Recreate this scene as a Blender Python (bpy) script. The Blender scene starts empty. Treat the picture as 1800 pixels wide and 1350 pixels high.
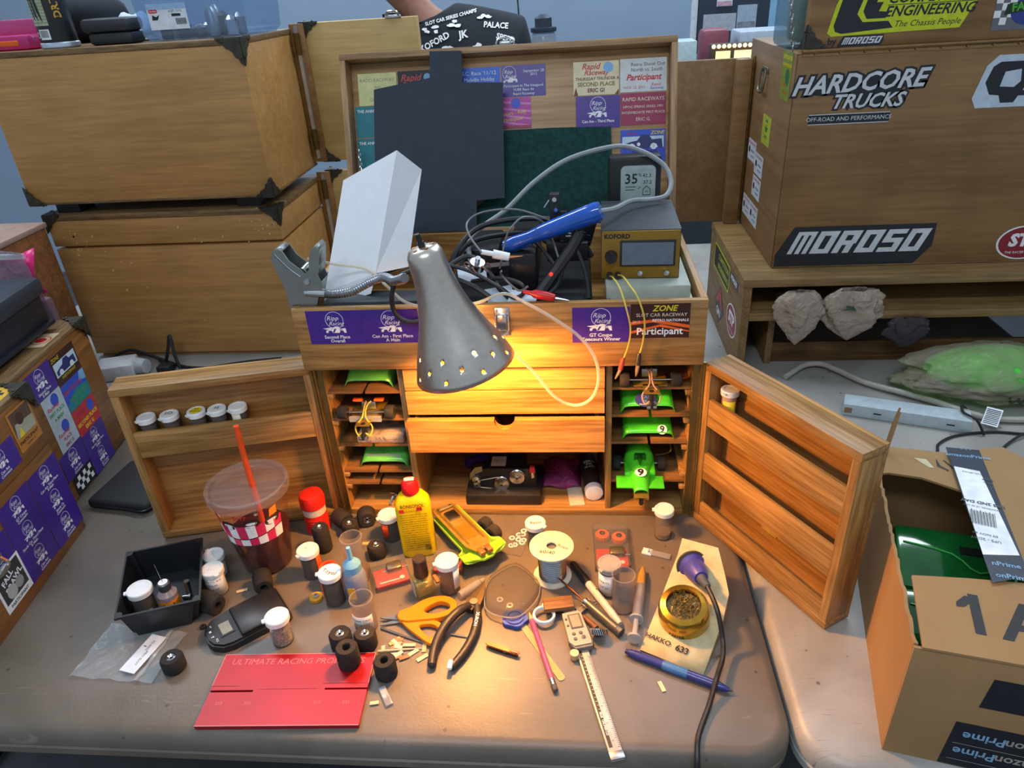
import bpy, bmesh, math, random
from mathutils import Matrix, Vector
random.seed(7)
PI = math.pi
SC = bpy.context.scene
COL = SC.collection
# ------------------------------------------------------------------ camera, world, lights, exposure
# World frame in metres: table top at z = 0, front face of the main pit box in the plane y = 0, +y away from the viewer.
cam_d = bpy.data.cameras.new('camera'); cam = bpy.data.objects.new('camera', cam_d); COL.objects.link(cam)
yaw, pitch, roll = -0.10997, 0.51424, 0.06642
f0 = Vector((math.sin(yaw), math.cos(yaw), 0)); r0 = Vector((math.cos(yaw), -math.sin(yaw), 0)); up = Vector((0, 0, 1))
fw = f0*math.cos(pitch) - up*math.sin(pitch); dn = -(f0*math.sin(pitch) + up*math.cos(pitch))
rt = r0*math.cos(roll) + dn*math.sin(roll); d2 = -r0*math.sin(roll) + dn*math.cos(roll)
R3 = Matrix((rt, -d2, -fw)).transposed()
cam.matrix_world = Matrix.Translation((0.12045, -0.97858, 0.82203)) @ R3.to_4x4()
cam_d.sensor_width = 36; cam_d.lens = 36*1255.9/1800; cam_d.clip_start = 0.01
SC.camera = cam
SC.view_settings.view_transform = 'Standard'; SC.view_settings.look = 'None'
SC.view_settings.gamma = 1; SC.view_settings.use_curve_mapping = False
SC.view_settings.exposure = 0.0
w = bpy.data.worlds.new('world'); SC.world = w; w.use_nodes = True
w.node_tree.nodes['Background'].inputs[0].default_value = (0.74, 0.86, 1.0, 1)
w.node_tree.nodes['Background'].inputs[1].default_value = 0.50
for (lx, ly, ln) in ((-1.3, 0.9, 'left'), (0.9, 0.9, 'right'), (-1.3, 3.2, 'back_left'), (0.9, 3.2, 'back_right'), (-0.2, -1.6, 'front')):      # fluorescent ceiling fixtures of the room
    ld = bpy.data.lights.new('ceiling_lamp_%s_offscreen' % ln, 'AREA'); ld.shape = 'RECTANGLE'; ld.size = 1.2; ld.size_y = 0.35
    ld.energy = 25; ld.color = (0.80, 0.90, 1.0)
    lo = bpy.data.objects.new('ceiling_lamp_%s_offscreen' % ln, ld); COL.objects.link(lo); lo.location = (lx, ly, 2.15)

# ------------------------------------------------------------------ materials
def lin(h):
    h = h.lstrip('#'); o = []
    for i in (0, 2, 4):
        c = int(h[i:i+2], 16)/255
        o.append(c/12.92 if c <= 0.04045 else ((c+0.055)/1.055)**2.4)
    return (o[0], o[1], o[2], 1)
MATS = {}
def _new(name):
    m = bpy.data.materials.new(name); m.use_nodes = True; nt = m.node_tree
    return m, nt, nt.nodes['Principled BSDF']
def mat(hx, rough=0.5, metal=0.0, var=0.10, vs=60, bump=0.0, emis=0, coat=0, name=None):
    key = (hx, rough, metal, var, vs, bump, emis, coat)
    if key in MATS: return MATS[key]
    m, nt, b = _new(name or 'surface_'+hx); N = nt.nodes; L = nt.links
    tc = N.new('ShaderNodeTexCoord'); nz = N.new('ShaderNodeTexNoise'); nz.inputs['Scale'].default_value = vs; nz.inputs['Detail'].default_value = 3
    L.new(tc.outputs['Object'], nz.inputs['Vector'])
    c = lin(hx); r = N.new('ShaderNodeValToRGB')
    r.color_ramp.elements[0].position = 0.3; r.color_ramp.elements[1].position = 0.7
    r.color_ramp.elements[0].color = tuple(max(0, v*(1-var)) for v in c[:3])+(1,)
    r.color_ramp.elements[1].color = tuple(min(1, v*(1+var)) for v in c[:3])+(1,)
    L.new(nz.outputs['Fac'], r.inputs['Fac']); L.new(r.outputs['Color'], b.inputs['Base Color'])
    b.inputs['Roughness'].default_value = rough; b.inputs['Metallic'].default_value = metal; b.inputs['Coat Weight'].default_value = coat
    if bump:
        bp = N.new('ShaderNodeBump'); bp.inputs['Strength'].default_value = bump; bp.inputs['Distance'].default_value = 0.002
        L.new(nz.outputs['Fac'], bp.inputs['Height']); L.new(bp.outputs['Normal'], b.inputs['Normal'])
    if emis:
        L.new(r.outputs['Color'], b.inputs['Emission Color']); b.inputs['Emission Strength'].default_value = emis
    MATS[key] = m; return m
def wood(light, dark, axis='x', s=1.0, rough=0.42, stain=0.0, name=None):
    key = ('wood', light, dark, axis, s, rough, stain)
    if key in MATS: return MATS[key]
    m, nt, b = _new(name or 'wood_'+light); N = nt.nodes; L = nt.links
    tc = N.new('ShaderNodeTexCoord'); mp = N.new('ShaderNodeMapping')
    sc = {'x': (2.2, 55, 55), 'y': (55, 2.2, 55), 'z': (55, 55, 2.2)}[axis]
    mp.inputs['Scale'].default_value = tuple(v*s for v in sc)
    n1 = N.new('ShaderNodeTexNoise'); n1.inputs['Scale'].default_value = 1.0; n1.inputs['Detail'].default_value = 5; n1.inputs['Distortion'].default_value = 0.7
    L.new(tc.outputs['Object'], mp.inputs['Vector']); L.new(mp.outputs['Vector'], n1.inputs['Vector'])
    mp2 = N.new('ShaderNodeMapping'); mp2.inputs['Scale'].default_value = tuple(v*s*4 if v > 10 else v*s*6 for v in sc)
    n2 = N.new('ShaderNodeTexNoise'); n2.inputs['Scale'].default_value = 1.0; n2.inputs['Detail'].default_value = 2
    L.new(tc.outputs['Object'], mp2.inputs['Vector']); L.new(mp2.outputs['Vector'], n2.inputs['Vector'])
    mx = N.new('ShaderNodeMath'); mx.operation = 'MULTIPLY_ADD'; mx.inputs[1].default_value = 0.45
    md = N.new('ShaderNodeMath'); md.operation = 'MULTIPLY'; md.inputs[1].default_value = 0.50
    L.new(n1.outputs['Fac'], md.inputs[0]); L.new(n2.outputs['Fac'], mx.inputs[0]); L.new(md.outputs[0], mx.inputs[2])
    r = N.new('ShaderNodeValToRGB'); r.color_ramp.elements[0].position = 0.38; r.color_ramp.elements[1].position = 0.66
    r.color_ramp.elements[0].color = lin(dark); r.color_ramp.elements[1].color = lin(light)
    L.new(mx.outputs[0], r.inputs['Fac'])
    out = r.outputs['Color']
    if stain:
        n3 = N.new('ShaderNodeTexNoise'); n3.inputs['Scale'].default_value = 7; n3.inputs['Detail'].default_value = 4
        L.new(tc.outputs['Object'], n3.inputs['Vector'])
        rr = N.new('ShaderNodeMapRange'); rr.inputs['From Min'].default_value = 0.35; rr.inputs['From Max'].default_value = 0.7
        rr.inputs['To Min'].default_value = 1-stain; rr.inputs['To Max'].default_value = 1+stain*0.3
        L.new(n3.outputs['Fac'], rr.inputs['Value'])
        mm = N.new('ShaderNodeMix'); mm.data_type = 'RGBA'; mm.blend_type = 'MULTIPLY'; mm.inputs['Factor'].default_value = 1
        L.new(out, mm.inputs['A']); L.new(rr.outputs['Result'], mm.inputs['B']); out = mm.outputs['Result']
    L.new(out, b.inputs['Base Color']); b.inputs['Roughness'].default_value = rough
    bp = N.new('ShaderNodeBump'); bp.inputs['Strength'].default_value = 0.12; bp.inputs['Distance'].default_value = 0.001
    L.new(mx.outputs[0], bp.inputs['Height']); L.new(bp.outputs['Normal'], b.inputs['Normal'])
    MATS[key] = m; return m
def clear(hx='ffffff', body=0.18, rough=0.12, surf='c8ccd0', name=None):
    """thin clear plastic: tinted see-through sheet mixed with a glossy skin"""
    key = ('clear', hx, body, rough, surf)
    if key in MATS: return MATS[key]
    m, nt, b = _new(name or 'clear_'+hx); N = nt.nodes; L = nt.links
    tr = N.new('ShaderNodeBsdfTransparent'); tr.inputs[0].default_value = lin(hx)
    tc = N.new('ShaderNodeTexCoord'); nz = N.new('ShaderNodeTexNoise'); nz.inputs['Scale'].default_value = 50
    L.new(tc.outputs['Object'], nz.inputs['Vector'])
    mr = N.new('ShaderNodeMapRange'); mr.inputs['To Min'].default_value = body*0.85; mr.inputs['To Max'].default_value = body*1.15
    L.new(nz.outputs['Fac'], mr.inputs['Value'])
    b.inputs['Base Color'].default_value = lin(surf); b.inputs['Roughness'].default_value = rough
    mx = N.new('ShaderNodeMixShader'); L.new(mr.outputs['Result'], mx.inputs[0]); L.new(tr.outputs[0], mx.inputs[1]); L.new(b.outputs[0], mx.inputs[2])
    L.new(mx.outputs[0], N['Material Output'].inputs['Surface'])
    MATS[key] = m; return m
def film(hx, body, rough=0.3, surf='d8cfc6', bump=0.6, vs=30, name=None):
    """crinkled bag film"""
    key = ('film', hx, body, rough, surf, vs)
    if key in MATS: return MATS[key]
    m, nt, b = _new(name or 'film_'+hx); N = nt.nodes; L = nt.links
    tr = N.new('ShaderNodeBsdfTransparent'); tr.inputs[0].default_value = lin(hx)
    tc = N.new('ShaderNodeTexCoord'); nz = N.new('ShaderNodeTexNoise'); nz.inputs['Scale'].default_value = vs; nz.inputs['Detail'].default_value = 5; nz.inputs['Distortion'].default_value = 1.2
    L.new(tc.outputs['Object'], nz.inputs['Vector'])
    b.inputs['Base Color'].default_value = lin(surf); b.inputs['Roughness'].default_value = rough
    bp = N.new('ShaderNodeBump'); bp.inputs['Strength'].default_value = bump; bp.inputs['Distance'].default_value = 0.02
    L.new(nz.outputs['Fac'], bp.inputs['Height']); L.new(bp.outputs['Normal'], b.inputs['Normal'])
    mx = N.new('ShaderNodeMixShader'); mx.inputs[0].default_value = body
    L.new(tr.outputs[0], mx.inputs[1]); L.new(b.outputs[0], mx.inputs[2]); L.new(mx.outputs[0], N['Material Output'].inputs['Surface'])
    MATS[key] = m; return m

# ------------------------------------------------------------------ geometry helpers
def frame(o, x, y, z=None):
    x = Vector(x).normalized(); y = Vector(y).normalized(); z = x.cross(y) if z is None else Vector(z)
    m = Matrix((x, y, z)).transposed().to_4x4(); m.translation = Vector(o); return m
def T(x, y, z): return Matrix.Translation((x, y, z))
def RZ(a): return Matrix.Rotation(a, 4, 'Z')
def RX(a): return Matrix.Rotation(a, 4, 'X')
def RY(a): return Matrix.Rotation(a, 4, 'Y')
def along(p0, p1):
    """matrix whose +z runs from p0 to p1 (origin p0) and the length"""
    p0 = Vector(p0); d = Vector(p1)-p0; q = d.to_track_quat('Z', 'Y')
    return Matrix.Translation(p0) @ q.to_matrix().to_4x4(), d.length
class G:
    def __init__(s): s.bm = bmesh.new()
    def _x(s, vs, M):
        if M is not None: bmesh.ops.transform(s.bm, matrix=M, verts=vs)
    def box(s, x0, y0, z0, x1, y1, z1, bev=0, M=None, seg=2):
        m = T((x0+x1)/2, (y0+y1)/2, (z0+z1)/2) @ Matrix.Diagonal((x1-x0, y1-y0, z1-z0, 1))
        r = bmesh.ops.create_cube(s.bm, size=1, matrix=m); vs = r['verts']
        if bev:
            es = list({e for v in vs for e in v.link_edges})
            rb = bmesh.ops.bevel(s.bm, geom=es, offset=bev, segments=seg, affect='EDGES', profile=0.5); 
            vs = list({v for f in rb['faces'] for v in f.verts} | {v for v in vs if v.is_valid})
        s._x(vs, M); return s
    def ring(s, prof, seg=24, M=None, cap0=True, cap1=True, a0=0, sq=None):
        """lathe about z: prof = [(r, z), ...]"""
        rows = []; nv = []
        for (r, z) in prof:
            if r < 1e-7: v = s.bm.verts.new((0, 0, z)); rows.append([v]); nv.append(v)
            else:
                row = [s.bm.verts.new((r*math.cos(a0+2*PI*i/seg), r*math.sin(a0+2*PI*i/seg)*(sq or 1), z)) for i in range(seg)]
                rows.append(row); nv += row
        for a, b in zip(rows, rows[1:]):
            for i in range(seg):
                j = (i+1) % seg
                q = [a[i % len(a)], a[j % len(a)], b[j % len(b)], b[i % len(b)]]
                q2 = []
                for v in q:
                    if v not in q2: q2.append(v)
                if len(q2) > 2: s.bm.faces.new(q2)
        if len(prof) > 2 and prof[0][0] > 1e-7 and abs(prof[0][0]-prof[-1][0]) < 1e-7:
            if abs(prof[0][1]-prof[-1][1]) > 1e-7:
                for i in range(seg): s.bm.faces.new((rows[-1][i], rows[-1][(i+1) % seg], rows[0][(i+1) % seg], rows[0][i]))
            cap0 = cap1 = False
        if cap0 and len(rows[0]) > 1: s.bm.faces.new(rows[0][::-1])
        if cap1 and len(rows[-1]) > 1: s.bm.faces.new(rows[-1])
        s._x(nv, M); return s
    def cyl(s, p0, p1, r0, r1=None, seg=14):
        M, l = along(p0, p1); return s.ring([(r0, 0), (r0 if r1 is None else r1, l)], seg, M)
    def ball(s, c, r, seg=14, sx=1, sy=1, sz=1, M=None):
        n = seg//2; pr = [(r*math.sin(PI*i/n) if 0 < i < n else 0, -r*math.cos(PI*i/n)) for i in range(n+1)]
        m = T(*c) @ Matrix.Diagonal((sx, sy, sz, 1)); return s.ring(pr, seg, m if M is None else M @ m)
    def prism(s, pts, z0, z1, M=None):
        lo = [s.bm.verts.new((x, y, z0)) for x, y in pts]; hi = [s.bm.verts.new((x, y, z1)) for x, y in pts]
        n = len(pts); s.bm.faces.new(lo[::-1]); s.bm.faces.new(hi)
        for i in range(n): s.bm.faces.new((lo[i], lo[(i+1) % n], hi[(i+1) % n], hi[i]))
        s._x(lo+hi, M); return s
    def tube(s, pts, r, seg=8, sm=6, closed=False, M=None):
        P = spline(pts, sm, closed) if sm > 1 else [Vector(p) for p in pts]
        n = len(P); rows = []; nv = []; up = None
        for i in range(n):
            t = (P[(i+1) % n]-P[i-1]) if closed else (P[min(i+1, n-1)]-P[max(i-1, 0)])
            if t.length < 1e-9: t = Vector((0, 0, 1))
            t.normalize()
            if up is None: up = t.orthogonal().normalized()
            up = (up - t*up.dot(t)); up = up.normalized() if up.length > 1e-6 else t.orthogonal().normalized()
            bn = t.cross(up); rr = r(i/(n-1)) if callable(r) else r
            row = [s.bm.verts.new(P[i]+(up*math.cos(2*PI*k/seg)+bn*math.sin(2*PI*k/seg))*rr) for k in range(seg)]
            rows.append(row); nv += row
        m = n if closed else n-1
        for i in range(m):
            a, b = rows[i], rows[(i+1) % n]
            for k in range(seg): s.bm.faces.new((a[k], a[(k+1) % seg], b[(k+1) % seg], b[k]))
        if not closed: s.bm.faces.new(rows[0][::-1]); s.bm.faces.new(rows[-1])
        s._x(nv, M); return s
    def grid(s, fn, nu, nv, M=None):
        g = [[s.bm.verts.new(fn(i/nu, j/nv)) for j in range(nv+1)] for i in range(nu+1)]
        for i in range(nu):
            for j in range(nv): s.bm.faces.new((g[i][j], g[i+1][j], g[i+1][j+1], g[i][j+1]))
        s._x([v for r in g for v in r], M); return s
    def face(s, pts): s.bm.faces.new([s.bm.verts.new(p) for p in pts]); return s
def spline(pts, sm=6, closed=False):
    P = [Vector(p) for p in pts]; n = len(P); out = []
    rng = n if closed else n-1
    for i in range(rng):
        p0 = P[i-1] if (closed or i > 0) else P[0]; p1 = P[i]; p2 = P[(i+1) % n]; p3 = P[(i+2) % n] if (closed or i+2 < n) else P[-1]
        for k in range(sm):
            t = k/sm; t2 = t*t; t3 = t2*t
            out.append(0.5*((2*p1)+(-p0+p2)*t+(2*p0-5*p1+4*p2-p3)*t2+(-p0+3*p1-3*p2+p3)*t3))
    if not closed: out.append(P[-1])
    return out
def circ(r, n=20, cx=0, cy=0, a0=0, a1=2*PI):
    full = abs(a1-a0-2*PI) < 1e-6
    return [(cx+r*math.cos(a0+(a1-a0)*i/(n if full else n-1)), cy+r*math.sin(a0+(a1-a0)*i/(n if full else n-1))) for i in range(n)]
def rrect(w, h, r, n=4, cx=0, cy=0):
    o = []
    for (sx, sy, a) in ((1, 1, 0), (-1, 1, PI/2), (-1, -1, PI), (1, -1, 1.5*PI)):
        for k in range(n+1):
            t = a+PI/2*k/n; o.append((cx+sx*(w/2-r)+r*math.cos(t), cy+sy*(h/2-r)+r*math.sin(t)))
    return o
def obj(name, g, m, parent=None, M=None, smooth=0.6, label=None, cat=None, group=None, kind=None, solid=0):
    me = bpy.data.meshes.new(name)
    if isinstance(g, G):
        bmesh.ops.recalc_face_normals(g.bm, faces=g.bm.faces); g.bm.to_mesh(me); g.bm.free()
    else: me = g
    for mm in (m if isinstance(m, (list, tuple)) else [m]): me.materials.append(mm)
    if smooth: me.shade_smooth(); me.set_sharp_from_angle(angle=smooth)
    o = bpy.data.objects.new(name, me); COL.objects.link(o)
    if parent: o.parent = parent
    if M is not None: o.matrix_local = M
    if solid:
        md = o.modifiers.new('thickness', 'SOLIDIFY'); md.thickness = solid; md.offset = 0
    tag(o, label, cat, group, kind); return o
def tag(o, label=None, cat=None, group=None, kind=None):
    if label: o['label'] = label
    if cat: o['category'] = cat
    if group: o['group'] = group
    if kind: o['kind'] = kind
    return o
def thing(name, label, cat, loc=(0, 0, 0), rz=0, group=None, M=None):
    o = bpy.data.objects.new(name, None); COL.objects.link(o); o.empty_display_size = 0.02
    o.matrix_local = M if M is not None else (T(*loc) @ RZ(rz)); return tag(o, label, cat, group)
def copy_tree(o, parent=None):
    c = o.copy(); COL.objects.link(c); c.parent = parent
    if parent: c.matrix_local = o.matrix_local.copy()
    for ch in [x for x in bpy.data.objects if x.parent == o]: copy_tree(ch, c)
    return c
# ---- printed marks: text and simple shapes as one flat mesh lying on a surface
def glyphs(s, size, shear=0.0, bold=0.0, align='CENTER', sx=1.0):
    cu = bpy.data.curves.new('t', 'FONT'); cu.body = s; cu.size = size; cu.shear = shear; cu.offset = bold*size
    cu.align_x = align; cu.align_y = 'CENTER'; cu.resolution_u = 2; cu.fill_mode = 'FRONT'
    ob = bpy.data.objects.new('t', cu); me = bpy.data.meshes.new_from_object(ob)
    vs = [(v.co.x*sx, v.co.y) for v in me.vertices]; fs = [tuple(p.vertices) for p in me.polygons]
    bpy.data.objects.remove(ob); bpy.data.curves.remove(cu); bpy.data.meshes.remove(me); return vs, fs
def marks(parent, M, items, name='lettering', warp=None):
    """items: ('t', string, x, y, size, material, {opts}) | ('p', [(x,y)..], material) | ('r', cx, cy, radius, width, material); warp maps (x,y,z)->xyz"""
    V = []; F = []; MI = []; ms = []
    z = 0.0002
    for it in items:
        z += 0.00004
        m = it[-1] if it[0] != 't' else it[5]
        if m not in ms: ms.append(m)
        k = ms.index(m); b = len(V)
        if it[0] == 't':
            op = dict(it[6]) if len(it) > 6 else {}; rot = op.pop('rot', 0)
            vs, fs = glyphs(it[1], it[4], **op); c, sn = math.cos(rot), math.sin(rot)
            V += [(it[2]+x*c-y*sn, it[3]+x*sn+y*c, z) for x, y in vs]; F += [tuple(i+b for i in f) for f in fs]; MI += [k]*len(fs)
        elif it[0] == 'p':
            V += [(x, y, z) for x, y in it[1]]; F.append(tuple(range(b, b+len(it[1])))); MI.append(k)
        else:
            _, cx, cy, r, wd, _m = it; n = 28
            for i in range(n):
                a = 2*PI*i/n
                V += [(cx+r*math.cos(a), cy+r*math.sin(a), z), (cx+(r-wd)*math.cos(a), cy+(r-wd)*math.sin(a), z)]
            for i in range(n):
                j = (i+1) % n; F.append((b+2*i, b+2*j, b+2*j+1, b+2*i+1)); MI.append(k)
    if warp: V = [warp(*v) for v in V]
    me = bpy.data.meshes.new(name); me.from_pydata(V, [], F); 
    for p, k in zip(me.polygons, MI): p.material_index = k
    me.update()
    return obj(name, me, ms, parent, M, smooth=0)
def sticker(parent, M, w, h, bg, items, name='sticker', outline=None, r=0.0, label=None, t=0.0003):
    g = G(); g.prism(outline or (rrect(w, h, r) if r else [(-w/2, -h/2), (w/2, -h/2), (w/2, h/2), (-w/2, h/2)]), -t, t*0.5)
    s = obj(name, g, bg, parent, M, smooth=0, label=label)
    if items: marks(s, None, items)
    return s
WHITE = mat('eef1f4', .5); BLACK = mat('16181c', .5); INK = mat('1c1d24', .6)
CHROME = mat('c9ccd0', .22, 1, .04); STEEL = mat('9a9ea4', .35, 1, .08); DARKMETAL = mat('3c3f45', .4, .8); BRASS = mat('c8a64e', .36, .8, .1)
BLKPL = mat('1b1d21', .45); RUBBER = mat('211f20', .85, 0, .15, 300, .2); WHITEPL = mat('e9ebec', .4)
PURPLE = mat('42258c', .35); PAPER = mat('dfe6ee', .6)
OAKX = wood('c69a5c', '8b6232', 'x', 1.0, .4, .16); OAKZ = wood('c69a5c', '8b6232', 'z', 1.0, .4, .16); OAKY = wood('c3975a', '886031', 'y', 1.0, .4, .16)
# ================================================================== setting
g = G(); g.box(-8.0, -3.0, -0.78, 8.0, 4.2, -0.74); obj('floor', g, mat('4a4c50', .6, 0, .2, 8), kind='structure', smooth=0)
g = G(); g.box(-8.0, 3.4, -0.74, 8.0, 3.5, 2.3); obj('wall_back', g, mat('9cb4cc', .7, 0, .03, 4), kind='structure', smooth=0)
g = G(); g.box(0.735, 3.375, -0.74, 0.765, 3.4, 2.3); obj('trim_1', g, mat('e4ecf4', .5), kind='structure', smooth=0)

# ------------------------------------------------------------------ folding tables
def tablemat(a, b, c, name):
    m, nt, bs = _new(name); N = nt.nodes; L = nt.links
    tc = N.new('ShaderNodeTexCoord')
    n1 = N.new('ShaderNodeTexNoise'); n1.inputs['Scale'].default_value = 5; n1.inputs['Detail'].default_value = 6; n1.inputs['Distortion'].default_value = 1.0
    n2 = N.new('ShaderNodeTexNoise'); n2.inputs['Scale'].default_value = 260; n2.inputs['Detail'].default_value = 2
    mp = N.new('ShaderNodeMapping'); mp.inputs['Rotation'].default_value = (0, 0, .5); mp.inputs['Scale'].default_value = (14, 140, 14)
    n3 = N.new('ShaderNodeTexNoise'); n3.inputs['Scale'].default_value = 1; n3.inputs['Detail'].default_value = 4; n3.inputs['Distortion'].default_value = 2
    L.new(tc.outputs['Object'], n1.inputs['Vector']); L.new(tc.outputs['Object'], n2.inputs['Vector'])
    L.new(tc.outputs['Object'], mp.inputs['Vector']); L.new(mp.outputs['Vector'], n3.inputs['Vector'])
    r = N.new('ShaderNodeValToRGB'); e = r.color_ramp.elements; e[0].position = .33; e[0].color = lin(a); e[1].position = .62; e[1].color = lin(b)
    L.new(n1.outputs['Fac'], r.inputs['Fac'])
    r3 = N.new('ShaderNodeMapRange'); r3.inputs['From Min'].default_value = .66; r3.inputs['From Max'].default_value = .80
    L.new(n3.outputs['Fac'], r3.inputs['Value'])
    mx = N.new('ShaderNodeMix'); mx.data_type = 'RGBA'; L.new(r3.outputs['Result'], mx.inputs['Factor']); L.new(r.outputs['Color'], mx.inputs['A']); mx.inputs['B'].default_value = lin(c)
    vo = N.new('ShaderNodeTexVoronoi'); vo.inputs['Scale'].default_value = 26; L.new(tc.outputs['Object'], vo.inputs['Vector'])
    sr = N.new('ShaderNodeMapRange'); sr.inputs['From Min'].default_value = .05; sr.inputs['From Max'].default_value = .085; sr.inputs['To Min'].default_value = .7; sr.inputs['To Max'].default_value = 0
    L.new(vo.outputs['Distance'], sr.inputs['Value']); m2 = N.new('ShaderNodeMix'); m2.data_type = 'RGBA'; L.new(sr.outputs['Result'], m2.inputs['Factor']); L.new(mx.outputs['Result'], m2.inputs['A']); m2.inputs['B'].default_value = lin('35302b'); mx = m2
    L.new(mx.outputs['Result'], bs.inputs['Base Color']); bs.inputs['Roughness'].default_value = .42
    bp = N.new('ShaderNodeBump'); bp.inputs['Strength'].default_value = .25; bp.inputs['Distance'].default_value = .0008
    L.new(n2.outputs['Fac'], bp.inputs['Height']); L.new(bp.outputs['Normal'], bs.inputs['Normal'])
    return m
def table(x0, y0, x1, y1, m, label, ztop=0.0, r=.045):
    cx, cy = (x0+x1)/2, (y0+y1)/2
    t = thing('folding_table', label, 'table', (cx, cy, -0.74)); H = 0.74+ztop
    w_, h_ = x1-x0, y1-y0; g = G(); rows = []
    for (e, z) in ((0, 0), (.007, -.002), (.013, -.007), (.017, -.016), (.018, -.026), (.0155, -.028), (.0155, -.031), (.018, -.033), (.018, -.044), (.012, -.050)):
        rows.append([g.bm.verts.new((x, y, H+z)) for x, y in rrect(w_+2*e, h_+2*e, r+e, 8)])
    n = len(rows[0]); g.bm.faces.new(rows[0]); g.bm.faces.new(rows[-1][::-1])
    for a, b in zip(rows, rows[1:]):
        for i in range(n): g.bm.faces.new((a[i], a[(i+1) % n], b[(i+1) % n], b[i]))
    obj('tabletop', g, m, t)
    for sx in (-1, 1):
        g = G(); lx = sx*(w_/2-.18)
        if w_ > h_: pts = [(lx, -h_/2+.1, H-.05), (lx, -h_/2+.08, 0), (lx, h_/2-.08, 0), (lx, h_/2-.1, H-.05)]
        else:
            ly = sx*(h_/2-.18); pts = [(-w_/2+.1, ly, H-.05), (-w_/2+.08, ly, .0), (w_/2-.08, ly, 0), (w_/2-.1, ly, H-.05)]
        g.tube([Vector(p)+Vector((0, 0, .0125 if p[2] == 0 else 0)) for p in pts], .0125, 10, 1); obj('leg_frame', g, DARKMETAL, t)
    return t
TBROWN = tablemat('61594f', '71685f', '847a70', 'worn_grey_brown_plastic')
TWHITE = tablemat('8b8984', 'a5a39f', '6c655c', 'worn_white_plastic')
table(-1.47, -.424, .360, .336, TBROWN, 'worn grey-brown plastic folding table covered with small parts and tools')
table(.398, -.436, 1.16, 1.42, TWHITE, 'scuffed pale folding table under the cardboard box and wooden rack')
table(-1.47, .375, .345, 1.135, TWHITE, 'pale folding table carrying the two stacked plywood boxes')

# ================================================================== main pit box
PB = thing('pit_box', 'open oak pit box with drawers, shelves, two deep doors and raised lid', 'pit box')
def part(name, m, *boxes, parent=None, M=None, bev=.001):
    g = G()
    for b in boxes: g.box(*b, bev=bev)
    return obj(name, g, m, parent or PB, M)
for s in (-1, 1):
    part('side_panel', OAKZ, (s*.300-.007, .0, 0, s*.300+.007, .30, .306))
part('base_board', OAKX, (-.293, .0, 0, .293, .30, .012)); part('back_panel', OAKX, (-.293, .292, .012, .293, .30, .306))
part('divider', OAKZ, (-.172, .004, .012, -.161, .292, .306)); part('divider', OAKZ, (.160, .004, .012, .170, .292, .306))
part('divider_rail', OAKX, (-.161, .01, .140, .160, .29, .148))
SHELF = wood('a57a48', '75502b', 'x', 1.2, .5, .2)
def shelf(x0, x1, z):
    g = G(); c = (x0+x1)/2
    g.prism([(x0, .006), (c-.0025, .006), (c-.0025, .15), (c+.0025, .15), (c+.0025, .006), (x1, .006), (x1, .290), (x0, .290)], z-.0045, z)
    obj('shelf', g, SHELF, PB, smooth=0)
for z in (.252, .200, .148, .093, .067): shelf(-.293, -.172, z)
for z in (.254, .203, .151, .073): shelf(.170, .293, z)
for z in (.252, .200, .148, .093, .067):
    part('shelf_cleat', OAKZ, (-.293, .003, z-.012, -.284, .28, z-.0046)) ; part('shelf_cleat', OAKZ, (.284, .003, z-.012, .293, .28, z-.0046))
def notch(x0, x1, z0, z1, r):
    c = (x0+x1)/2-.0005; pts = [(x0, z0), (x1, z0), (x1, z1)]
    if r: pts += [(c+r*math.cos(a), z1-r*math.sin(a)) for a in [PI*i/14 for i in range(15)]]
    return pts+[(x0, z1)]
for (z0, z1, yf, r) in ((.262, .303, -.004, 0), (.2175, .2595, -.006, 0), (.154, .2145, -.022, .0165)):
    d = obj('drawer', G().prism(notch(-.1585, .1575, z0, z1, r), -.006, .006, frame((0, yf, 0), (1, 0, 0), (0, 0, 1))), OAKX, PB, smooth=.5)
    g = G(); g.box(-.150, yf+.006, z0+.002, -.144, .27, z1-.006); g.box(.143, yf+.006, z0+.002, .149, .27, z1-.006); g.box(-.15, yf+.006, z0+.002, .149, .27, z0+.006); g.box(-.15, .264, z0, .149, .27, z1-.006)
    obj('drawer_box', g, OAKY, d)
for s in (-1, 1):      # piano hinges
    g = G(); g.cyl((s*.305, -.003, .004), (s*.305, -.003, .302), .0028, seg=8)
    for k in range(12): g.cyl((s*.305, -.003, .012+k*.0245), (s*.305, -.003, .022+k*.0245), .0034, seg=8)
    g.box(s*.297-.004, -.001, .004, s*.297+.004, 0.0003, .302); obj('hinge', g, mat('8d7a4a', .35, .9), PB)
# tray
TZ0, TZ1 = .307, .412
part('tray_front', OAKX, (-.311, -.022, TZ0, .303, -.012, TZ1)); part('tray_back', OAKX, (-.311, .322, TZ0, .303, .332, TZ1))
part('tray_side', OAKY, (-.311, -.012, TZ0, -.301, .322, TZ1)); part('tray_side', OAKY, (.293, -.012, TZ0, .303, .322, TZ1))
part('tray_floor', OAKX, (-.301, -.012, TZ0, .293, .322, TZ0+.006))
g = G(); g.box(-.004, -.0245, .362, .018, -.0219, .408, bev=.002); g.box(.0, -.030, .372, .014, -.0245, .398, bev=.002); g.tube([(-.002, -.028, .396), (-.002, -.032, .376), (.007, -.034, .368), (.016, -.032, .376), (.016, -.028, .396)], .0014, 6)
for dx in (.0, .014): g.ball((dx, -.0245, .403), .002, 8); g.ball((dx, -.0245, .366), .002, 8)
obj('latch', g, CHROME, PB)
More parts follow.
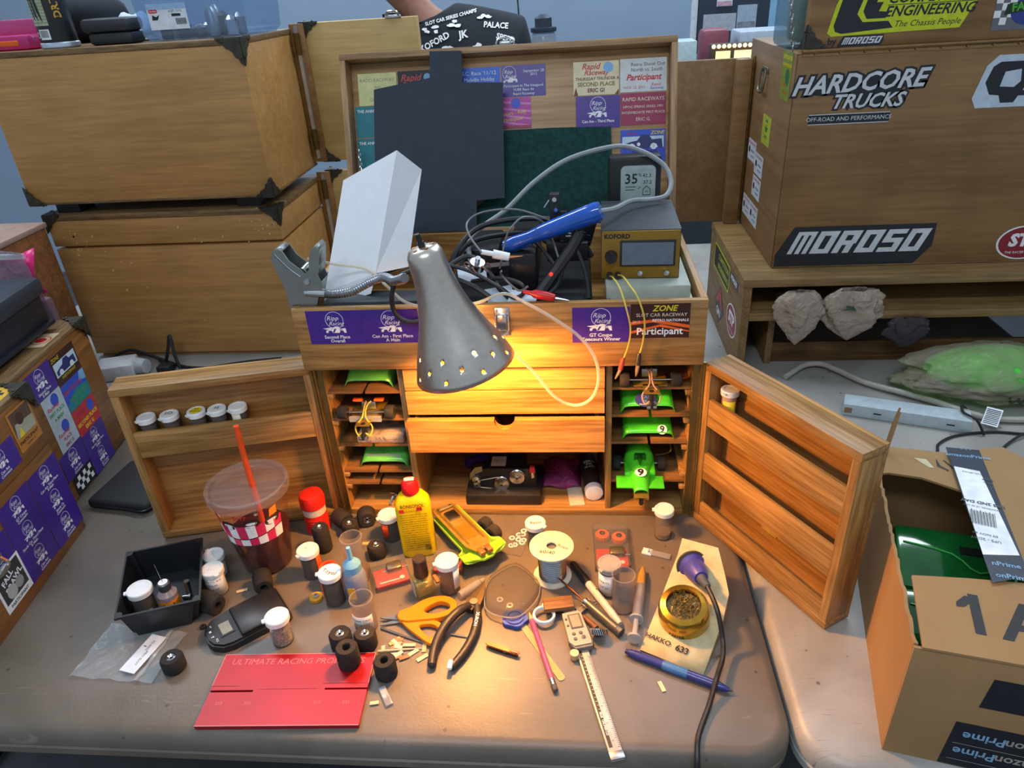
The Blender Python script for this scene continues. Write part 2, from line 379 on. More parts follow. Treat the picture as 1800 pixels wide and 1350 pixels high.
# lid
LN = Vector((0, -.312, .1)).normalized(); LV = Vector((0, .1, .312)).normalized()
LM = frame((0, .33, .412), (1, 0, 0), LV, LN)
LIDW = wood('c09a6c', '8c6842', 'x', 1.0, .45, .12); LIDV = wood('c09a6c', '8c6842', 'y', 1.0, .45, .12)
part('lid_rail', LIDW, (-.314, .314, -.045, .298, .325, 0), M=LM); part('lid_rail', LIDW, (-.314, -.004, -.045, .298, .007, 0), M=LM)
part('lid_rail', LIDV, (-.314, .007, -.045, -.303, .314, 0), M=LM); part('lid_rail', LIDV, (.287, .007, -.045, .298, .314, 0), M=LM)
part('lid_panel', wood('cba87c', 'a17c50', 'x', .7, .45, .12), (-.303, .007, -.045, .287, .314, -.034), M=LM)
g = G(); g.box(-.030, .325, -.030, .014, .3275, -.008, bev=.001); g.box(-.018, .327, -.02, .003, .334, -.006, bev=.002); g.tube([(-.024, .328, -.006), (-.018, .336, -.004), (.003, .336, -.004), (.009, .328, -.006)], .0016, 6)
obj('lid_catch', g, CHROME, PB, LM)
g = G()
for k in range(15):
    a = Vector((-.292+.0005*k, .155-.0085*k, -.012-.0003*k)); g.tube([a+Vector((0.0022*math.cos(t)*(1 if k % 2 else .3), .005*math.sin(t), .0022*math.cos(t)*(.3 if k % 2 else 1))) for t in [PI*2*i/8 for i in range(8)]], .0008, 5, 1, True)
obj('lid_chain', g, CHROME, PB, LM)
# doors ------------------------------------------------------------
def door(hx, dvec, W_, D, slats, zt=.303, zb=.003):
    """local frame: x from hinge to free edge, y up, z out of the inner face"""
    dv = Vector((dvec[0], dvec[1], 0)).normalized(); s = 1 if hx > 0 else -1
    n = Vector((-abs(dv.y), -abs(dv.x), 0)) if s > 0 else Vector((abs(dv.y), -abs(dv.x), 0))
    M = frame((hx, -.004, 0), dv, (0, 0, 1), n); t = .013
    d = obj('door', G().box(.002, zb, -D, W_, zt, -D+.007), DOORP, PB, M)
    def rail(nm, m, *b): obj(nm, G().box(*b, bev=.001), m, d)
    rail('door_rail', OAKX, .002, zt-t, -D+.007, W_, zt, 0); rail('door_rail', OAKX, .002, zb, -D+.007, W_, zb+t, 0)
    rail('door_rail', OAKY, .002, zb+t, -D+.007, .002+t, zt-t, 0); rail('door_rail', OAKY, W_-t, zb+t, -D+.007, W_, zt-t, 0)
    for (a, b) in slats: rail('slat', OAKX, .002+t, a, -.0085, W_-t, b, -.0012); rail('door_shelf', SHELF, .002+t, a, -D+.007, W_-t, a+.006, -.0085)
    g = G(); g.cyl((.0015, zb, .001), (.0015, zt, .001), .0022, seg=8); obj('hinge', g, mat('8d7a4a', .35, .9), d)
    return d, M
DOORP = wood('c4965a', '8c6030', 'x', .8, .4, .12)
DR, DRM = door(.308, (.521, -.853), .285, .047, ((.195, .243), (.092, .143), (.004, .043)))
g = G(); g.box(.150, .089, -.006, .180, .0915, .0005, bev=.0006); obj('catch', g, BRASS, DR)
DL, DLM = door(-.308, (-.976, -.219), .312, .046, ((.172, .220),))
# ---- award stickers
YEL = mat('e8d21c', .4); CREAM = mat('e9e0c8', .5); RED = mat('c3262c', .4); BLUE = mat('2a50c8', .4); ORANGE = mat('e8641c', .45); DKPINK = mat('9c2450', .4)
TEAL = mat('0f7f8c', .4); GREEN = mat('38a03c', .4); LBLUE = mat('78b4e6', .4)
def carpoly(x, y, s, fx=1):
    P = [(-1, -.25), (-.98, .0), (-.55, .12), (-.3, .16), (-.1, .42), (.3, .42), (.45, .2), (.95, .22), (1, -.25), (.78, -.25), (.7, -.05), (.55, .0), (.4, -.05), (.32, -.25), (-.35, -.25), (-.42, -.05), (-.57, 0), (-.72, -.05), (-.8, -.25)]
    return [(x+fx*a*s, y+b*s) for a, b in P]
def ripp(w, h, lines, side=0):
    s = h/.057; cx = -side
    it = [('r', cx, .0125*s, .0145*s, .0007*s, WHITE), ('t', 'Ripp', cx-.003*s, .0155*s, .0105*s, WHITE, {'shear': .35}), ('t', 'Racing', cx+.002*s, .0065*s, .0092*s, WHITE, {'shear': .35}),
          ('p', carpoly(cx, -.005*s, .0165*s), WHITE), ('p', [(cx-.021*s, -.0015*s), (cx+.004*s, .0015*s), (cx-.012*s, -.004*s)], WHITE),
          ('p', [(cx-.006*s, -.0085*s), (cx-.002*s, -.002*s), (cx+.001*s, -.002*s), (cx-.003*s, -.0085*s)], PURPLE), ('t', '33', cx+.008*s, -.004*s, .005*s, PURPLE, {'bold': .02})]
    n = len(lines)
    for i, l in enumerate(lines): it.append(('t', l, 0, (-.0165-.0068*i)*s, (.0078 if n == 2 else .0068)*s, WHITE, {'bold': .02}))
    return it
TF = lambda x, z, d=0: frame((x, -.0224-d, z), (1, 0, 0), (0, 0, 1))
sticker(PB, TF(-.247, .3805), .0855, .055, PURPLE, ripp(.0855, .055, ['Second Place', 'Overall']))
sticker(PB, TF(-.1612, .3805), .0855, .055, PURPLE, ripp(.0855, .055, ['Can Am - First Place', 'A Main']))
sticker(PB, TF(.151, .376), .083, .056, PURPLE, ripp(.083, .056, ['GT Coupe', 'Concours Winner']))
MAROON = mat('3a1a16', .4)
sticker(PB, TF(.2358, .3805), .085, .054, MAROON, [('p', [(-.0425, -.006), (-.01, -.002), (.0425, -.012), (.0425, -.007), (-.008, .003), (-.0425, -.001)], ORANGE), ('p', [(-.0425, -.02), (.0, -.009), (.0425, -.018), (.0425, -.016), (.002, -.005), (-.0425, -.016)], ORANGE),
    ('t', 'ZONE', .006, .0195, .0125, YEL, {'shear': .25, 'bold': .02}), ('t', 'SLOT CAR RACEWAY', .002, .0095, .0075, CREAM), ('t', '2013', -.034, -.001, .0055, CREAM), ('t', 'RETRO NATIONALS', .015, .001, .0058, WHITE, {'bold': .02}), ('t', 'Participant', 0, -.0165, .0155, WHITE, {'bold': .02})])
LP = lambda u0, v0, u1, v1, dz=0: (LM @ T((u0+u1)/2, (v0+v1)/2, -.0335+dz), abs(u1-u0), abs(v1-v0))
def lidst(u0, v0, u1, v1, bg, items, dz=0):
    M, w_, h_ = LP(u0, v0, u1, v1, dz); return sticker(PB, M, w_, h_, bg, items)
GREYT = mat('8a8c74', .5)
lidst(-.291, .296, -.217, .239, mat('dcdc9a', .5), [('t', 'RADD RACEWAY', 0, .016, .0085, GREYT), ('t', 'Race', 0, .004, .006, GREYT), ('t', 'OHSCRA', 0, -.018, .008, GREYT)])
for (a, b) in ((.238, .182), (.180, .124)):
    lidst(-.300, a, -.220, b, TEAL, [('t', 'THE ANNUAL TEXAN', 0, .019, .0075, WHITE, {'bold': .02}), ('t', 'TRIPLE', .008, .008, .0075, WHITE), ('t', 'GTP', .012, -.003, .008, WHITE), ('t', 'RACE', .010, -.014, .007, WHITE)])
lidst(-.214, .297, -.150, .240, BLACK, [('t', 'Rapid', -.008, .016, .017, RED, {'shear': .3, 'bold': .02}), ('t', 'Raceway', .0, .004, .014, RED, {'shear': .3, 'bold': .02}), ('p', circ(.007, 16, .024, .016), LBLUE)])
lidst(-.100, .296, -.021, .240, mat('1464d8', .4), [('t', "S.C. Race '11-'12", .0, .018, .0095, WHITE), ('t', 'Melville Hobby', 0, .007, .0095, WHITE)])
lidst(-.019, .297, .063, .242, PURPLE, [('r', -.026, .014, .0125, .0006, WHITE), ('t', 'Ripp', -.028, .016, .009, WHITE, {'shear': .35}), ('t', 'Racing', -.024, .008, .008, WHITE, {'shear': .35}), ('p', carpoly(-.024, .001, .013), WHITE), ('t', 'September 28', .019, .0165, .0068, WHITE), ('t', '2013', .019, .0105, .0065, WHITE), ('t', 'Participant In The Inaugural', 0, -.0085, .0066, WHITE), ('t', 'VLRR Race At', 0, -.0155, .0066, WHITE), ('t', 'Rapid Raceway', 0, -.0225, .0066, WHITE)])
MAG = mat('b43c96', .4); MAG2 = mat('d27ab8', .4)
lidst(-.046, .241, .035, .186, MAG, [('p', [(-.04, -.012+.011*k), (.04, -.026+.013*k), (.04, -.022+.013*k), (-.04, -.009+.011*k)], MAG2) for k in range(4)]+[('p', circ(.009, 16, .012, .017), BLUE), ('t', 'Drivers - Rally', .006, .0, .0085, YEL, {'shear': .2, 'rot': .1}), ('t', 'Participant', .006, -.011, .0085, YEL, {'shear': .2, 'rot': .1}), ('p', [(-.04, -.0275), (.04, -.0275), (.04, -.022), (-.04, -.022)], DKPINK)])
BRN = mat('7a3c1c', .5)
lidst(.114, .296, .197, .238, mat('e6d8b4', .5), [('t', 'Rapid', -.010, .020, .0145, RED, {'shear': .3, 'bold': .02}), ('t', 'Raceway', .0, .0095, .0125, RED, {'shear': .3, 'bold': .02}), ('p', circ(.009, 16, .022, .018), LBLUE), ('t', 'THURSDAY THUNDER A', .002, -.001, .0072, BRN, {'bold': .02}), ('t', 'SECOND PLACE', .0, -.0105, .0095, mat('8a7a1c', .5), {'bold': .03}), ('t', 'ERIC G!', .0, -.021, .0095, BRN, {'bold': .03}), ('p', [(-.041, -.029), (-.033, -.029), (-.037, -.015)], BRN), ('p', [(.034, -.029), (.041, -.029), (.041, -.02)], BRN)])
lidst(.199, .297, .283, .240, mat('d8dcdc', .5), [('t', 'Retro Shoot Out', .008, .018, .0088, BLACK), ('t', 'North vs. South', .006, .009, .0088, BLACK), ('t', 'Participant', .0, -.004, .0145, RED, {'shear': .3, 'bold': .03}), ('t', 'NOV 12, 2011', -.016, -.021, .0066, RED), ('t', 'Rapid', .022, -.017, .0075, RED, {'shear': .3}), ('t', 'Raceway', .024, -.023, .007, BLUE, {'shear': .3})])
lidst(.118, .2365, .199, .180, PURPLE, ripp(.081, .0565, ['Can Am - Third Place']), .0003)
lidst(.200, .238, .282, .182, DKPINK, [('t', 'RAPID RACEWAYS', 0, .017, .0092, CREAM), ('t', 'HPOG SPRING SERIES 1991', 0, .004, .0062, CREAM), ('t', 'INTERMEDIATE FIRST PLACE', 0, -.006, .0062, CREAM), ('t', 'ERIC G.', 0, -.018, .0082, CREAM)])
NAVY = mat('232a6c', .4)
lidst(.200, .174, .282, .116, BLUE, [('p', [(-.038, -.003), (.038, -.003), (.038, .017), (-.038, .017)], mat('c4dcee', .5)), ('p', carpoly(.0, .004, .036, 1), NAVY), ('p', [(-.004, .017), (-.001, .011), (.009, .011), (.009, .017)], NAVY), ('r', -.0205, -.001, .0055, .003, WHITE), ('r', .0195, -.001, .0055, .003, WHITE), ('p', circ(.0032, 12, -.008, .003), WHITE), ('t', 'ZONE', .026, .0225, .009, YEL, {'shear': .25, 'bold': .02}), ('t', 'Reno', -.02, .0225, .008, RED), ('t', 'Participant', .004, -.0095, .0105, BLACK, {'bold': .02}), ('t', 'A Race From Another Era', .0, -.0195, .0052, WHITE), ('t', 'May 2013', .0, -.0255, .0045, WHITE)])
# ---- things resting against the lid
g = G(); g.prism([(-.251, .26), (-.146, .275), (-.144, .32), (-.086, .318), (-.086, .264), (-.013, .261), (-.016, .059), (-.069, .056), (-.071, .001), (-.266, .001)], .003, .0045)
obj('black_card', g, mat('2b3644', .7), None, LM, smooth=0, label='black cardboard cut-out with a tab leaning on the open lid', cat='cardboard')
g = G(); g.prism([(-.016, .183), (.08, .1835), (.182, .181), (.184, .112), (.181, .0072), (-.073, .0072), (-.090, .03), (-.055, .06)], -.0325, -.028)
obj('green_felt', g, mat('12403e', .9, 0, .35, 120, .6), None, LM, label='dark green felt mat standing inside the raised lid', cat='mat')
# ================================================================== clamp lamp
LA = Vector((.225, .0, -.974)).normalized(); LT = Vector((-.0745, -.130, .538))
LAM = frame(LT, (LA.z*-1, 0, LA.x), (0, -1, 0), LA) if False else (T(*LT) @ LA.to_track_quat('Z', 'Y').to_matrix().to_4x4())
LAMP = thing('clamp_lamp', 'brushed metal gooseneck desk lamp clamped to the pit box tray', 'lamp', (-.30, 0, .40))
LI = T(.30, 0, -.40)          # children are written in world coordinates
SHADE = mat('cfc6bc', .33, .95, .06, 120)
prof = [(.012, 0), (.019, .002), (.0228, .009), (.0238, .022), (.0252, .04), (.0275, .056), (.031, .072), (.0355, .088), (.041, .103), (.0468, .117), (.0525, .130), (.058, .143), (.063, .156), (.0668, .167), (.069, .174)]
seg = 48; bm = bmesh.new(); rows = [[bm.verts.new((r*math.cos(2*PI*i/seg), r*math.sin(2*PI*i/seg), z)) for i in range(seg)] for r, z in prof]
hole = {(j, i) for j in (11, 12) for i in range(j % 2 * 2, seg, 4)} | {(10, i) for i in range(0, seg, 4)} | {(0, i) for i in range(0, seg, 8)}
hole = {(12, i) for i in range(1, seg, 6)} | {(11, i) for i in range(4, seg, 6)} | {(10, i) for i in range(1, seg, 6)}
for j in range(len(prof)-1):
    for i in range(seg):
        q = [rows[j][i], rows[j][(i+1) % seg], rows[j+1][(i+1) % seg], rows[j+1][i]]
        if (j, i) not in hole: bm.faces.new(q); continue
        c = sum((v.co for v in q), Vector())/4; ex = ((q[1].co-q[0].co)+(q[2].co-q[3].co)).normalized(); ey = ((q[3].co-q[0].co)+(q[2].co-q[1].co)).normalized()
        rr = .0029; cs = [bm.verts.new(c+ex*rr*math.cos(a)+ey*rr*math.sin(a)) for a in [PI*1.25+PI/4*k for k in range(8)]]
        for k in range(4):
            bm.faces.new((q[k], q[(k+1) % 4], cs[(2*k+2) % 8], cs[2*k+1])); bm.faces.new((q[k], cs[2*k+1], cs[2*k]))
bm.faces.new(rows[0][::-1])
g = G(); g.bm.free(); g.bm = bm
obj('lamp_shade', g, SHADE, LAMP, LI @ LAM, smooth=1.2, solid=.0009)
g = G()
for k in range(5): g.ring([(.0032, 0), (.0032, .0004)], 10, T(.0125*math.cos(k*1.257), .0125*math.sin(k*1.257), -.0008))
obj('vent_cap', g, mat('b8804a', .4, .8), LAMP, LI @ LAM)
g = G(); g.cyl((0, 0, .001), (0, 0, -.007), .0045); g.cyl((-.001, 0, -.006), (-.002, 0, -.018), .0032); obj('switch', g, BLKPL, LAMP, LI @ LAM)
g = G(); g.ring([(.013, .012), (.015, .05), (.0155, .101)], 18, None); obj('socket', g, BLKPL, LAMP, LI @ LAM)
m, nt, b = _new('glowing_bulb'); b.inputs['Base Color'].default_value = (1, .8, .6, 1); b.inputs['Emission Color'].default_value = (1, .43, .09, 1); b.inputs['Emission Strength'].default_value = 780
g = G(); g.ring([(0, .164), (.010, .1625), (.018, .157), (.0225, .148), (.0235, .139), (.021, .127), (.0155, .112), (.0135, .100)], 24); obj('bulb', g, m, LAMP, LI @ LAM)
# gooseneck: ribbed tube from clamp to shade
path = spline([(-.268, -.004, .430), (-.245, -.006, .428), (-.215, -.010, .434), (-.185, -.018, .450), (-.158, -.034, .463), (-.133, -.072, .472), (-.106, -.115, .492)], 14)
g = G(); n = len(path); g.tube(path, lambda t: .0062+.0008*math.sin(t*2*PI*44), 10, 5); obj('gooseneck', g, STEEL, LAMP, LI)
g = G(); g.cyl((-.290, -.003, .431), (-.258, -.005, .429), .0072, seg=14); obj('ferrule', g, CHROME, LAMP, LI)
# spring clamp: two stamped jaws sharing a pivot
GREYM = mat('8f938f', .42, .75, .06)
JL = [(-.330, .487), (-.325, .497), (-.316, .501), (-.310, .497), (-.303, .482), (-.288, .468), (-.277, .455), (-.284, .438), (-.3005, .4138), (-.3118, .4130), (-.3118, .398), (-.316, .398), (-.318, .438)]
JR = [(-.270, .490), (-.266, .499), (-.259, .503), (-.255, .497), (-.259, .474), (-.264, .459), (-.261, .448), (-.274, .413), (-.288, .399), (-.3002, .398), (-.3002, .4125), (-.2935, .438), (-.295, .449), (-.292, .458), (-.276, .466)]
for J, web in ((JL, [(0, 1, 2, 3), (10, 11, 12), (0, 12)]), (JR, [(1, 2, 3, 4), (6, 7), (4, 5), (8, 9)])):
    g = G()
    for y in (-.008, .024): g.prism(J, -.0007, .0007, frame((0, y, 0), (1, 0, 0), (0, 0, 1)))
    for ids in web:
        for a_, b_ in zip(ids, ids[1:]): g.face([(J[a_][0], -.008, J[a_][1]), (J[b_][0], -.008, J[b_][1]), (J[b_][0], .024, J[b_][1]), (J[a_][0], .024, J[a_][1])])
    obj('clamp_jaw', g, GREYM, LAMP, LI, solid=.0008)
g = G(); g.cyl((-.282, -.0115, .450), (-.282, .0275, .450), .0042); g.cyl((-.288, -.005, .462), (-.288, .021, .462), .0075); g.tube([(-.322, -.010, .494), (-.305, -.010, .472), (-.290, -.010, .458)], .0012, 6); obj('pivot_spring', g, CHROME, LAMP, LI)
CLR = clear('f6efe2', .38, .15, 'ece4d6')
g = G(); g.tube([(-.283, .012, .478), (-.25, .03, .462), (-.20, .03, .452), (-.165, .0, .436), (-.13, -.035, .424), (-.085, -.040, .416), (-.03, -.033, .419), (.013, -.04, .436), (.045, -.06, .430), (.082, -.07, .411), (.118, -.076, .385), (.140, -.08, .355), (.146, -.08, .318), (.136, -.08, .286), (.112, -.08, .274), (.083, -.082, .290), (.052, -.085, .336), (.022, -.105, .380), (-.004, -.120, .398)], .0024, 8, 7); obj('power_cord', g, CLR, LAMP, LI)
# ================================================================== things in the top tray
FL = TZ0+.006
# white carton standing tilted
R0, R1 = Vector((-.188, .03, .445)), Vector((-.155, .13, .605)); L0, L1 = Vector((-.284, .06, .405)), Vector((-.256, .16, .556)); Q0, Q1 = Vector((-.147, .07, .440)), Vector((-.128, .165, .567))
B0, B1 = L0+Q0-R0, L1+Q1-R1
WB = thing('white_carton', 'open white cardboard carton standing tilted in the tray', 'box', tuple(L0))
g = G(); WI = T(*(-L0))
def quad(a, b, c, d): g.face([a, b, c, d])
quad(L0, R0, R1, L1); quad(R0, Q0, Q1, R1); quad(Q0, B0, B1, Q1); quad(B0, L0, L1, B1); quad(L1, R1, Q1, B1)
bmesh.ops.remove_doubles(g.bm, verts=g.bm.verts, dist=1e-5); obj('carton_body', g, mat('dfe3e8', .65, 0, .03), WB, WI, smooth=0, solid=.0012)
g = G(); e = (R0-R1).normalized(); quad(L0, R0, R0+e*.035+Vector((-.004, .01, 0)), L0+e*.03+Vector((0, .008, 0))); obj('bottom_flap', g, mat('dfe3e8', .65, 0, .03), WB, WI, smooth=0, solid=.001)
g = G(); i_ = .003; quad(L0+Vector((.004, .004, .002)), R0+Vector((0, .005, 0)), Q0+Vector((-.004, .002, 0)), B0); obj('dark_insert', g, mat('20242a', .7), WB, WI, smooth=0, solid=.002)
def solidbox(name, x0, y0, z0, x1, y1, z1, m, label, cat, bev=.002, group=None, extra=None, rz=0):
    t = thing(name, label, cat, ((x0+x1)/2, (y0+y1)/2, z0), rz, group); w_, d_, h_ = x1-x0, y1-y0, z1-z0
    obj('body', G().box(-w_/2, -d_/2, 0, w_/2, d_/2, h_, bev=bev), m, t)
    if extra: extra(t, w_, d_, h_)
    return t
def ribs(t, w_, d_, h_):
    g = G()
    for k in range(5): g.box(-w_/2+.004, -d_/2-.0012, .012+k*h_/6, w_/2-.004, -d_/2+.001, .016+k*h_/6)
    obj('rib', g, mat('43474d', .6), t); obj('raised_edge', G().box(-w_/2, -d_/2, h_-.001, w_/2, -d_/2+.045, .412-FL, bev=.002), mat('3a3e44', .6), t)
solidbox('parts_case', -.268, .0, FL, -.115, .12, .379, mat('3a3e44', .6), 'dark grey ribbed plastic case lying under the white carton', 'case', extra=ribs)
# instrument on its cartons
def lines(t, w_, d_, h_):
    marks(t, frame((-.0, -d_/2-.0004, h_-.012), (1, 0, 0), (0, 0, 1)), [('t', 'STEALTH DESIGN', .0, .004, .0062, mat('6c706c', .6)), ('t', 'WITHIN NON PHOTOGRAPHIC', 0, -.004, .0056, mat('6c706c', .6))])
PALE = mat('bfc6bd', .6, 0, .08)
solidbox('parts_carton', .166, .005, FL, .287, .20, .399, PALE, 'pale printed carton under the flatter carton, in the tray corner', 'box', .0015, extra=lines)
solidbox('parts_carton', .160, .018, .3992, .283, .21, .4185, mat('a9b2a8', .6, 0, .08), 'flat pale carton directly beneath the gold-faced meter', 'box', .0012)
PS = thing('bench_meter', 'black meter with gold front panel, knob, switches and grey display', 'meter', (.211, .05, .419), -.03)
GOLD = mat('8a6a20', .42, .35, .10, 60); w_, h_, d_ = .116, .075, .175
g = G(); g.prism([(0, 0), (d_, 0), (d_, h_*.93), (.012, h_), (0, h_)], -w_/2, w_/2, frame((0, 0, 0), (0, 1, 0), (0, 0, 1), (1, 0, 0))); obj('case', g, mat('33383f', .5), PS)
obj('front_panel', G().box(-w_/2+.001, -.0024, .001, w_/2-.001, 0, h_-.001, bev=.0008), GOLD, PS)
d = obj('display', G().box(-.030, -.0048, .020, .051, -.0023, .060, bev=.001), BLKPL, PS); obj('glass', G().box(-.027, -.0056, .023, .048, -.0047, .057), mat('5d6a78', .15), d, smooth=0)
g = G(); g.cyl((-.043, -.0024, .036), (-.043, -.013, .036), .0095, .0082, 18); g.box(-.0438, -.0142, .028, -.0422, -.0125, .044); obj('knob', g, BLKPL, PS)
for x in (-.045, -.033): g = G(); g.cyl((x, -.0024, .007), (x, -.008, .007), .0048, seg=12); obj('jack', g, BLKPL, PS)
for x in (.0, .039): g = G(); g.cyl((x, -.0024, .010), (x, -.007, .010), .0042, seg=8); g.cyl((x, -.006, .010), (x+.001, -.015, .014), .0016, .0022, 8); obj('toggle_switch', g, CHROME, PS)
marks(PS, frame((-.0345, -.0026, .066), (1, 0, 0), (0, 0, 1)), [('t', 'KOFORD', 0, 0, .0092, BLACK, {'bold': .04})])
# thermometer
TH = thing('weather_meter', 'black framed digital thermometer with silver bezel standing in the tray', 'thermometer', (.218, .252, FL))
obj('case', G().box(-.047, 0, 0, .042, .028, .243, bev=.008), BLKPL, TH)
g = G(); g.prism(rrect(.058, .086, .008), 0, .003, frame((.003, .0, .184), (1, 0, 0), (0, 0, 1))); obj('bezel', g, mat('b9c4c6', .35, .3), TH)
SCR = obj('screen', G().prism(rrect(.049, .077, .004), 0, .0006, frame((.003, -.0029, .184), (1, 0, 0), (0, 0, 1))), mat('a3b8b4', .3), TH)
marks(SCR, frame((.003, -.0036, .184), (1, 0, 0), (0, 0, 1)), [('t', '35', -.0115, .021, .023, INK, {'bold': .01}), ('t', '%', .003, .0275, .007, INK), ('t', '42.3', .0145, .0265, .0085, INK), ('t', '37.2', .0155, .0155, .0085, INK), ('p', [(-.021, .008), (-.004, .008), (-.004, .009), (-.021, .009)], INK), ('p', [(-.021, .003), (-.006, .003), (-.006, .004), (-.021, .004)], INK), ('p', [(.0, .005), (.004, .009), (.0045, .0085), (.0005, .0045)], INK),
    ('p', [(.008, -.006), (.021, -.006), (.021, .004), (.0145, .010), (.008, .004)], INK), ('p', [(.009, -.005), (.020, -.005), (.020, .0035), (.0145, .0085), (.009, .0035)], mat('a3b8b4', .3)), ('t', 'IN', .0145, .0, .0055, INK), ('t', '76', -.009, -.022, .020, INK, {'bold': .01}), ('t', 'o', .006, -.016, .005, INK)])
# hand controller
HC = thing('hand_controller', 'glossy translucent blue handle of a slot car controller with grey cable', 'controller', (.08, .075, .49))
hi = T(-.08, -.075, -.49); BLUEPL = mat('0c50b4', .12, 0, .1, 40, 0, 0, .6)
Mh, l = along((.004, .085, .462), (.153, .062, .521)); g = G(); g.ring([(.006, 0), (.010, .004), (.0115, .02), (.0095, .045), (.011, .055), (.0128, .07), (.0140, .10), (.0150, .13), (.0152, l-.006), (.0135, l)], 18, Mh); obj('handle', g, BLUEPL, HC, hi)
g = G(); g.box(-.004, -.013, .002, .011, -.006, .046, bev=.002, M=Mh); obj('trigger', g, mat('15306c', .3), HC, hi)
g = G(); g.tube([(.148, .063, .519), (.175, .10, .512), (.204, .16, .506), (.240, .19, .499), (.264, .20, .503), (.272, .22, .520), (.260, .238, .543), (.223, .245, .565), (.181, .248, .573), (.106, .24, .558), (.049, .22, .528), (.0, .2, .488), (-.040, .18, .466), (-.060, .15, .450), (-.05, .10, .42)], .0042, 8, 7); obj('cable', g, mat('8a9296', .55), HC, hi)
# second controller parts: frame with switch, board, pot
CT = thing('controller_frame', 'bare black controller frame with silver switch and circuit board', 'controller', (.10, .12, .44)); ci = T(-.10, -.12, -.44)
g = G(); g.box(.076, .112, .455, .092, .128, .534, bev=.002); g.box(.085, .118, .49, .125, .126, .505, bev=.001); g.box(.070, .10, .43, .135, .13, .46, bev=.002); obj('frame', g, BLKPL, CT, ci)
g = G(); g.cyl((.084, .112, .527), (.084, .106, .527), .0035, seg=10); g.cyl((.086, .112, .511), (.086, .106, .511), .003, seg=10); g.cyl((.076, .11, .526), (.068, .108, .515), .0012); 
for k in range(3): g.box(.083+k*.003, .109, .476, .085+k*.003, .112, .496)
obj('switch', g, CHROME, CT, ci)
bmx = frame((.121, .118, .478), (.9, .25, -.3), (.28, .1, .95)); obj('circuit_board', G().box(-.026, -.024, -.001, .026, .024, .001, M=bmx), mat('1c242c', .4), CT, ci)
g = G()
for k in range(16): x, y = random.uniform(-.022, .022), random.uniform(-.020, .020); g.box(x, y, -.003, x+.005, y+.002, .003, M=bmx)
obj('solder_joint', g, CHROME, CT, ci)
CB = thing('cable_bundle', 'tangle of black cables coiled in the tray behind the lamp', 'cables', (0, .1, FL)); bi = T(0, -.1, -FL)
CABLE = mat('1c1e22', .5)
for pts, r in (([(-.08, .08, .40), (-.082, .1, .436), (-.052, .14, .470), (-.006, .16, .481), (.068, .17, .479), (.114, .15, .465), (.14, .12, .43)], .0046), ([(-.09, .03, .455), (-.074, .03, .455), (-.04, .028, .444), (.002, .02, .421), (.022, .012, .408), (.037, .012, .414), (.034, .015, .428), (.002, .03, .432), (-.05, .05, .42)], .0032),
               ([(-.10, .10, .40), (-.06, .12, .455), (0, .15, .462), (.05, .16, .456), (.09, .14, .43)], .0044), ([(-.10, -.02, .47), (-.122, -.026, .468), (-.140, -.03, .458), (-.150, -.032, .436), (-.151, -.032, .412), (-.141, -.032, .396), (-.12, -.030, .391), (-.090, -.0285, .402), (-.074, -.0265, .4145), (-.064, -.016, .4172), (-.052, .002, .420)], .0036), ([(-.09, .04, .44), (-.05, .06, .458), (-.02, .05, .44), (.0, .03, .415), (.02, .02, .40)], .0040),
               ([(.09, .05, .41), (.10, .06, .45), (.115, .07, .46), (.13, .05, .43), (.135, .02, .40)], .0030), ([(.0, .11, .43), (.03, .118, .47), (.066, .09, .452), (.09, .05, .42), (.06, .02, .40), (.02, .04, .40)], .0030), ([(-.108, .05, .41), (-.09, .04, .435), (-.04, .01, .43), (-.01, -.004, .415)], .0042)):
    g = G(); g.tube(pts, r, 8, 6); obj('cable', g, CABLE, CB, bi)
for pts in ([(-.022, .02, .477), (-.042, .05, .493), (-.048, .08, .505), (-.025, .1, .514), (.026, .12, .510), (.079, .12, .490)], [(.0, .05, .44), (.01, .06, .48), (.02, .06, .50), (.04, .08, .51), (.07, .10, .49), (.09, .08, .44)], [(.008, .0, .455), (.006, .02, .44), (.03, .01, .42), (.045, .0, .43)]):
    g = G(); g.tube(pts, .0016, 6, 6); obj('wire', g, mat('6e7072', .4), CB, bi)
g = G(); g.box(-.09, -.008, FL, .14, .24, .395, bev=.004); g.box(-.07, .14, .395, -.01, .25, .44, bev=.006); g.box(.01, .070, .395, .055, .24, .456, bev=.005); obj('black_module', g, mat('17181c', .5), CB, bi)
g = G(); g.box(.06, .0, FL, .13, .05, .40, bev=.004); g.tube([(.05, .03, .39), (.075, .05, .42), (.11, .065, .465), (.122, .071, .486)], .009, 8, 5); obj('black_grip', g, mat('26282e', .5), CB, bi)
for (a, b, c, rz) in ((.0, .03, .4045, .4), (.035, .012, .4045, -.3), (-.045, .06, .430, .2)):
    obj('paper_slip', G().box(-.022, -.016, 0, .022, .016, .0006, M=T(a, b, c) @ RZ(rz) @ RX(.5)), mat('cfdcea', .6), None, None, 0, 'pale paper slip tucked among the black cables in the tray', 'paper', 'paper slips in the tray')
PT = thing('potentiometer', 'round silver potentiometer with wires lying on the tray cables', 'potentiometer', (-.035, .045, .449)); g = G(); g.cyl((0, 0, -.006), (.003, -.004, .006), .0115, seg=20); obj('can', g, CHROME, PT)
g = G(); g.cyl((.003, -.004, .006), (.005, -.008, .014), .004); obj('shaft', g, STEEL, PT)
g = G()
for k in range(7): a = k*.9; g.tube([(.010*math.cos(a), .010*math.sin(a), -.004), (.018*math.cos(a), .018*math.sin(a), .002), (.022*math.cos(a+.3), .020*math.sin(a), -.006)], .0013, 6)
obj('terminal', g, mat('8c6a5c', .5, .4), PT)
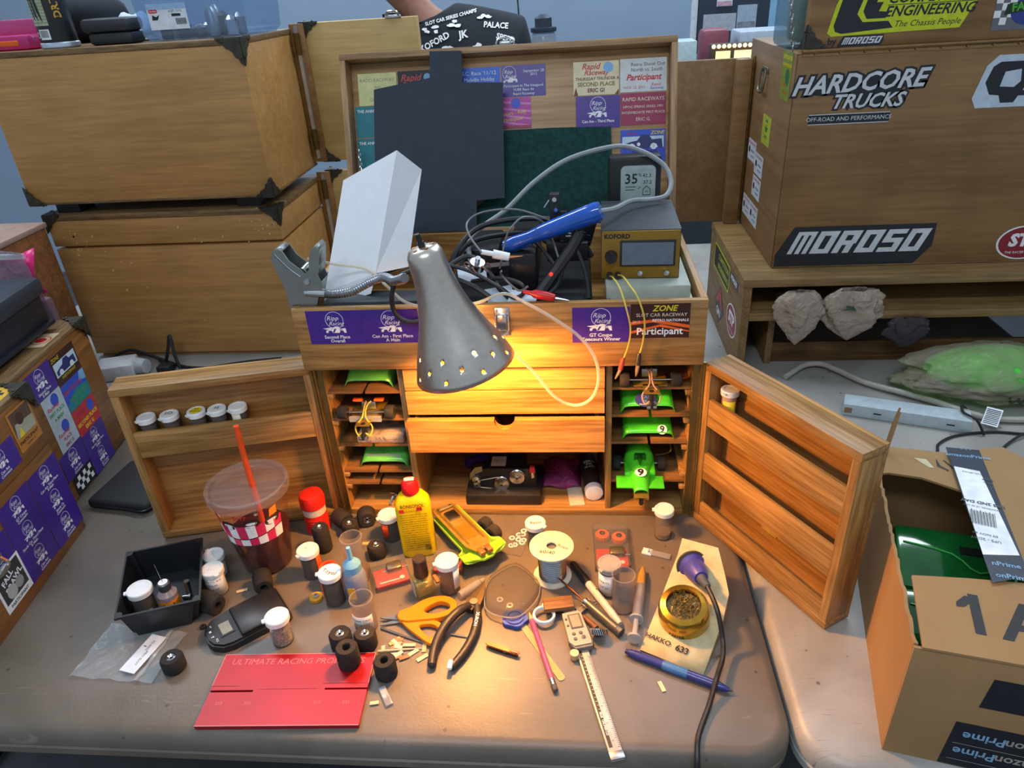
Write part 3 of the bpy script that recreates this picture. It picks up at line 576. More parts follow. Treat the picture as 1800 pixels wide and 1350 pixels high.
g = G(); g.box(.0, -.001, -.006, .05, .001, .0, M=RZ(.2)); obj('bracket', g, STEEL, PT)
PR = thing('test_probe', 'white insulated clip with copper tip resting on the blue controller', 'clip', (-.005, .025, .472)); pi_ = T(.005, -.025, -.472)
g = G(); g.cyl((-.023, .024, .4765), (-.006, .025, .4725), .0038, seg=12); g.cyl((-.006, .025, .4725), (.018, .026, .4665), .0068, .0062, 14); obj('sleeve', g, WHITEPL, PR, pi_)
g = G(); g.ring([(.0045, 0), (.0034, .006), (.0008, .020)], 10, along((.018, .026, .4665), (.037, .028, .4668))[0], sq=.5); obj('jaw', g, mat('b87850', .35, .9), PR, pi_)
RC = thing('red_clip', 'red alligator clip lying on the front of the tray rim', 'clip', (.07, -.004, .418)); ri = T(-.07, .004, -.418)
g = G(); g.ring([(.003, 0), (.0034, .012), (.0064, .017), (.0066, .034), (.005, .047)], 12, along((.039, -.012, .4270), (.086, -.0175, .4184))[0]); obj('sleeve', g, mat('b81420', .35), RC, ri)
g = G(); g.ring([(.0036, 0), (.003, .008), (.0006, .020)], 10, along((.086, -.0175, .4184), (.104, -.0195, .4150))[0], sq=.5); obj('jaw', g, CHROME, RC, ri)
LED = obj('indicator_light', G().ball((.078, .0455, .4305), .003, 10), mat('ff2010', .4, 0, .05, 60, 0, 4), None, None, .6, 'tiny glowing red indicator light among the tray electronics', 'light')
# yellow test leads hanging over the tray front
YW = mat('d2bc4a', .45)
for pts, tip, cm, lb in (([(.1665, .040, .427), (.170, .02, .432), (.178, -.01, .428), (.186, -.034, .408), (.193, -.036, .375), (.190, -.034, .345), (.184, -.034, .326)], [(.184, -.034, .328), (.1795, -.036, .309), (.172, -.038, .294)], mat('a8382a', .45), 'yellow test lead ending in a red-sleeved alligator clip'),
                     ([(.1785, .041, .428), (.184, .02, .434), (.192, -.01, .432), (.203, -.032, .420), (.2125, -.036, .388), (.211, -.035, .352), (.207, -.034, .333)], [(.207, -.034, .335), (.205, -.036, .316), (.2025, -.038, .298)], mat('2b2522', .45), 'yellow test lead ending in a dark-sleeved alligator clip')):
    t = thing('test_lead', lb, 'test lead', pts[0]); ti = T(*[-c for c in pts[0]])
    g = G(); g.tube(pts, .0013, 6, 6); obj('wire', g, YW, t, ti); g = G(); Mx, l = along(tip[0], tip[1]); g.ring([(.0022, 0), (.0036, .006), (.0038, l)], 10, Mx); obj('sleeve', g, cm, t, ti)
    g = G(); Mx, l = along(tip[1], tip[2]); g.ring([(.0038, 0), (.0034, l*.5), (.0012, l)], 10, Mx, sq=.55); obj('jaw', g, mat('cbb89a', .3, .9), t, ti)
# ================================================================== vials
CAP = mat('e9edee', .4, 0, .04); CLEARV = clear('f4efec', .13, .2, 'd8d2cc'); BLACKV = mat('25211f', .6, 0, .2, 200); AMBERV = mat('8c5a24', .3)
def vial(x, y, h, r, label, inner=None, band=None, bandc=WHITE, lid=CAP, z0=0, lidtext=None, M=None, tab=.8, fill=.75, bandtext=None, lidc=None, group=None, cat='vial'):
    t = thing('plastic_vial', label, cat, (x, y, z0), 0, group, M); hb = h-.006 if lid else h; wt = .0011
    g = G(); g.ring([(0, 0), (r-.001, 0), (r, .002), (r, hb), (r+.0008, hb), (r+.0008, hb+.0008)]+([(r-wt, hb+.0008), (r-wt, .0025), (0, .002)] if inner is None else [(0, hb)]), 24); obj('body', g, CLEARV, t)
    if inner: obj('contents', G().ring([(0, .002), (r*.9, .0022), (r*.9, hb*fill), (0, hb*fill+.001)], 18), inner, t)
    if band:
        a0, a1, z1, z2 = band; n = 10; g = G(); V = [[g.bm.verts.new(((r+.0004)*math.cos(a0+(a1-a0)*i/n), (r+.0004)*math.sin(a0+(a1-a0)*i/n), z)) for i in range(n+1)] for z in (z1*h, z2*h)]
        for i in range(n): g.bm.faces.new((V[0][i], V[0][i+1], V[1][i+1], V[1][i]))
        lb = obj('paper_label', g, bandc, t, solid=.0002)
        if bandtext:
            am = (a0+a1)/2; marks(lb, None, [('t', s, 0, (z1+z2)/2*h+dy, sz, INK) for s, dy, sz in bandtext], warp=lambda X, Yy, Z: ((r+.0007)*math.cos(am+X/r), (r+.0007)*math.sin(am+X/r), Yy))
    if lid:
        g = G(); g.ring([(r+.0006, hb-.004), (r+.002, hb-.004), (r+.0022, hb+.0035), (r+.0012, hb+.005), (r-.002, hb+.0052), (r-.0025, hb+.0044), (0, hb+.0044)], 28, cap0=False)
        g.prism([(r, -.004), (r+.0055, -.003), (r+.0055, .003), (r, .004)], hb+.001, hb+.0035, RZ(tab+PI))
        L_ = obj('lid', g, lid, t)
        if lidc: obj('lid_sticker', G().ring([(0, hb+.0048), (r-.003, hb+.0048)], 20, cap0=False, cap1=False), lidc, L_)
        if lidtext: marks(L_, T(0, 0, hb+.005), [('t', s, dx, dy, sz, INK, {'rot': rot}) for s, dx, dy, sz, rot in lidtext])
    return t
dl = Vector((-.976, -.219, 0)).normalized(); nl = Vector((.219, -.976, 0))
for i, (s, lb, kw) in enumerate(((.2805, 'plain white capped vial on the left door rack, beside its free edge', {}), (.2438, 'white capped vial with handwriting SO on the left door rack', {'lidtext': [('SO', -.001, .001, .011, .2), ('.', .007, .002, .008, 0)]}), (.2010, 'vial with yellow label on its cap in the left door rack', {'lidc': YEL, 'lidtext': [('5/6', .0, .004, .006, .1), ('PINION', 0, -.003, .005, .1)]}),
                 (.1679, 'white capped vial marked 22 in the left door rack', {'lidtext': [('22', .0, .0, .009, .1)]}), (.1348, 'white capped vial on the left door rack, closest to the hinge', {'band': (-2.2, -1.0, .3, .9), 'bandc': CREAM}))):
    q = Vector((-.308, -.004, .1785))+dl*s-nl*.024; vial(q.x, q.y, .060, .0128, lb, inner=mat('4a3a34', .6), z0=q.z, group='vials in the left door rack', tab=1.0, **kw)
dr = Vector((.521, -.853, 0)).normalized(); nr = Vector((-.853, -.521, 0)); q = Vector((.308, -.004, .2015))+dr*.034-nr*.024
vial(q.x, q.y, .064, .0118, 'white capped vial with yellow label on the right door rack', inner=mat('cfae94', .6), band=(-2.6, -.9, .05, .72), bandc=YEL, z0=q.z, fill=.9)
# ================================================================== things inside the cabinet
def tyre(t, c, r=.0125, w_=.018, ax='x', hub=CHROME):
    M = T(*c) @ (RY(PI/2) if ax == 'x' else Matrix.Identity(4)); 
    o = obj('tyre', G().ring([(r*.45, -w_/2), (r*.92, -w_/2), (r, -w_/2+.0015), (r, w_/2-.0015), (r*.92, w_/2), (r*.45, w_/2)], 20, M), RUBBER, t); obj('hub', G().ring([(.0015, -w_/2+.001), (r*.45, -w_/2+.0005), (r*.45, w_/2-.0005), (.0015, w_/2-.001)], 14, M), hub, o)
GB = mat('3aa040', .22, 0, .1, 40, 0, 0, .3); GB2 = mat('62c456', .25, 0, .12, 40, 0, 0, .3); GD = mat('1f7a48', .3, 0, .1, 40)
def bodyshell(name, x0, x1, y0, y1, z0, h, m, label, r=.008):
    t = thing(name, label, 'car body', ((x0+x1)/2, (y0+y1)/2, z0)); w_, d_ = x1-x0, y1-y0
    def f(u, v):
        x = -w_/2+w_*u; e = max(0, 1-abs(2*u-1)**6)**.35; sl = .35+.65*min(1, v*2.2) if v < .6 else 1-.3*(v-.6); return (x, -d_/2+d_*v, h*e*min(1, sl))
    obj('shell', G().grid(f, 14, 12), m, t, smooth=1, solid=.0012); return t
bodyshell('model_car', -.268, -.186, .018, .12, .2525, .036, GB2, 'green clear-plastic car body on the top left shelf')
t = bodyshell('model_car', -.266, -.180, .014, .12, .0935, .036, GB2, 'pale green plastic car body on the fourth left shelf down')
obj('windscreen', G().box(-.03, -.045, .012, .03, -.043, .022), clear('d8ffd8', .4), t)
t = thing('parts_bag', 'folded clear plastic parts sleeve on the third left shelf down', 'plastic sleeve', (-.220, .05, .1485)); obj('sleeve', G().box(-.040, -.044, 0, .042, .04, .016, bev=.004), film('e8dcd0', .55, .25, 'cdbfb4'), t)
def chassis(loc, label, wire, wheels=True, rz=0):
    t = thing('car_chassis', label, 'car chassis', loc, rz)
    g = G(); g.box(-.026, -.004, .004, .026, .095, .0056); g.box(-.012, -.028, .004, .012, 0, .0056); obj('chassis_plate', g, BRASS, t)
    g = G(); g.cyl((-.040, .004, .012), (.040, .004, .012), .0015, seg=10); obj('axle', g, CHROME, t)
    for s in (-1, 1): tyre(t, (s*.040, .004, .012), .0115, .015)
    obj('motor', G().box(-.013, .02, .006, .013, .05, .022, bev=.003), STEEL, t)
    g = G(); g.cyl((0, -.022, -.012), (0, -.022, .006), .004, seg=10); g.box(-.002, -.036, -.018, .002, -.012, -.008); obj('guide_flag', g, BLKPL, t)
    for s in (-1, 1):
        g = G(); g.tube([(s*.005, .03, .020), (s*.002, .005, .022), (s*.003, -.012, .012), (s*.014, -.020, -.002), (s*.010, -.026, -.014), (s*.003, -.026, -.010)], .0013, 6); obj('lead_wire', g, wire, t)
    obj('front_clip', G().box(-.008, -.034, -.020, .008, -.026, -.014, bev=.002), CHROME, t); return t
t = chassis((-.234, .002, .2005), 'slot car chassis with yellow wires and orange clips on the second left shelf', YW)
for s in (-1, 1): obj('body_clip', G().box(s*.018-.008, .02, .022, s*.018+.008, .03, .026, bev=.001), ORANGE, t)
obj('front_bumper', G().box(-.027, -.008, .000, .027, -.004, .009), clear('ffffff', .4), t)
chassis((.229, .004, .2545), 'slot car chassis with pink wires on the top right shelf', mat('b08a7c', .45))
t = thing('metal_guide', 'small shiny metal guide part on the bottom left shelf', 'metal part', (-.213, .02, .0125)); g = G()
for k in range(3): g.tube([(-.010+.01*k, -.01, .002), (-.004+.008*k, 0, .014), (.0-.006*k, .012, .004+.004*k)], .0025, 6)
obj('bracket', g, CHROME, t)
GBR = mat('4ad12c', .25, 0, .08, 40, 0, 0, .3)
t = bodyshell('model_car', .184, .272, .010, .12, .2035, .038, GBR, 'bright green car body with round purple emblem on the second right shelf')
s_ = obj('emblem', G().prism([(a*1.35, b) for a, b in circ(.0125, 24)], 0, .0006, frame((-.004, -.048, .021), (1, 0, 0), (0, .75, .66))), mat('2c2a80', .4), t); marks(s_, frame((-.004, -.0486, .0216), (1, 0, 0), (0, .75, .66)), [('t', 'OLD', .002, .004, .007, LBLUE), ('t', 'JK', .0, -.003, .007, LBLUE), ('t', 'PRODUCTS', .0, -.0085, .004, WHITE)])
t = bodyshell('model_car', .188, .273, .012, .12, .1515, .034, GBR, 'green car body with number on its flank on the third right shelf')
marks(t, frame((.022, -.050, .016), (1, 0, 0), (0, .6, .8)), [('p', circ(.008, 18), WHITE), ('t', '9', 0, 0, .016, BLACK, {'bold': .03})])
# open-wheel car number 9
F1 = thing('slot_car', 'bright green open-wheel slot car number 9 on the lower right shelf', 'slot car', (.218, .0, .0735), -.02)
def f1(u, v):
    y = .075-.115*v; wv = [.020, .024, .026, .022, .017, .014, .011][min(6, int(v*6))]; wv2 = [.020, .024, .026, .022, .017, .014, .011][min(6, int(v*6)+1)]; wd = wv+(wv2-wv)*(v*6-int(v*6))
    hs = [.036, .040, .041, .026, .021, .016, .007]; k = min(6, int(v*6)); h = hs[k]+(hs[min(6, k+1)]-hs[k])*(v*6-k); a = PI*u
    return (wd*math.cos(a), y, .006+h*math.sin(a)**.8)
obj('body_shell', G().grid(f1, 14, 24), GBR, F1, smooth=1.0, solid=.001)
g = G(); g.prism([(-.010, 0), (-.004, .0), (0, -.016), (.004, 0), (.010, 0), (.008, .006), (-.008, .006)], 0, .012, T(0, .018, .030)); obj('windscreen', g, mat('1d5a18', .3), F1)
g = G(); g.box(-.040, -.030, .008, .038, .002, .011, bev=.001); obj('side_wing', g, GBR, F1); g = G(); g.box(-.026, .0, .008, .026, .05, .020, bev=.004); obj('side_pod', g, GBR, F1)
marks(F1, frame((0, -.012, .0280), (1, 0, 0), (0, .93, .36)), [('p', [(a*1.2, b) for a, b in circ(.0082, 20)], WHITE), ('t', '9', 0, 0, .0175, BLACK, {'bold': .04, 'sx': 1.2})])
for s in (-1, 1): tyre(F1, (s*.038, .036, .013), .0125, .013)
g = G(); g.cyl((-.038, .036, .013), (.038, .036, .013), .0017, seg=10); obj('axle', g, CHROME, F1)
g = G(); g.box(-.012, -.044, -.004, -.004, -.03, .004, bev=.001); g.box(.004, -.044, -.004, .012, -.03, .004, bev=.001); g.box(-.012, -.048, .002, .012, -.03, .005, bev=.001); obj('guide_bracket', g, BRASS, F1)
g = G(); g.cyl((0, -.042, -.014), (0, -.042, .0), .0035, seg=10); obj('guide_flag', g, BLKPL, F1)
g = G(); g.tube([(.03, .05, .02), (.045, .04, .03), (.052, .03, .045), (.050, .05, .05)], .001, 6); obj('antenna_wire', g, BRASS, F1)
# commutator lathe
CL = thing('comm_lathe', 'small black bench lathe with steel pulleys and drive belts', 'lathe', (-.018, .045, .0125))
obj('base', G().box(-.067, -.034, 0, .067, .06, .022, bev=.003), BLKPL, CL)
g = G(); g.prism([(-.060, 0), (.058, 0), (.058, .040), (-.045, .040), (-.056, .036), (-.062, .024)], -.004, .004, frame((0, -.006, .022), (1, 0, 0), (0, 0, 1))); obj('upright', g, mat('1a1a1c', .35), CL)
g = G(); g.prism([(.0, .0), (.0, .010), (-.012, .008), (-.022, -.004), (-.024, -.018), (-.017, -.018), (-.014, -.006)], -.006, .006, frame((-.036, -.006, .058), (1, 0, 0), (0, 0, 1))); obj('motor_clamp', g, STEEL, CL)
for (x, z, r) in ((-.047, .032, .006), (-.047, .042, .0075), (-.003, .033, .0132), (.025, .048, .0132)):
    g = G(); g.ring([(.002, 0), (r, 0), (r, .002), (r*.85, .004), (r, .006), (r, .008), (r*.5, .0085), (.002, .010)], 24, frame((x, -.010, z), (1, 0, 0), (0, 0, 1))); obj('pulley', g, CHROME, CL)
g = G(); g.tube([(-.047, -.014, .0375), (-.025, -.014, .043), (-.003, -.014, .0462), (.0095, -.014, .033), (-.003, -.014, .0198), (-.025, -.014, .022), (-.047, -.014, .0262), (-.0525, -.014, .032)], .0008, 5, 5, True); obj('drive_belt', g, mat('c8bca8', .5), CL)
obj('motor', G().box(-.030, .004, .024, .040, .045, .060, bev=.006), BLKPL, CL)
obj('data_plate', G().box(-.022, -.002, .060, .004, .028, .0612), mat('d8d2c4', .5), CL); g = G(); g.box(.050, -.016, .045, .056, -.008, .066, bev=.001); obj('tool_rest', g, CHROME, CL); obj('red_tip', G().box(.048, -.018, .058, .057, -.010, .070, bev=.001), RED, CL)
marks(CL, frame((-.009, .013, .0614), (1, 0, 0), (0, 1, 0)), [('t', s, 0, .010-.0055*i, .005, INK) for i, s in enumerate(('LATHE', 'SERIAL 214', 'USE OIL', 'MADE IN USA'))][:3])
t = thing('parts_tube', 'purple and red printed tube lying behind the small lathe', 'tube', (-.07, .128, .0125), .2); obj('wrapper', G().cyl((-.03, 0, .011), (.04, .02, .011), .010), mat('3c2c8c', .4), t)
BT = thing('oil_bottle', 'black bottle with white label and white cap lying on the cabinet floor', 'bottle', (.138, .045, .0125)); Mx, l = along((-.008, .085, .0165), (.004, -.022, .0165))
obj('body', G().ring([(0, 0), (.014, 0), (.015, .003), (.015, l-.022), (.011, l-.015), (.011, l-.010)], 22, Mx), mat('242022', .4), BT); obj('cap', G().ring([(.0150, l-.014), (.0158, l-.013), (.0158, l-.001), (.014, l), (0, l)], 22, Mx), WHITEPL, BT)
lb = obj('paper_label', G().ring([(.0153, .03), (.0153, l-.026)], 22, Mx, False, False), mat('2a2628', .5), BT)
marks(lb, None, [('t', s, 0, .074-i*.008, .0085, WHITE, {'bold': .02}) for i, s in enumerate(('ZERO', 'OIL', 'SLOT'))], warp=lambda X, Yy, Z: tuple(Mx @ Vector((.0156*math.cos(-PI/2+0.0+X/.0156), .0156*math.sin(-PI/2+X/.0156)*-1, .02+(.085-Yy)))))
for i, (x, y, rz, mm, lb) in enumerate(((.107, .055, .12, mat('d6cbb8', .6), 'narrow cream instruction sheet beside the lying oil bottle'), (.150, .146, -.08, mat('b8b0a4', .6), 'printed paper sheet standing behind the lying oil bottle'))):
    t = thing('instruction_sheet', lb, 'paper', (x, y, .0125), rz); obj('sheet', G().box(-.013, -.045, 0, .013, .05, .002) if i == 0 else G().box(-.022, -.003, 0, .0, .0, .075), mm, t, smooth=0)
t = thing('pink_pouch', 'crumpled pink and purple plastic pouch beside the oil bottle', 'pouch', (.084, .100, .0125))
def pf(u, v): return (-.035+.07*u, -.045+.09*v, .018*math.sin(PI*u)*math.sin(PI*v)+.004*math.sin(9*u+5*v)+.006)
obj('film', G().grid(pf, 10, 10), film('d85a9a', .6, .3, 'b04a84'), t, smooth=1.0, solid=.0008)
# ================================================================== things on the brown table
# drink cup
CU = thing('drink_cup', 'clear plastic cup of dark red drink with domed rim lid and orange straw', 'cup', (-.401, -.122, 0))
cr = lambda z: .0385+.0205*(z/.160)
g = G(); g.ring([(0, .001), (.036, .001), (cr(.004), .004), (cr(.08), .08), (cr(.155), .155)], 36); obj('cup_wall', g, clear('f8f0ee', .05, .10, 'a89c98'), CU)
g = G(); g.ring([(0, .003), (.036, .0035), (cr(.006)-.0012, .006), (cr(.074)-.0012, .074), (0, .076)], 32); obj('drink', g, mat('4a1518', .18, 0, .12, 40, 0, 0, .4), CU)
g = G(); g.ring([(.0600, .148), (.0635, .150), (.0645, .158), (.0632, .1645), (.0600, .1655), (.0570, .163), (.0560, .157), (.0545, .1555), (.040, .1565), (.012, .158), (0, .158)], 40, cap0=False); obj('cup_lid', g, clear('f6f0ee', .15, .15), CU)
g = G(); g.tube([(.006, .0, .05), (.0085, .0, .098), (.009, 0, .149), (.009, .0, .2), (.0095, .002, .268)], .0046, 10, 3); obj('straw', g, mat('e8541c', .35), CU)
PINK = mat('d6285a', .4); DKB = mat('3a1a18', .4)
def cw(X, Y_, Z): 
    a = -PI/2+X/.055; r = cr(Y_)+.0004; return (r*math.cos(a), r*math.sin(a), Y_)
it = []
for k in range(9):
    x0 = -.066+k*.0150; m_ = (PINK, WHITE)[k % 2]
    it += [('p', [(x0+.015*u, .098-.005*math.cos((x0+.015*u)*40)) for u in (0, .25, .5, .75, 1)]+[(x0+.015*u, .120) for u in (1, .75, .5, .25, 0)], m_), ('p', [(x0+.015*u, .078) for u in (0, .25, .5, .75, 1)]+[(x0+.015*u, .096-.005*math.cos((x0+.015*u)*40)) for u in (1, .75, .5, .25, 0)], (WHITE, PINK)[k % 2])]
for cx, cz in ((-.018, .121), (.020, .124), (.052, .118), (-.05, .122)): it += [('p', [(cx+a*1.5, cz+b) for a, b in circ(.0088, 18)], DKB), ('p', [(cx+a*1.9, cz+b*.6) for a, b in circ(.0045, 14)], WHITE)]
it += [('p', [(.048, .125), (.062, .127), (.062, .143), (.050, .140)], mat('f0901c', .4)), ('t', 'brrr', .006, .139, .012, RED, {'bold': .02}), ('t', '*', -.03, .135, .016, WHITE), ('t', '*', .03, .138, .014, WHITE)]
marks(CU, None, it, 'cup_print', warp=cw)
# ribbed red bottle
t = thing('ribbed_bottle', 'red ribbed bottle with red cap and white band', 'bottle', (-.342, -.040, 0)); pr = [(0, 0), (.018, 0)]
for k in range(7): pr += [(.0205, .002+k*.0048), (.0195, .0044+k*.0048)]
REDG = mat('d8281c', .35); obj('body', G().ring(pr+[(.0195, .040), (0, .040)], 26), REDG, t); obj('paper_band', G().ring([(0, .040), (.0198, .040), (.0198, .055), (0, .055)], 26), mat('d8c8bc', .5), t); obj('cap', G().ring([(0, .055), (.0215, .055), (.0218, .070), (.0195, .078), (.012, .0812), (0, .0815)], 26), REDG, t)
# foam tyres
def ftyre(x, y, r, h, label, hub=True, lying=None, z0=0, group='loose foam tyres on the table'):
    M = T(x, y, z0) if lying is None else T(x, y, z0+r) @ RZ(lying) @ RX(PI/2) @ T(0, 0, -h/2)
    t = thing('foam_tyre', label, 'tyre', group=group, M=M)
    obj('foam', G().ring([(r*.42, 0), (r*.9, 0), (r, .003), (r, h-.004), (r*.86, h), (r*.42, h)], 24), RUBBER, t)
    if hub: obj('hub', G().ring([(.0018, .001), (r*.42, .001), (r*.42, h-.0005), (r*.30, h+.0004), (.0018, h-.002)], 16), CHROME, t)
    else: obj('bore', G().ring([(r*.42, .0008), (r*.36, .0008), (r*.36, h-.001), (r*.42, h-.001)], 16, cap0=False, cap1=False), RUBBER, t)
ftyre(-.300, -.031, .0155, .030, 'black foam tyre lying on its side behind the red ribbed bottle', False, .9)
ftyre(-.279, -.054, .0145, .026, 'hubbed foam tyre standing in front of the lying tyre by the red bottle')
ftyre(-.257, -.026, .0165, .024, 'foam tyre tipped towards the cabinet corner with its hub facing out', True, .35)
ftyre(-.219, -.107, .0150, .026, 'hubbed foam tyre behind the tilted red motor case')
ftyre(-.315, -.092, .0140, .050, 'tall dark foam tyre behind the vial with dotted cap', True)
ftyre(-.226, -.292, .0160, .028, 'hubbed tyre of the trio by the red block, beside the other hubbed one')
ftyre(-.190, -.2905, .0160, .028, 'hubbed tyre of the trio by the red block, at the foot of the open vial')
ftyre(-.204, -.327, .0158, .034, 'hubless foam tyre of the trio standing on the red block edge', False, None, .0070)
ftyre(-.150, -.338, .0155, .030, 'single hubless foam tyre beside the corner of the red block', False)
ftyre(-.457, -.337, .0160, .024, 'single hubbed tyre at the corner of the clear zip bag')
ftyre(-.452, -.229, .0160, .036, 'fat black foam tyre lying against the black parts tray', False, 1.2)
ftyre(-.386, -.182, .0150, .034, 'small black foam tyre lying behind the pocket scale', False, .5)
ftyre(-.450, -.264, .0048, .004, 'tiny black rubber ring beside the zip bag', False)
# vials on the table
ORL = mat('f0501c', .45)
DOTS = lambda s: [(c, random.uniform(-.007, .007), random.uniform(-.007, .007), .0055, random.uniform(0, 2)) for c in s]
vial(-.315, -.151, .056, .0155, 'vial of black tyres with ink dashes on its cap beside the orange reel', BLACKV, (-.5, .9, .15, .8), ORL, lidtext=DOTS("-.~'-~"), tab=.9)
vial(-.261, -.206, .062, .0158, 'vial of black tyres with Toyol handwritten on its cap', BLACKV, (-3.4, -2.3, .15, .8), ORL, lidtext=[('Toyol', 0, -.001, .0105, -.35)], tab=.2)
vial(-.205, -.062, .054, .0155, 'vial with orange label and specked cap beside the yellow fuel bottle', BLACKV, (-2.3, -1.5, .25, .75), ORL, lidtext=DOTS("-.~'--"), tab=.6)
vial(-.086, -.178, .062, .0160, 'white capped vial of brass gears in front of the green car', AMBERV, (-.9, .4, .2, .8), PAPER, lidtext=DOTS("'-~.-"), tab=.4, fill=.4)
vial(.044, -.078, .052, .0150, 'white capped vial with handwriting beside the bag of white washers', mat('2e2a28', .5), lidtext=[('Realit', .001, -.002, .0085, .15)], tab=2.6)
vial(.254, -.052, .060, .0140, 'nearly empty clear vial with plain white cap by the right door', mat('7a6a5c', .5), fill=.2, tab=0)
vial(.160, -.178, .060, .0160, 'clear-capped vial with dark printed wrap beside the empty open vial', mat('2a2826', .5), (-3.0, -1.3, .1, .75), PAPER, lid=clear('f2eeea', .45, .2), fill=.7, bandtext=[('PARTS', .006, .006), ('KIT 24', -.004, .005)])
vial(.179, -.210, .066, .0165, 'empty open clear vial standing next to the syringe', lid=None)
vial(-.199, -.2565, .060, .0165, 'open clear vial with printed label at the scissor tips', lid=None, band=(-2.6, -.5, .1, .62), bandc=mat('d8cfca', .6), bandtext=[('FOAM TIRES', .008, .0055), ('FRONT 24', .0, .005), ('SOFT', -.008, .005)])
vial(-.317, -.284, .052, .0155, 'white capped clear vial of screws beside the pocket scale', mat('b0b0b0', .35, .6, .5, 400), fill=.6, tab=.5)
vial(-.475, -.152, .044, .0150, 'white vial with blue ink on cap wedged behind its twin', CAP, lidtext=DOTS("'-~-"), tab=-.6)
vial(-.458, -.190, .050, .0155, 'white vial wrapped in printed paper in front of its twin', CAP, (-3, 0, .1, .85), WHITE, lidtext=DOTS("-'~-"), tab=2.4, bandtext=[('TRUED TO .810', .010, .0046), ('MEDIUM', .002, .0046), ('PRO SLOT', -.006, .0046)])
# open pink vial with blue squeeze bottle
t = thing('squeeze_bottle', 'soft clear bottle with blue nozzle standing in front of the pink open vial', 'bottle', (-.228, -.196, 0)); obj('body', G().ring([(0, 0), (.0165, 0), (.0182, .003), (.0182, .045), (.0150, .054), (.0125, .057)], 24), clear('c8d4ea', .5, .2, 'a8b4cc'), t)
obj('fluid', G().ring([(0, .002), (.0165, .003), (.0165, .022), (0, .022)], 20), mat('5a5a86', .3), t); obj('nozzle', G().ring([(.0135, .056), (.0138, .068), (.010, .073), (.0045, .078), (.0032, .100), (0, .1005)], 20), mat('6aa8d4', .35), t); obj('paper_label', G().box(-.007, -.0190, .012, .004, -.0178, .034), mat('d8a42c', .5), t)
vial(-.236, -.160, .088, .0165, 'tall open pinkish vial behind the blue-nozzled bottle', lid=None)
t = thing('orange_reel', 'orange threaded cap standing behind the Toyol vial', 'cap', (-.279, -.170, 0)); pr = [(.0, 0), (.0145, 0)]
for k in range(6): pr += [(.0158, .003+k*.005), (.0150, .0055+k*.005)]
obj('cap_body', G().ring(pr+[(.0145, .036), (.009, .037), (.009, .033), (0, .033)], 24), ORL, t)
t = thing('brass_gear', 'small yellow plastic gear with metal hub on the table', 'gear', (-.294, -.203, 0), 0); GY = mat('d89a1c', .4)
obj('gear_ring', G().prism([(((.0095 if k % 2 else .0105))*math.cos(2*PI*k/40), ((.0095 if k % 2 else .0105))*math.sin(2*PI*k/40)) for k in range(40)], 0, .005), GY, t); obj('hub', G().ring([(.002, .0), (.0045, 0), (.0045, .008), (.002, .008)], 14), CHROME, t)
# lighter fluid bottle
RB = thing('lighter_fluid', 'yellow flat lighter fluid bottle with red cap', 'bottle', (-.150, -.094, 0), .18); YP = mat('ecc80a', .32)
def oval(w_, d_, n=28, p=.55): return [(math.copysign(abs(math.cos(2*PI*i/n))**p, math.cos(2*PI*i/n))*w_/2, math.copysign(abs(math.sin(2*PI*i/n))**p, math.sin(2*PI*i/n))*d_/2) for i in range(n)]
g = G(); rows = []
for (w_, d_, z) in ((.052, .026, 0), (.056, .030, .003), (.0565, .031, .05), (.0575, .031, .098), (.054, .030, .110), (.040, .028, .121), (.026, .024, .126), (.022, .022, .129)): rows.append([g.bm.verts.new((x, y, z)) for x, y in oval(w_, d_, p=.5 if z < .115 else .8)])
for a, b_ in zip(rows, rows[1:]):
    for i in range(28): g.bm.faces.new((a[i], a[(i+1) % 28], b_[(i+1) % 28], b_[i]))
g.bm.faces.new(rows[0][::-1]); g.bm.faces.new(rows[-1]); obj('body', g, YP, RB)
obj('cap', G().ring([(.0135, .126), (.0140, .128), (.0135, .141), (.0105, .147), (.0085, .149), (0, .149)], 22), mat('d01018', .35), RB); obj('spout_tip', G().box(-.008, -.004, .1485, .008, .004, .151, bev=.001), mat('e8c8c4', .4), RB)
DY = mat('3c3408', .5); it = [('t', 'RONSONOL', 0, .046, .0092, DY, {'bold': .02, 'sx': .74}), ('p', [(-.022, .034), (-.014, .034), (-.014, .041), (-.022, .041)], RED), ('p', [(.006, .036), (.015, .036), (.015, .043), (.006, .043)], RED), ('t', 'LIGHTER FUEL', -.003, .036, .0035, DY)]
for k in range(17):
    wd = random.uniform(.030, .040); y = .029-k*.0045; it += [('t', random.choice(['DANGER HARMFUL IF SWALLOWED', 'EXTREMELY FLAMMABLE LIQUID', 'KEEP AWAY FROM HEAT AND FLAME', 'USE ONLY IN LIGHTERS FILL SLOWLY', 'IF SWALLOWED CALL A PHYSICIAN']), 0, y, .0026, DY, {'bold': .01})]
it += [('p', [(.012+.0012*k, -.046), (.0126+.0012*k, -.046), (.0126+.0012*k, -.034), (.012+.0012*k, -.034)], DY) for k in range(8)]
marks(RB, frame((0, -.0162, .062), (1, 0, 0), (0, 0, 1)), it)
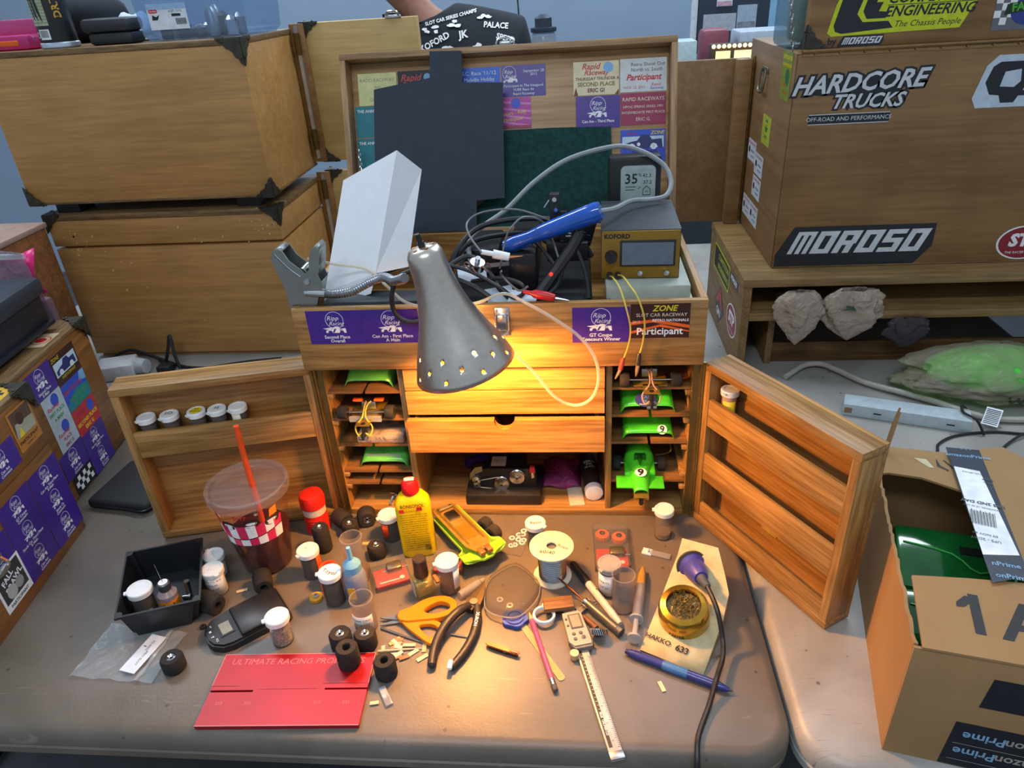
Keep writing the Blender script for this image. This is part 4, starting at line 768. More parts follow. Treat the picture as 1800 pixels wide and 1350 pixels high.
# nail varnish style bottle
t = thing('glass_bottle', 'small square glass bottle of yellowish oil with black cap', 'bottle', (-.126, -.186, 0), .5); obj('glass', G().box(-.0155, -.0155, 0, .0155, .0155, .034, bev=.005), clear('e8dc9c', .28, .05, 'd8cc8c'), t); obj('oil', G().box(-.012, -.012, .003, .012, .012, .022, bev=.003), mat('a89448', .15, 0, .1, 40, 0, 0, .5), t)
obj('paper_label', G().box(-.0162, -.011, .006, -.0150, .011, .028), mat('b8b4ac', .6), t); obj('cap', G().ring([(.0062, .034), (.0110, .038), (.0115, .040), (.0105, .070), (.0090, .0715), (0, .0715)], 22), mat('2a2422', .4), t); obj('brush_stem', G().cyl((0, 0, .008), (0, 0, .036), .0013), BLKPL, t)
# clear flip cases with red inserts
def case(x, y, w_, d_, rz, label, tilt=0, gears=0, h=.012):
    t = thing('motor_case', label, 'case', M=T(x, y, 0) @ RZ(rz) @ RX(tilt)); RI = mat('d22018', .4)
    g = G(); g.box(-w_/2, -d_/2, 0, w_/2, d_/2, .0012); g.box(-w_/2, -d_/2, 0, -w_/2+.0012, d_/2, h); g.box(w_/2-.0012, -d_/2, 0, w_/2, d_/2, h); g.box(-w_/2, -d_/2, 0, w_/2, -d_/2+.0012, h); g.box(-w_/2, d_/2-.0012, 0, w_/2, d_/2, h); g.box(-w_/2, -d_/2, h-.001, w_/2, d_/2, h); obj('clear_box', g, clear('f6f2f0', .08, .06), t)
    obj('foam_insert', G().box(-w_/2+.003, -d_/2+.003, .0014, w_/2-.003, (d_/2-.018 if not gears else d_/2-.055), h-.004, bev=.001), RI, t)
    yy = .004 if not gears else -d_/2+.030
    obj('motor', G().box(-.004, yy-.008, .003, .020, yy+.010, h+.006, bev=.003), mat('8a8678', .35, .8), t); g = G(); g.cyl((.02, yy, .009), (.030, yy, .009), .0012); g.cyl((-.004, yy, .009), (-.012, yy, .009), .0012); obj('motor_shaft', g, CHROME, t)
    for k in range(gears):
        o = obj('spur_gear', G().prism([(((.0105 if j % 2 else .0118))*math.cos(2*PI*j/44), ((.0105 if j % 2 else .0118))*math.sin(2*PI*j/44)) for j in range(44)], .002, .010, T(-.013+.027*k, d_/2-.020-.006*k, 0)), ORANGE, t); obj('hub', G().ring([(.0015, .010), (.005, .010), (.005, .0125), (.0015, .0125)], 14, T(-.013+.027*k, d_/2-.020-.006*k, 0)), CHROME, o)
    g = G(); g.prism(circ(.004, 10), 0, .0006, T(w_*.28, -d_/2+.012, h-.0035)); g.prism([(-.02, -.0012), (.012, -.0012), (.012, .0012), (-.02, .0012)], 0, .0006, T(0, -d_/2+.010, h-.0035)); obj('logo', g, WHITE, t, smooth=0)
case(-.187, -.152, .058, .060, .42, 'clear motor case with red insert leaning beside the glass bottle', 0)
case(-.096, -.126, .050, .046, .05, 'clear motor case with red insert behind the vial of gears', 0)
case(.167, -.088, .056, .098, .02, 'long clear case with two orange gears and a red insert', 0, 2, .013)
# solder spool
t = thing('solder_spool', 'spool of silver solder wire with handwriting on its pale flange', 'spool', (.073, -.148, 0)); FLG = mat('dcd2c0', .5)
obj('flange', G().ring([(.006, 0), (.0285, 0), (.0300, .0015), (.0300, .004), (.006, .004)], 32), FLG, t)
f = obj('flange', G().ring([(.0078, .060), (.0325, .060), (.0342, .0615), (.0342, .0638), (.0320, .0648), (.0085, .0648), (.0078, .064)], 36), FLG, t)
pr = [(.0205+.0012*(k % 2), .004+.056*k/28) for k in range(29)]; obj('solder_wire', G().ring([(0, .004)]+pr+[(0, .060)], 30), mat('a8aeb4', .28, 1, .1), t); obj('core', G().ring([(.0078, .062), (.0078, .030), (0, .030)], 18, cap0=False, cap1=False), mat('4c4a48', .6), t)
marks(f, T(0, 0, .0650), [('t', 'Rosin', .018, -.004, .0085, INK, {'rot': -.5}), ('t', '60/40', -.006, -.016, .0105, INK, {'rot': -.15})])
# bag of washers
t = thing('washer_bag', 'flat clear bag of white washers beside the vial with handwriting', 'plastic bag', (.012, -.060, 0), -.25); obj('film', G().box(-.019, -.042, 0, .019, .042, .0012), film('f0e8e2', .22, .2, 'e0d4ca', .4, 60), t, smooth=0)
for k in range(9):
    x, y = random.uniform(-.012, .012), random.uniform(-.03, .022); obj('washer', G().ring([(.0028, 0), (.0052, 0), (.0052, .0012), (.0028, .0012), (.0028, 0)], 16, T(x, y, .0013), False, False), WHITEPL, t)
# marker pen
def stick(name, a, b, prof, label, cat, m, caps=()):
    t = thing(name, label, cat, a); Mx, l = along((0, 0, 0), tuple(Vector(b)-Vector(a))); obj('barrel', G().ring([(r, f_*l) for f_, r in prof], 16, Mx), m, t)
    for nm, pf_, mm in caps: obj(nm, G().ring([(r, f_*l) for f_, r in pf_], 16, Mx), mm, t)
    return t, Mx, l
t, Mx, l = stick('marker_pen', (.104, -.126, .0066), (.173, -.247, .0066), [(.36, .0062), (.86, .0062), (.93, .0052), (1, .0040)], 'white permanent marker with black cap beside the solder spool', 'marker', mat('cfc4b8', .45), [('cap', [(0, .0050), (.02, .0058), (.28, .0066), (.36, .0066)], BLKPL)])
marks(t, None, [('t', 'Sharpie', .0, 0, .0085, INK, {'bold': .02}), ('t', 'FINE POINT', .034, 0, .005, INK)], warp=lambda X, Y_, Z: tuple(Mx @ Vector((.0064*math.cos(.9+Y_/.0064), .0064*math.sin(.9+Y_/.0064), l*.58+X))))
t, Mx, l = stick('scribe_tool', (.083, -.171, .0190), (.174, -.264, .0072), [(.48, .0058), (.52, .0064), (.93, .0064), (.94, .0075), (1, .0072)], 'steel handled scribe with long brown shaft pointing at the clear lid', 'hand tool', mat('6a645e', .4, .7), [('shaft', [(0, .0008), (.05, .0016), (.48, .0017)], mat('5a3424', .4, .5)), ('collar', [(.44, .0058), (.52, .0058)], CHROME)])
# syringe
t, Mx, l = stick('syringe', (.214, -.137, .0105), (.1905, -.277, .0105), [(.28, .0072), (.30, .0076), (.74, .0076)], 'clear plastic syringe with amber tapered tip', 'syringe', clear('ece2da', .35, .2), [('tip', [(0, .0022), (.04, .0034), (.12, .0062), (.22, .0066), (.28, .0070)], mat('b48a44', .35, 0, .1, 40, 0, 0, .3)), ('plunger', [(.32, .0058), (.34, .0058), (.36, .0035), (.98, .0040)], clear('ece4dc', .5, .2)), ('thumb_rest', [(.975, .0100), (1.0, .0100)], clear('ece4dc', .5, .2)), ('finger_flange', [(.735, .0105), (.755, .0105)], clear('ece4dc', .5, .2))])
# soldering station stand
HK = thing('iron_stand', 'stained cream soldering iron stand with brass wool pot', 'soldering stand', (.265, -.22, 0)); hk = T(-.265, .22, 0)
CRM = mat('c9b98c', .5, 0, .22, 45)
Lp = [(.199, -.289, .003), (.237, -.203, .018), (.250, -.178, .034), (.264, -.152, .050), (.271, -.139, .072)]; Rp = [(.277, -.329, .003), (.316, -.247, .018), (.329, -.213, .034), (.326, -.196, .050), (.320, -.159, .072)]
g = G(); A = [g.bm.verts.new(p) for p in Lp]; B_ = [g.bm.verts.new(p) for p in Rp]; A0 = [g.bm.verts.new((p[0], p[1], 0.0012)) for p in Lp]; C0 = [g.bm.verts.new((p[0], p[1], 0.0012)) for p in Rp]
for i in range(4): g.bm.faces.new((A[i], B_[i], B_[i+1], A[i+1])); g.bm.faces.new((A0[i], A[i], A[i+1], A0[i+1])); g.bm.faces.new((B_[i], C0[i], C0[i+1], B_[i+1]))
g.bm.faces.new((A[4], B_[4], C0[4], A0[4])); obj('stand_plate', g, CRM, HK, hk, smooth=.3, solid=.0018)
marks(HK, hk @ frame((.239, -.2835, .0092), (.886, -.463, -.005), (.44, .86, .19)), [('t', 'HAKKO', -.017, .0, .0105, INK, {'bold': .02}), ('t', '633', .018, -.001, .0125, INK, {'bold': .03})])
CM = hk @ frame((.264, -.240, .012), (.88, -.47, 0), (.42, .79, .20))
POT = mat('c09a3c', .22, .9, .12, 60)
g = G(); g.ring([(.030, 0), (.0355, .002), (.0360, .016), (.0352, .030), (.0325, .036), (.0245, .038), (.0238, .034)], 40, cap1=False); obj('wool_pot', g, POT, HK, CM)
obj('wool_pad', G().ring([(.0, .030), (.0238, .030)], 30, cap0=False, cap1=False), mat('6a5c3c', .5, .5, .5, 300), HK, CM)
g = G()
for k in range(120):
    a, r_ = random.uniform(0, 2*PI), .022*math.sqrt(random.random()); x, y = r_*math.cos(a), r_*math.sin(a); g.tube([(x, y, .030), (x+random.uniform(-.004, .004), y+random.uniform(-.004, .004), .036+random.uniform(-.002, .003)), (x+random.uniform(-.006, .006), y+random.uniform(-.006, .006), .031)], .0005, 4, 2)
tag(obj('brass_wool', g, mat('b8a468', .3, .8, .4, 300), HK, CM), kind='stuff')
marks(HK, CM, [('t', s, 0, 0.009, .0068, DY, {'bold': .03}) for s in ('KESTER',)], warp=lambda X, Y_, Z: (.0366*math.cos(-1.5+X/.036), .0366*math.sin(-1.5+X/.036), Y_))
# iron in its holder
IR = thing('soldering_iron', 'soldering iron with purple-blue handle resting in the cream stand', 'soldering iron', (.288, -.195, .05)); ii = T(-.288, .195, -.05)
Mx, l = along((.281, -.158, .042), (.296, -.235, .066)); g = G(); g.ring([(.004, 0), (.016, .006), (.0205, .012), (.0205, .016), (.0165, .020), (.0155, .034), (.0125, .044), (.0100, .050)], 24, Mx); obj('handle', g, mat('3c3f9c', .4), IR, ii); obj('holder_collar', G().ring([(.0165, .008), (.0235, .008), (.0240, .0125), (.0165, .0130)], 28, Mx), mat('4a4440', .6), IR, ii)
g = G(); pr = []
for k in range(9): pr += [(.0078-.0003*k, .048+.0032*k), (.0060-.0003*k, .0496+.0032*k)]
g.ring(pr, 16, Mx); obj('strain_relief', g, mat('5c5a5c', .5), IR, ii)
e_ = Mx @ Vector((0, 0, .076)); g = G(); g.tube([tuple(Mx @ Vector((0, 0, .072))), (.303, -.262, .055), (.309, -.285, .024), (.306, -.308, .0150), (.2965, -.332, .0155), (.290, -.348, .0162), (.278, -.376, .0065), (.264, -.405, .0042), (.257, -.424, .0030), (.2545, -.4452, -.012), (.255, -.4485, -.04), (.256, -.449, -.11)], .0036, 8, 8); obj('cord', g, BLKPL, IR, ii)
# blue pen
t, Mx, l = stick('ballpoint_pen', (.178, -.294, .0062), (.312, -.354, .0062), [(.04, .0048), (.10, .0058), (.86, .0062), (.96, .0030), (.965, .0028)], 'translucent dark blue ballpoint pen in front of the soldering stand', 'pen', mat('2c2f78', .3, 0, .1, 40, 0, 0, .3), [('grip', [(.36, .0061), (.37, .0064), (.58, .0064), (.59, .0062)], mat('3c70a8', .4)), ('clicker', [(0, .0034), (.04, .0034)], mat('23265c', .4)), ('point', [(.96, .0022), (1, .0006)], mat('6a5c50', .4, .6))])
# pink pencil, popsicle stick
t, Mx, l = stick('pencil', (.0405, -.228, .0056), (.083, -.360, .0050), [(.11, .0040), (.87, .0040)], 'pink pencil with worn grey eraser', 'pencil', mat('b8487a', .4), [('sharpened_wood', [(.0, .0006), (.11, .0038)], mat('d8b078', .6)), ('ferrule', [(.87, .0042), (.94, .0042)], CHROME), ('eraser', [(.94, .0038), (.99, .0038), (1.0, .0030)], mat('5c5652', .8))])
marks(t, None, [('t', 'PAPER MATE', .0, 0, .006, CREAM)], warp=lambda X, Y_, Z: tuple(Mx @ Vector((.0042*math.cos(.3+Y_/.0042), .0042*math.sin(.3+Y_/.0042), l*.5+X))))
t = thing('craft_stick', 'flat wooden craft stick under the pink pencil', 'stick', M=T(.056, -.285, 0) @ RZ(math.atan2(-.335+.236, .090-.025))); obj('stick', G().prism(rrect(.132, .010, .0049), 0, .0014), wood('dcb684', 'c09862', 'x', 3, .6), t); obj('coating', G().prism(rrect(.030, .0102, .0049, cx=.045), .0012, .0017), mat('c89a5c', .4), t)
t = thing('blue_scraper', 'small blue plastic scalloped lid at the clear case edge', 'lid', (.020, -.240, .0016)); g = G(); g.prism([(.019*math.cos(2*PI*k/30)*(1+.07*math.cos(5*2*PI*k/30)), .016*math.sin(2*PI*k/30)*(1+.07*math.cos(5*2*PI*k/30))) for k in range(30)], 0, .006); obj('disc', g, mat('2c50b4', .4), t); obj('rim', G().ring([(.011, .006), (.013, .006), (.013, .008), (.011, .008), (.011, .006)], 24, None, False, False), mat('2c50b4', .4), t)
# clear domed lid
DO = thing('blister_pack', 'big smoky clear plastic blister lid lying on the table', 'blister pack', M=T(.014, -.186, .0052) @ RX(-.085)); out = [(-.042, -.022), (-.040, .024), (-.010, .056), (.006, .056), (.030, .030), (.040, .012), (.036, -.020), (.014, -.054), (-.010, -.057), (-.034, -.046)]
sm = [tuple(v)[:2] for v in spline([(x, y, 0) for x, y in out], 4, True)]; g = G(); rows = []
for (k, z) in ((1.0, .0012), (.97, .004), (.95, .010), (.90, .0125), (.5, .0135)): rows.append([g.bm.verts.new((x*k, y*k, z)) for x, y in sm])
n = len(sm)
for a, b_ in zip(rows, rows[1:]):
    for i in range(n): g.bm.faces.new((a[i], a[(i+1) % n], b_[(i+1) % n], b_[i]))
g.bm.faces.new(rows[-1]); obj('dome', g, clear('d8d0c6', .10, .06), DO, smooth=.9); obj('rim', G().tube([(x, y, .0012) for x, y in sm], .0011, 6, 1, True), clear('b8ac9e', .5, .1), DO)
for (x, y) in ((-.020, -.013), (-.004, -.024)): tag(obj('nylon_washer', G().ring([(.0028, 0), (.005, 0), (.005, .001), (.0028, .001), (.0028, 0)], 16, None, False, False), WHITEPL, None, T(.014+x, -.186+y, .0002)), 'white nylon washer under the clear blister lid', 'washer', 'washers under the clear lid')
# caliper
CAJ = Vector((.172-.120, -.453+.255, 0)).normalized(); CAM = frame((.1065, -.252, 0), tuple(CAJ.cross(Vector((0, 0, 1)))*-1), tuple(-CAJ)) if False else T(.110, -.262, 0) @ RZ(math.atan2(CAJ.y, CAJ.x))
CP = thing('digital_caliper', 'grey digital caliper with long ruled beam reaching over the table edge', 'caliper', M=CAM)
BEAMM = mat('c4b8a8', .4, .3); obj('beam', G().box(-.060, -.0085, .001, .196, .0085, .005, bev=.0005), BEAMM, CP); GRY = mat('aaa294', .5, .1)
obj('scale_strip', G().box(.03, -.0062, .0048, .180, -.0018, .0054), mat('2e2a28', .5), CP, smooth=0)
obj('head', G().prism([(-.030, -.0135), (.012, -.0150), (.022, -.0155), (.030, -.010), (.030, .014), (.022, .0155), (-.026, .0140), (-.031, .010)], .005, .0135), GRY, CP); obj('grip_edge', G().prism([(.020, -.0165), (.031, -.0115), (.034, -.009), (.034, .0145), (.024, .0172)], .003, .012), mat('6f6a64', .6), CP)
d = obj('display_bezel', G().prism(rrect(.026, .018, .001, cx=-.012, cy=.002), .013, .0145), mat('4c4844', .5), CP); obj('lcd', G().prism(rrect(.022, .0135, .0005, cx=-.012, cy=.002), .0144, .0149), mat('8f9280', .3), d, smooth=0)
for (x, y, r_) in ((.010, .004, .0028), (.018, .006, .0030), (.010, -.006, .0026), (.019, -.006, .0026), (-.018, -.0105, .0018), (-.006, -.0105, .0018)): obj('button', G().ring([(0, .0132), (r_, .0132), (r_, .0146), (r_*.8, .0150), (0, .0150)], 14, T(x, y, 0)), mat('5c5852', .5), CP)
g = G(); g.cyl((.040, -.013, .003), (.040, -.013, .012), .0062, seg=20); obj('thumb_wheel', g, mat('cdbb9a', .35, .6), CP)
g = G(); g.prism([(-.044, .0), (-.062, .0), (-.062, .010), (-.058, .026), (-.053, .044), (-.050, .044), (-.048, .020), (-.044, .012)], .001, .004); g.prism([(-.044, -.008), (-.062, -.008), (-.060, -.022), (-.056, -.03), (-.046, -.012)], .001, .004); obj('fixed_jaw', g, STEEL, CP)
g = G(); g.prism([(-.028, .010), (-.042, .010), (-.044, .020), (-.046, .044), (-.044, .044), (-.036, .022)], .0042, .0065); g.prism([(-.028, -.010), (-.044, -.010), (-.046, -.030), (-.036, -.018)], .0042, .0065); obj('sliding_jaw', g, STEEL, CP)
it = [('p', [(.045+.0025*k, .0078-(.0042 if k % 5 == 0 else .0025)), (.0456+.0025*k, .0078-(.0042 if k % 5 == 0 else .0025)), (.0456+.0025*k, .0078), (.045+.0025*k, .0078)], INK) for k in range(56)]+[('p', [(.045+.006*k, -.0048-(.0 if k % 4 else .001)), (.0454+.006*k, -.0048), (.0454+.006*k, -.0028), (.045+.006*k, -.0028)], WHITE) for k in range(20)]+[('t', str(k+1), .052+.0245*k, .0005, .0042, INK) for k in range(6)]
it.append(('t', '6inch  CALIPER CO', .150, -.004, .0040, WHITE, {'bold': .02})); marks(CP, T(0, 0, .0056), it)
obj('end_plate', G().box(.186, -.009, .0045, .1965, .009, .0062, bev=.0005), STEEL, CP)
# ring, wood offcut, burr wheel
t = thing('white_ring', 'white plastic ring cap with tab beside the wood offcut', 'cap', (.063, -.236, .0062)); g = G(); g.ring([(.0125, 0), (.0165, 0), (.0172, .003), (.0165, .006), (.0135, .006), (.0125, .003), (.0125, 0)], 28, None, False, False); g.prism([(-.004, .016), (.004, .016), (.003, .021), (-.003, .021)], .003, .006); obj('ring', g, CAP, t)
t = thing('wood_offcut', 'brown wood offcut lying over the white ring', 'wood block', (.082, -.222, .0121), .18); obj('block', G().box(-.020, -.010, 0, .024, .012, .008, bev=.001), wood('a8784c', '6c4628', 'x', 2, .6, .4), t)
t = thing('burr_wheel', 'silver knurled wheel burr with brown shank', 'burr', (.142, -.267, 0)); g = G()
for k in range(26): a = 2*PI*k/26; g.box(.0045, -.0007, -.004, .0125, .0007, .004, M=T(0, 0, .0125) @ RX(-.75) @ RZ(a) @ RX(.35))
obj('teeth', g, CHROME, t); obj('hub', G().ring([(.0018, -.004), (.0058, -.004), (.0058, .0045), (.0018, .0045)], 16, T(0, 0, .0125) @ RX(-.75)), STEEL, t); obj('shank', G().cyl((-.003, .008, .010), (-.022, .034, .006), .0045, .0028), mat('6c4430', .5), t)
# alligator clip
t = thing('alligator_clip', 'loose copper alligator clip with red-brown sleeve', 'clip', M=T(.008, -.296, 0) @ RZ(-.34)); g = G(); g.prism([(-.028, .0), (-.024, .0028), (.0, .0032), (.024, .0026), (.024, -.0026), (.0, -.0032), (-.024, -.0028)], .0055, .0085); obj('upper_jaw', g, mat('b06a48', .4, .6), t); g = G(); g.prism([(-.028, .0), (-.02, .0022), (.004, .0028), (.022, .002), (.022, -.002), (.004, -.0028), (-.02, -.0022)], .0, .002, RY(-.03)); obj('lower_jaw', g, mat('5c4034', .4, .6), t); obj('pivot', G().cyl((.002, 0, .001), (.002, 0, .007), .0026), STEEL, t); obj('finger_grip', G().box(.010, -.0022, .0085, .023, .0022, .010, bev=.0006), mat('c07858', .45), t)
# scissors
SCM = mat('e8860c', .32, 0, .06, 40, 0, 0, .3)
SS = thing('scissors', 'orange handled scissors beside the black pliers', 'scissors', (-.12, -.24, 0)); si = T(.12, .24, 0)
def bow(outer, holep, z0, z1, nm):
    O = [Vector((x, y, 0)) for x, y in outer]; O = spline(O, 5, True); Hh = spline([Vector((x, y, 0)) for x, y in holep], 4, True)
    g = G(); c = sum(Hh, Vector())/len(Hh); n_ = 44
    def at(P, a):
        best = None
        for i in range(len(P)):
            p, q_ = P[i]-c, P[(i+1) % len(P)]-c; d_ = Vector((math.cos(a), math.sin(a), 0)); e__ = q_-p; den = d_.x*e__.y-d_.y*e__.x
            if abs(den) < 1e-12: continue
            t_ = (p.x*e__.y-p.y*e__.x)/den; u_ = (p.x*d_.y-p.y*d_.x)/den
            if t_ > 0 and -1e-6 <= u_ <= 1+1e-6 and (best is None or t_ > best): best = t_
        return c+Vector((math.cos(a), math.sin(a), 0))*(best or .001)
    R_ = []
    for (P, k, z) in ((O, 1, z0+.002), (O, 1, z1-.002), (O, .97, z1), (Hh, 1.06, z1), (Hh, 1, z1-.002), (Hh, 1, z0+.002), (Hh, 1.06, z0), (O, .97, z0)):
        R_.append([g.bm.verts.new((c.x+(at(P, 2*PI*i/n_)-c).x*k, c.y+(at(P, 2*PI*i/n_)-c).y*k, z)) for i in range(n_)])
    for j in range(8):
        a_, b_ = R_[j], R_[(j+1) % 8]
        for i in range(n_): g.bm.faces.new((a_[i], a_[(i+1) % n_], b_[(i+1) % n_], b_[i]))
    obj(nm, g, SCM, SS, si, smooth=.8)
bow([(-.156, -.238), (-.140, -.228), (-.118, -.210), (-.091, -.203), (-.072, -.212), (-.068, -.230), (-.088, -.246), (-.122, -.252), (-.148, -.254)], [(-.116, -.232), (-.098, -.216), (-.082, -.219), (-.080, -.230), (-.102, -.239)], .003, .012, 'handle_bow')
bow([(-.152, -.244), (-.128, -.246), (-.096, -.249), (-.082, -.262), (-.082, -.286), (-.096, -.292), (-.120, -.276), (-.142, -.258)], [(-.118, -.260), (-.100, -.257), (-.089, -.266), (-.091, -.280), (-.106, -.275)], .002, .009, 'handle_bow')
g = G(); g.prism([(-.152, -.237), (-.152, -.247), (-.176, -.2455), (-.1815, -.2435)], .004, .0065); obj('blade', g, STEEL, SS, si); g = G(); g.prism([(-.150, -.239), (-.150, -.250), (-.172, -.2545), (-.179, -.256)], .0018, .0038); obj('blade', g, STEEL, SS, si); obj('pivot_screw', G().cyl((-.155, -.243, .006), (-.155, -.243, .009), .0035), CHROME, SS, si)
# pliers
PL = thing('pliers', 'black handled cutting pliers lying open on the table', 'pliers', (-.06, -.25, 0)); pi2 = T(.06, .25, 0); PBK = mat('2a2724', .5)
def plh(pts, rw): g = G(); g.tube(pts, rw, 12, 6); obj('handle', g, PBK, PL, pi2)
plh([(-.050, -.224, .0125), (-.064, -.243, .0195), (-.080, -.270, .0170), (-.0885, -.300, .0115), (-.0885, -.330, .0072)], lambda t_: .0072-.002*abs(t_-.45)+(.0 if t_ < .96 else -.003)); plh([(-.038, -.222, .010), (-.0345, -.245, .009), (-.0370, -.275, .008), (-.0470, -.305, .0075), (-.0620, -.331, .007)], lambda t_: .0070-.002*abs(t_-.45)+(.0 if t_ < .96 else -.003))
g = G(); g.prism([(-.031, -.170), (-.036, -.180), (-.046, -.197), (-.055, -.214), (-.054, -.228), (-.044, -.232), (-.040, -.220), (-.036, -.20), (-.0315, -.178)], .004, .013); obj('jaw', g, mat('5c564e', .35, .9), PL, pi2); g = G(); g.prism([(-.031, -.170), (-.029, -.186), (-.029, -.205), (-.033, -.222), (-.040, -.230), (-.046, -.224), (-.040, -.208), (-.034, -.188)], .005, .014); obj('jaw', g, mat('6c645a', .35, .9), PL, pi2); obj('pivot', G().cyl((-.043, -.217, .013), (-.043, -.217, .016), .0060, seg=18), STEEL, PL, pi2)
g = G(); g.box(-.0655, -.3365, .009, -.0585, -.3215, .0150, bev=.002); obj('brand_tab', g, WHITEPL, PL, pi2)
marks(PL, pi2 @ frame((-.0345, -.252, .0165), (-.06, -1, -.04), (1, -.06, 0)), [('t', 'XURON', 0, 0, .007, WHITE, {'bold': .02})])
for (a, b_, lb) in (((-.177, -.260, .0020), (-.105, -.286, .0020), 'thin dark needle file lying under the scissors'), ((-.071, -.268, .0018), (-.046, -.273, .0018), 'short steel rod between scissors and pliers'), ((-.171, -.301, .0018), (-.108, -.294, .0018), 'pale plastic strip beside the trio of tyres')):
    t = thing('needle_file', lb, 'file' if 'file' in lb else ('rod' if 'rod' in lb else 'strip'), a)
    obj('shaft', G().ring([(.0018, 0), (.0016, .6*(Vector(b_)-Vector(a)).length), (.0006, (Vector(b_)-Vector(a)).length)], 8, along((0, 0, 0), tuple(Vector(b_)-Vector(a)))[0]), STEEL if 'strip' not in lb else mat('c8b4a0', .5), t)
t = thing('glue_tube', 'clear plastic tube lying behind the open pliers', 'tube', (-.068, -.198, .0068)); Mx, l = along((0, 0, 0), (.034, .034, 0)); obj('tube', G().ring([(.0066, 0), (.0066, l*.8), (.004, l*.86), (.004, l)], 16, Mx), clear('e6dac8', .35, .15), t)
# braid clippings
TAN = [mat('d8b078', .6), mat('e6cfa4', .6), mat('c87850', .6), mat('cfc4b4', .6)]
for k in range(22):
    x, y = random.gauss(-.140, .018), random.gauss(-.298, .013); x = max(-.172, min(-.100, x)); y = max(-.311, y); w_ = random.uniform(.010, .020)
    if k == 20: x, y = .222, -.346
    if k == 21: x, y = -.156, -.384
    if k == 0: x, y = -.245, -.078
    if k == 1: x, y = -.420, -.190
    if k == 2: x, y = -.112, -.158
    lb = {20: 'single tan paper clipping on the bare table near the blue pen', 21: 'pale clipping below the single hubless tyre', 0: 'tan clipping behind the pink open vial', 1: 'small tan clipping beside the paper-wrapped vial', 2: 'tan clipping beside the glass bottle'}.get(k, 'cut tan strip in the scatter of clippings below the scissors')
    g = G(); g.box(-w_/2, -.0028, 0, w_/2, .0028, .0012, M=RX(random.uniform(-.2, .2))); tag(obj('clipping', g, TAN[k % 4] if k < 20 else TAN[1], None, T(x, y, .0006+.0004*(k % 4)) @ RZ(random.uniform(0, PI)), 0), lb, 'clipping', 'loose clippings')
# set-up block
CR = [(-.392, -.318), (-.177, -.308), (-.163, -.420), (-.378, -.430)]; RM = T(-.2775, -.369, 0) @ RZ(.0465)
S_ = thing('setup_block', 'red anodised metal set-up block with engraved lettering', 'set-up block', M=RM); REDA = mat('a2131f', .36, .25, .12, 14); hw, hh = .108, .056
g = G(); g.prism([(-hw, -hh), (hw, -hh), (hw, -.0035), (hw-.058, -.0035), (hw-.058, -.0005), (hw, -.0005), (hw, hh), (-hw, hh), (-hw, -.0025), (-hw+.060, -.0025), (-hw+.060, -.0058), (-hw, -.0058)], 0, .007); obj('plate', g, REDA, S_, smooth=.3)
g = G()
for s in (-1, 1): g.box(-hw, s*hh-.0004, .0064, hw, s*hh+.0004, .0074); g.box(s*hw-.0004, .006 if s > 0 else .004, .0064, s*hw+.0004, hh, .0074)
obj('worn_edge', g, mat('d88a8a', .4), S_)
ENG = mat('d87078', .5); it = [('t', 'ULTIMATE RACING PRODUCTS', 0, .043, .0135, ENG, {'shear': .12})]+[('t', s, x, -.023, .0068, ENG) for s, x in (('225', -.088), ('203', -.049), ('215', .045), ('235', .084))]
it += [('p', [(-hw, .0035), (-.070, .0035), (-.070, .0042), (-hw, .0042)], mat('8a1420', .4)), ('p', [(.045, .0065), (hw, .0065), (hw, .0072), (.045, .0072)], mat('8a1420', .4)), ('p', [(-.04, -.0015), (.04, -.0015), (.04, -.001), (-.04, -.001)], mat('8a1420', .4))]
marks(S_, T(0, 0, .007), it)
# black parts tray
base = [(-.550, -.285), (-.463, -.255), (-.512, -.140), (-.602, -.168)]; rim = [(-.552, -.301), (-.440, -.262), (-.500, -.128), (-.612, -.164)]
TR = thing('parts_tray', 'square black plastic parts tray holding a vial and dropper bottle', 'tray', (-.526, -.213, .0012)); c = Vector((-.526, -.213))
def shr(P, k): m_ = sum((Vector(p) for p in P), Vector((0, 0)))/4; return [m_+(Vector(p)-m_)*k for p in P]
g = G(); rows = []
for P, z in ((base, 0), (shr(rim, .965), .050), (rim, .051), (rim, .055), (shr(rim, .955), .055), (shr(base, .965), .003)): rows.append([g.bm.verts.new((p[0]-c.x, p[1]-c.y, z)) for p in [Vector(q_) for q_ in P]])
for a, b_ in zip(rows, rows[1:]):
    for i in range(4): g.bm.faces.new((a[i], a[(i+1) % 4], b_[(i+1) % 4], b_[i]))
g.bm.faces.new(rows[0][::-1]); g.bm.faces.new(rows[-1]); bmesh.ops.bevel(g.bm, geom=[e for e in g.bm.edges if abs(e.verts[0].co.z-e.verts[1].co.z) > .01], offset=.008, segments=3, affect='EDGES'); obj('tray_body', g, mat('191c21', .4), TR, smooth=.7)
marks(TR, frame((-.026+.020, -.0615, .030), (.944, .33, 0), (-.04, .12, .99)), [('p', [(-.022, -.004), (-.012, -.002), (-.014, .001), (-.024, .001)], mat('9aa0a4', .6)), ('p', [(-.004, -.006), (.010, -.003), (.004, .0), (-.006, -.002)], mat('9aa0a4', .6)), ('p', [(.008, .010), (.020, .013), (.012, .006)], mat('9aa0a4', .6))], 'scuff')
vial(-.550, -.238, .050, .0165, 'white capped vial of dark contents inside the black parts tray', mat('2c2624', .5), z0=.0042, tab=.5)
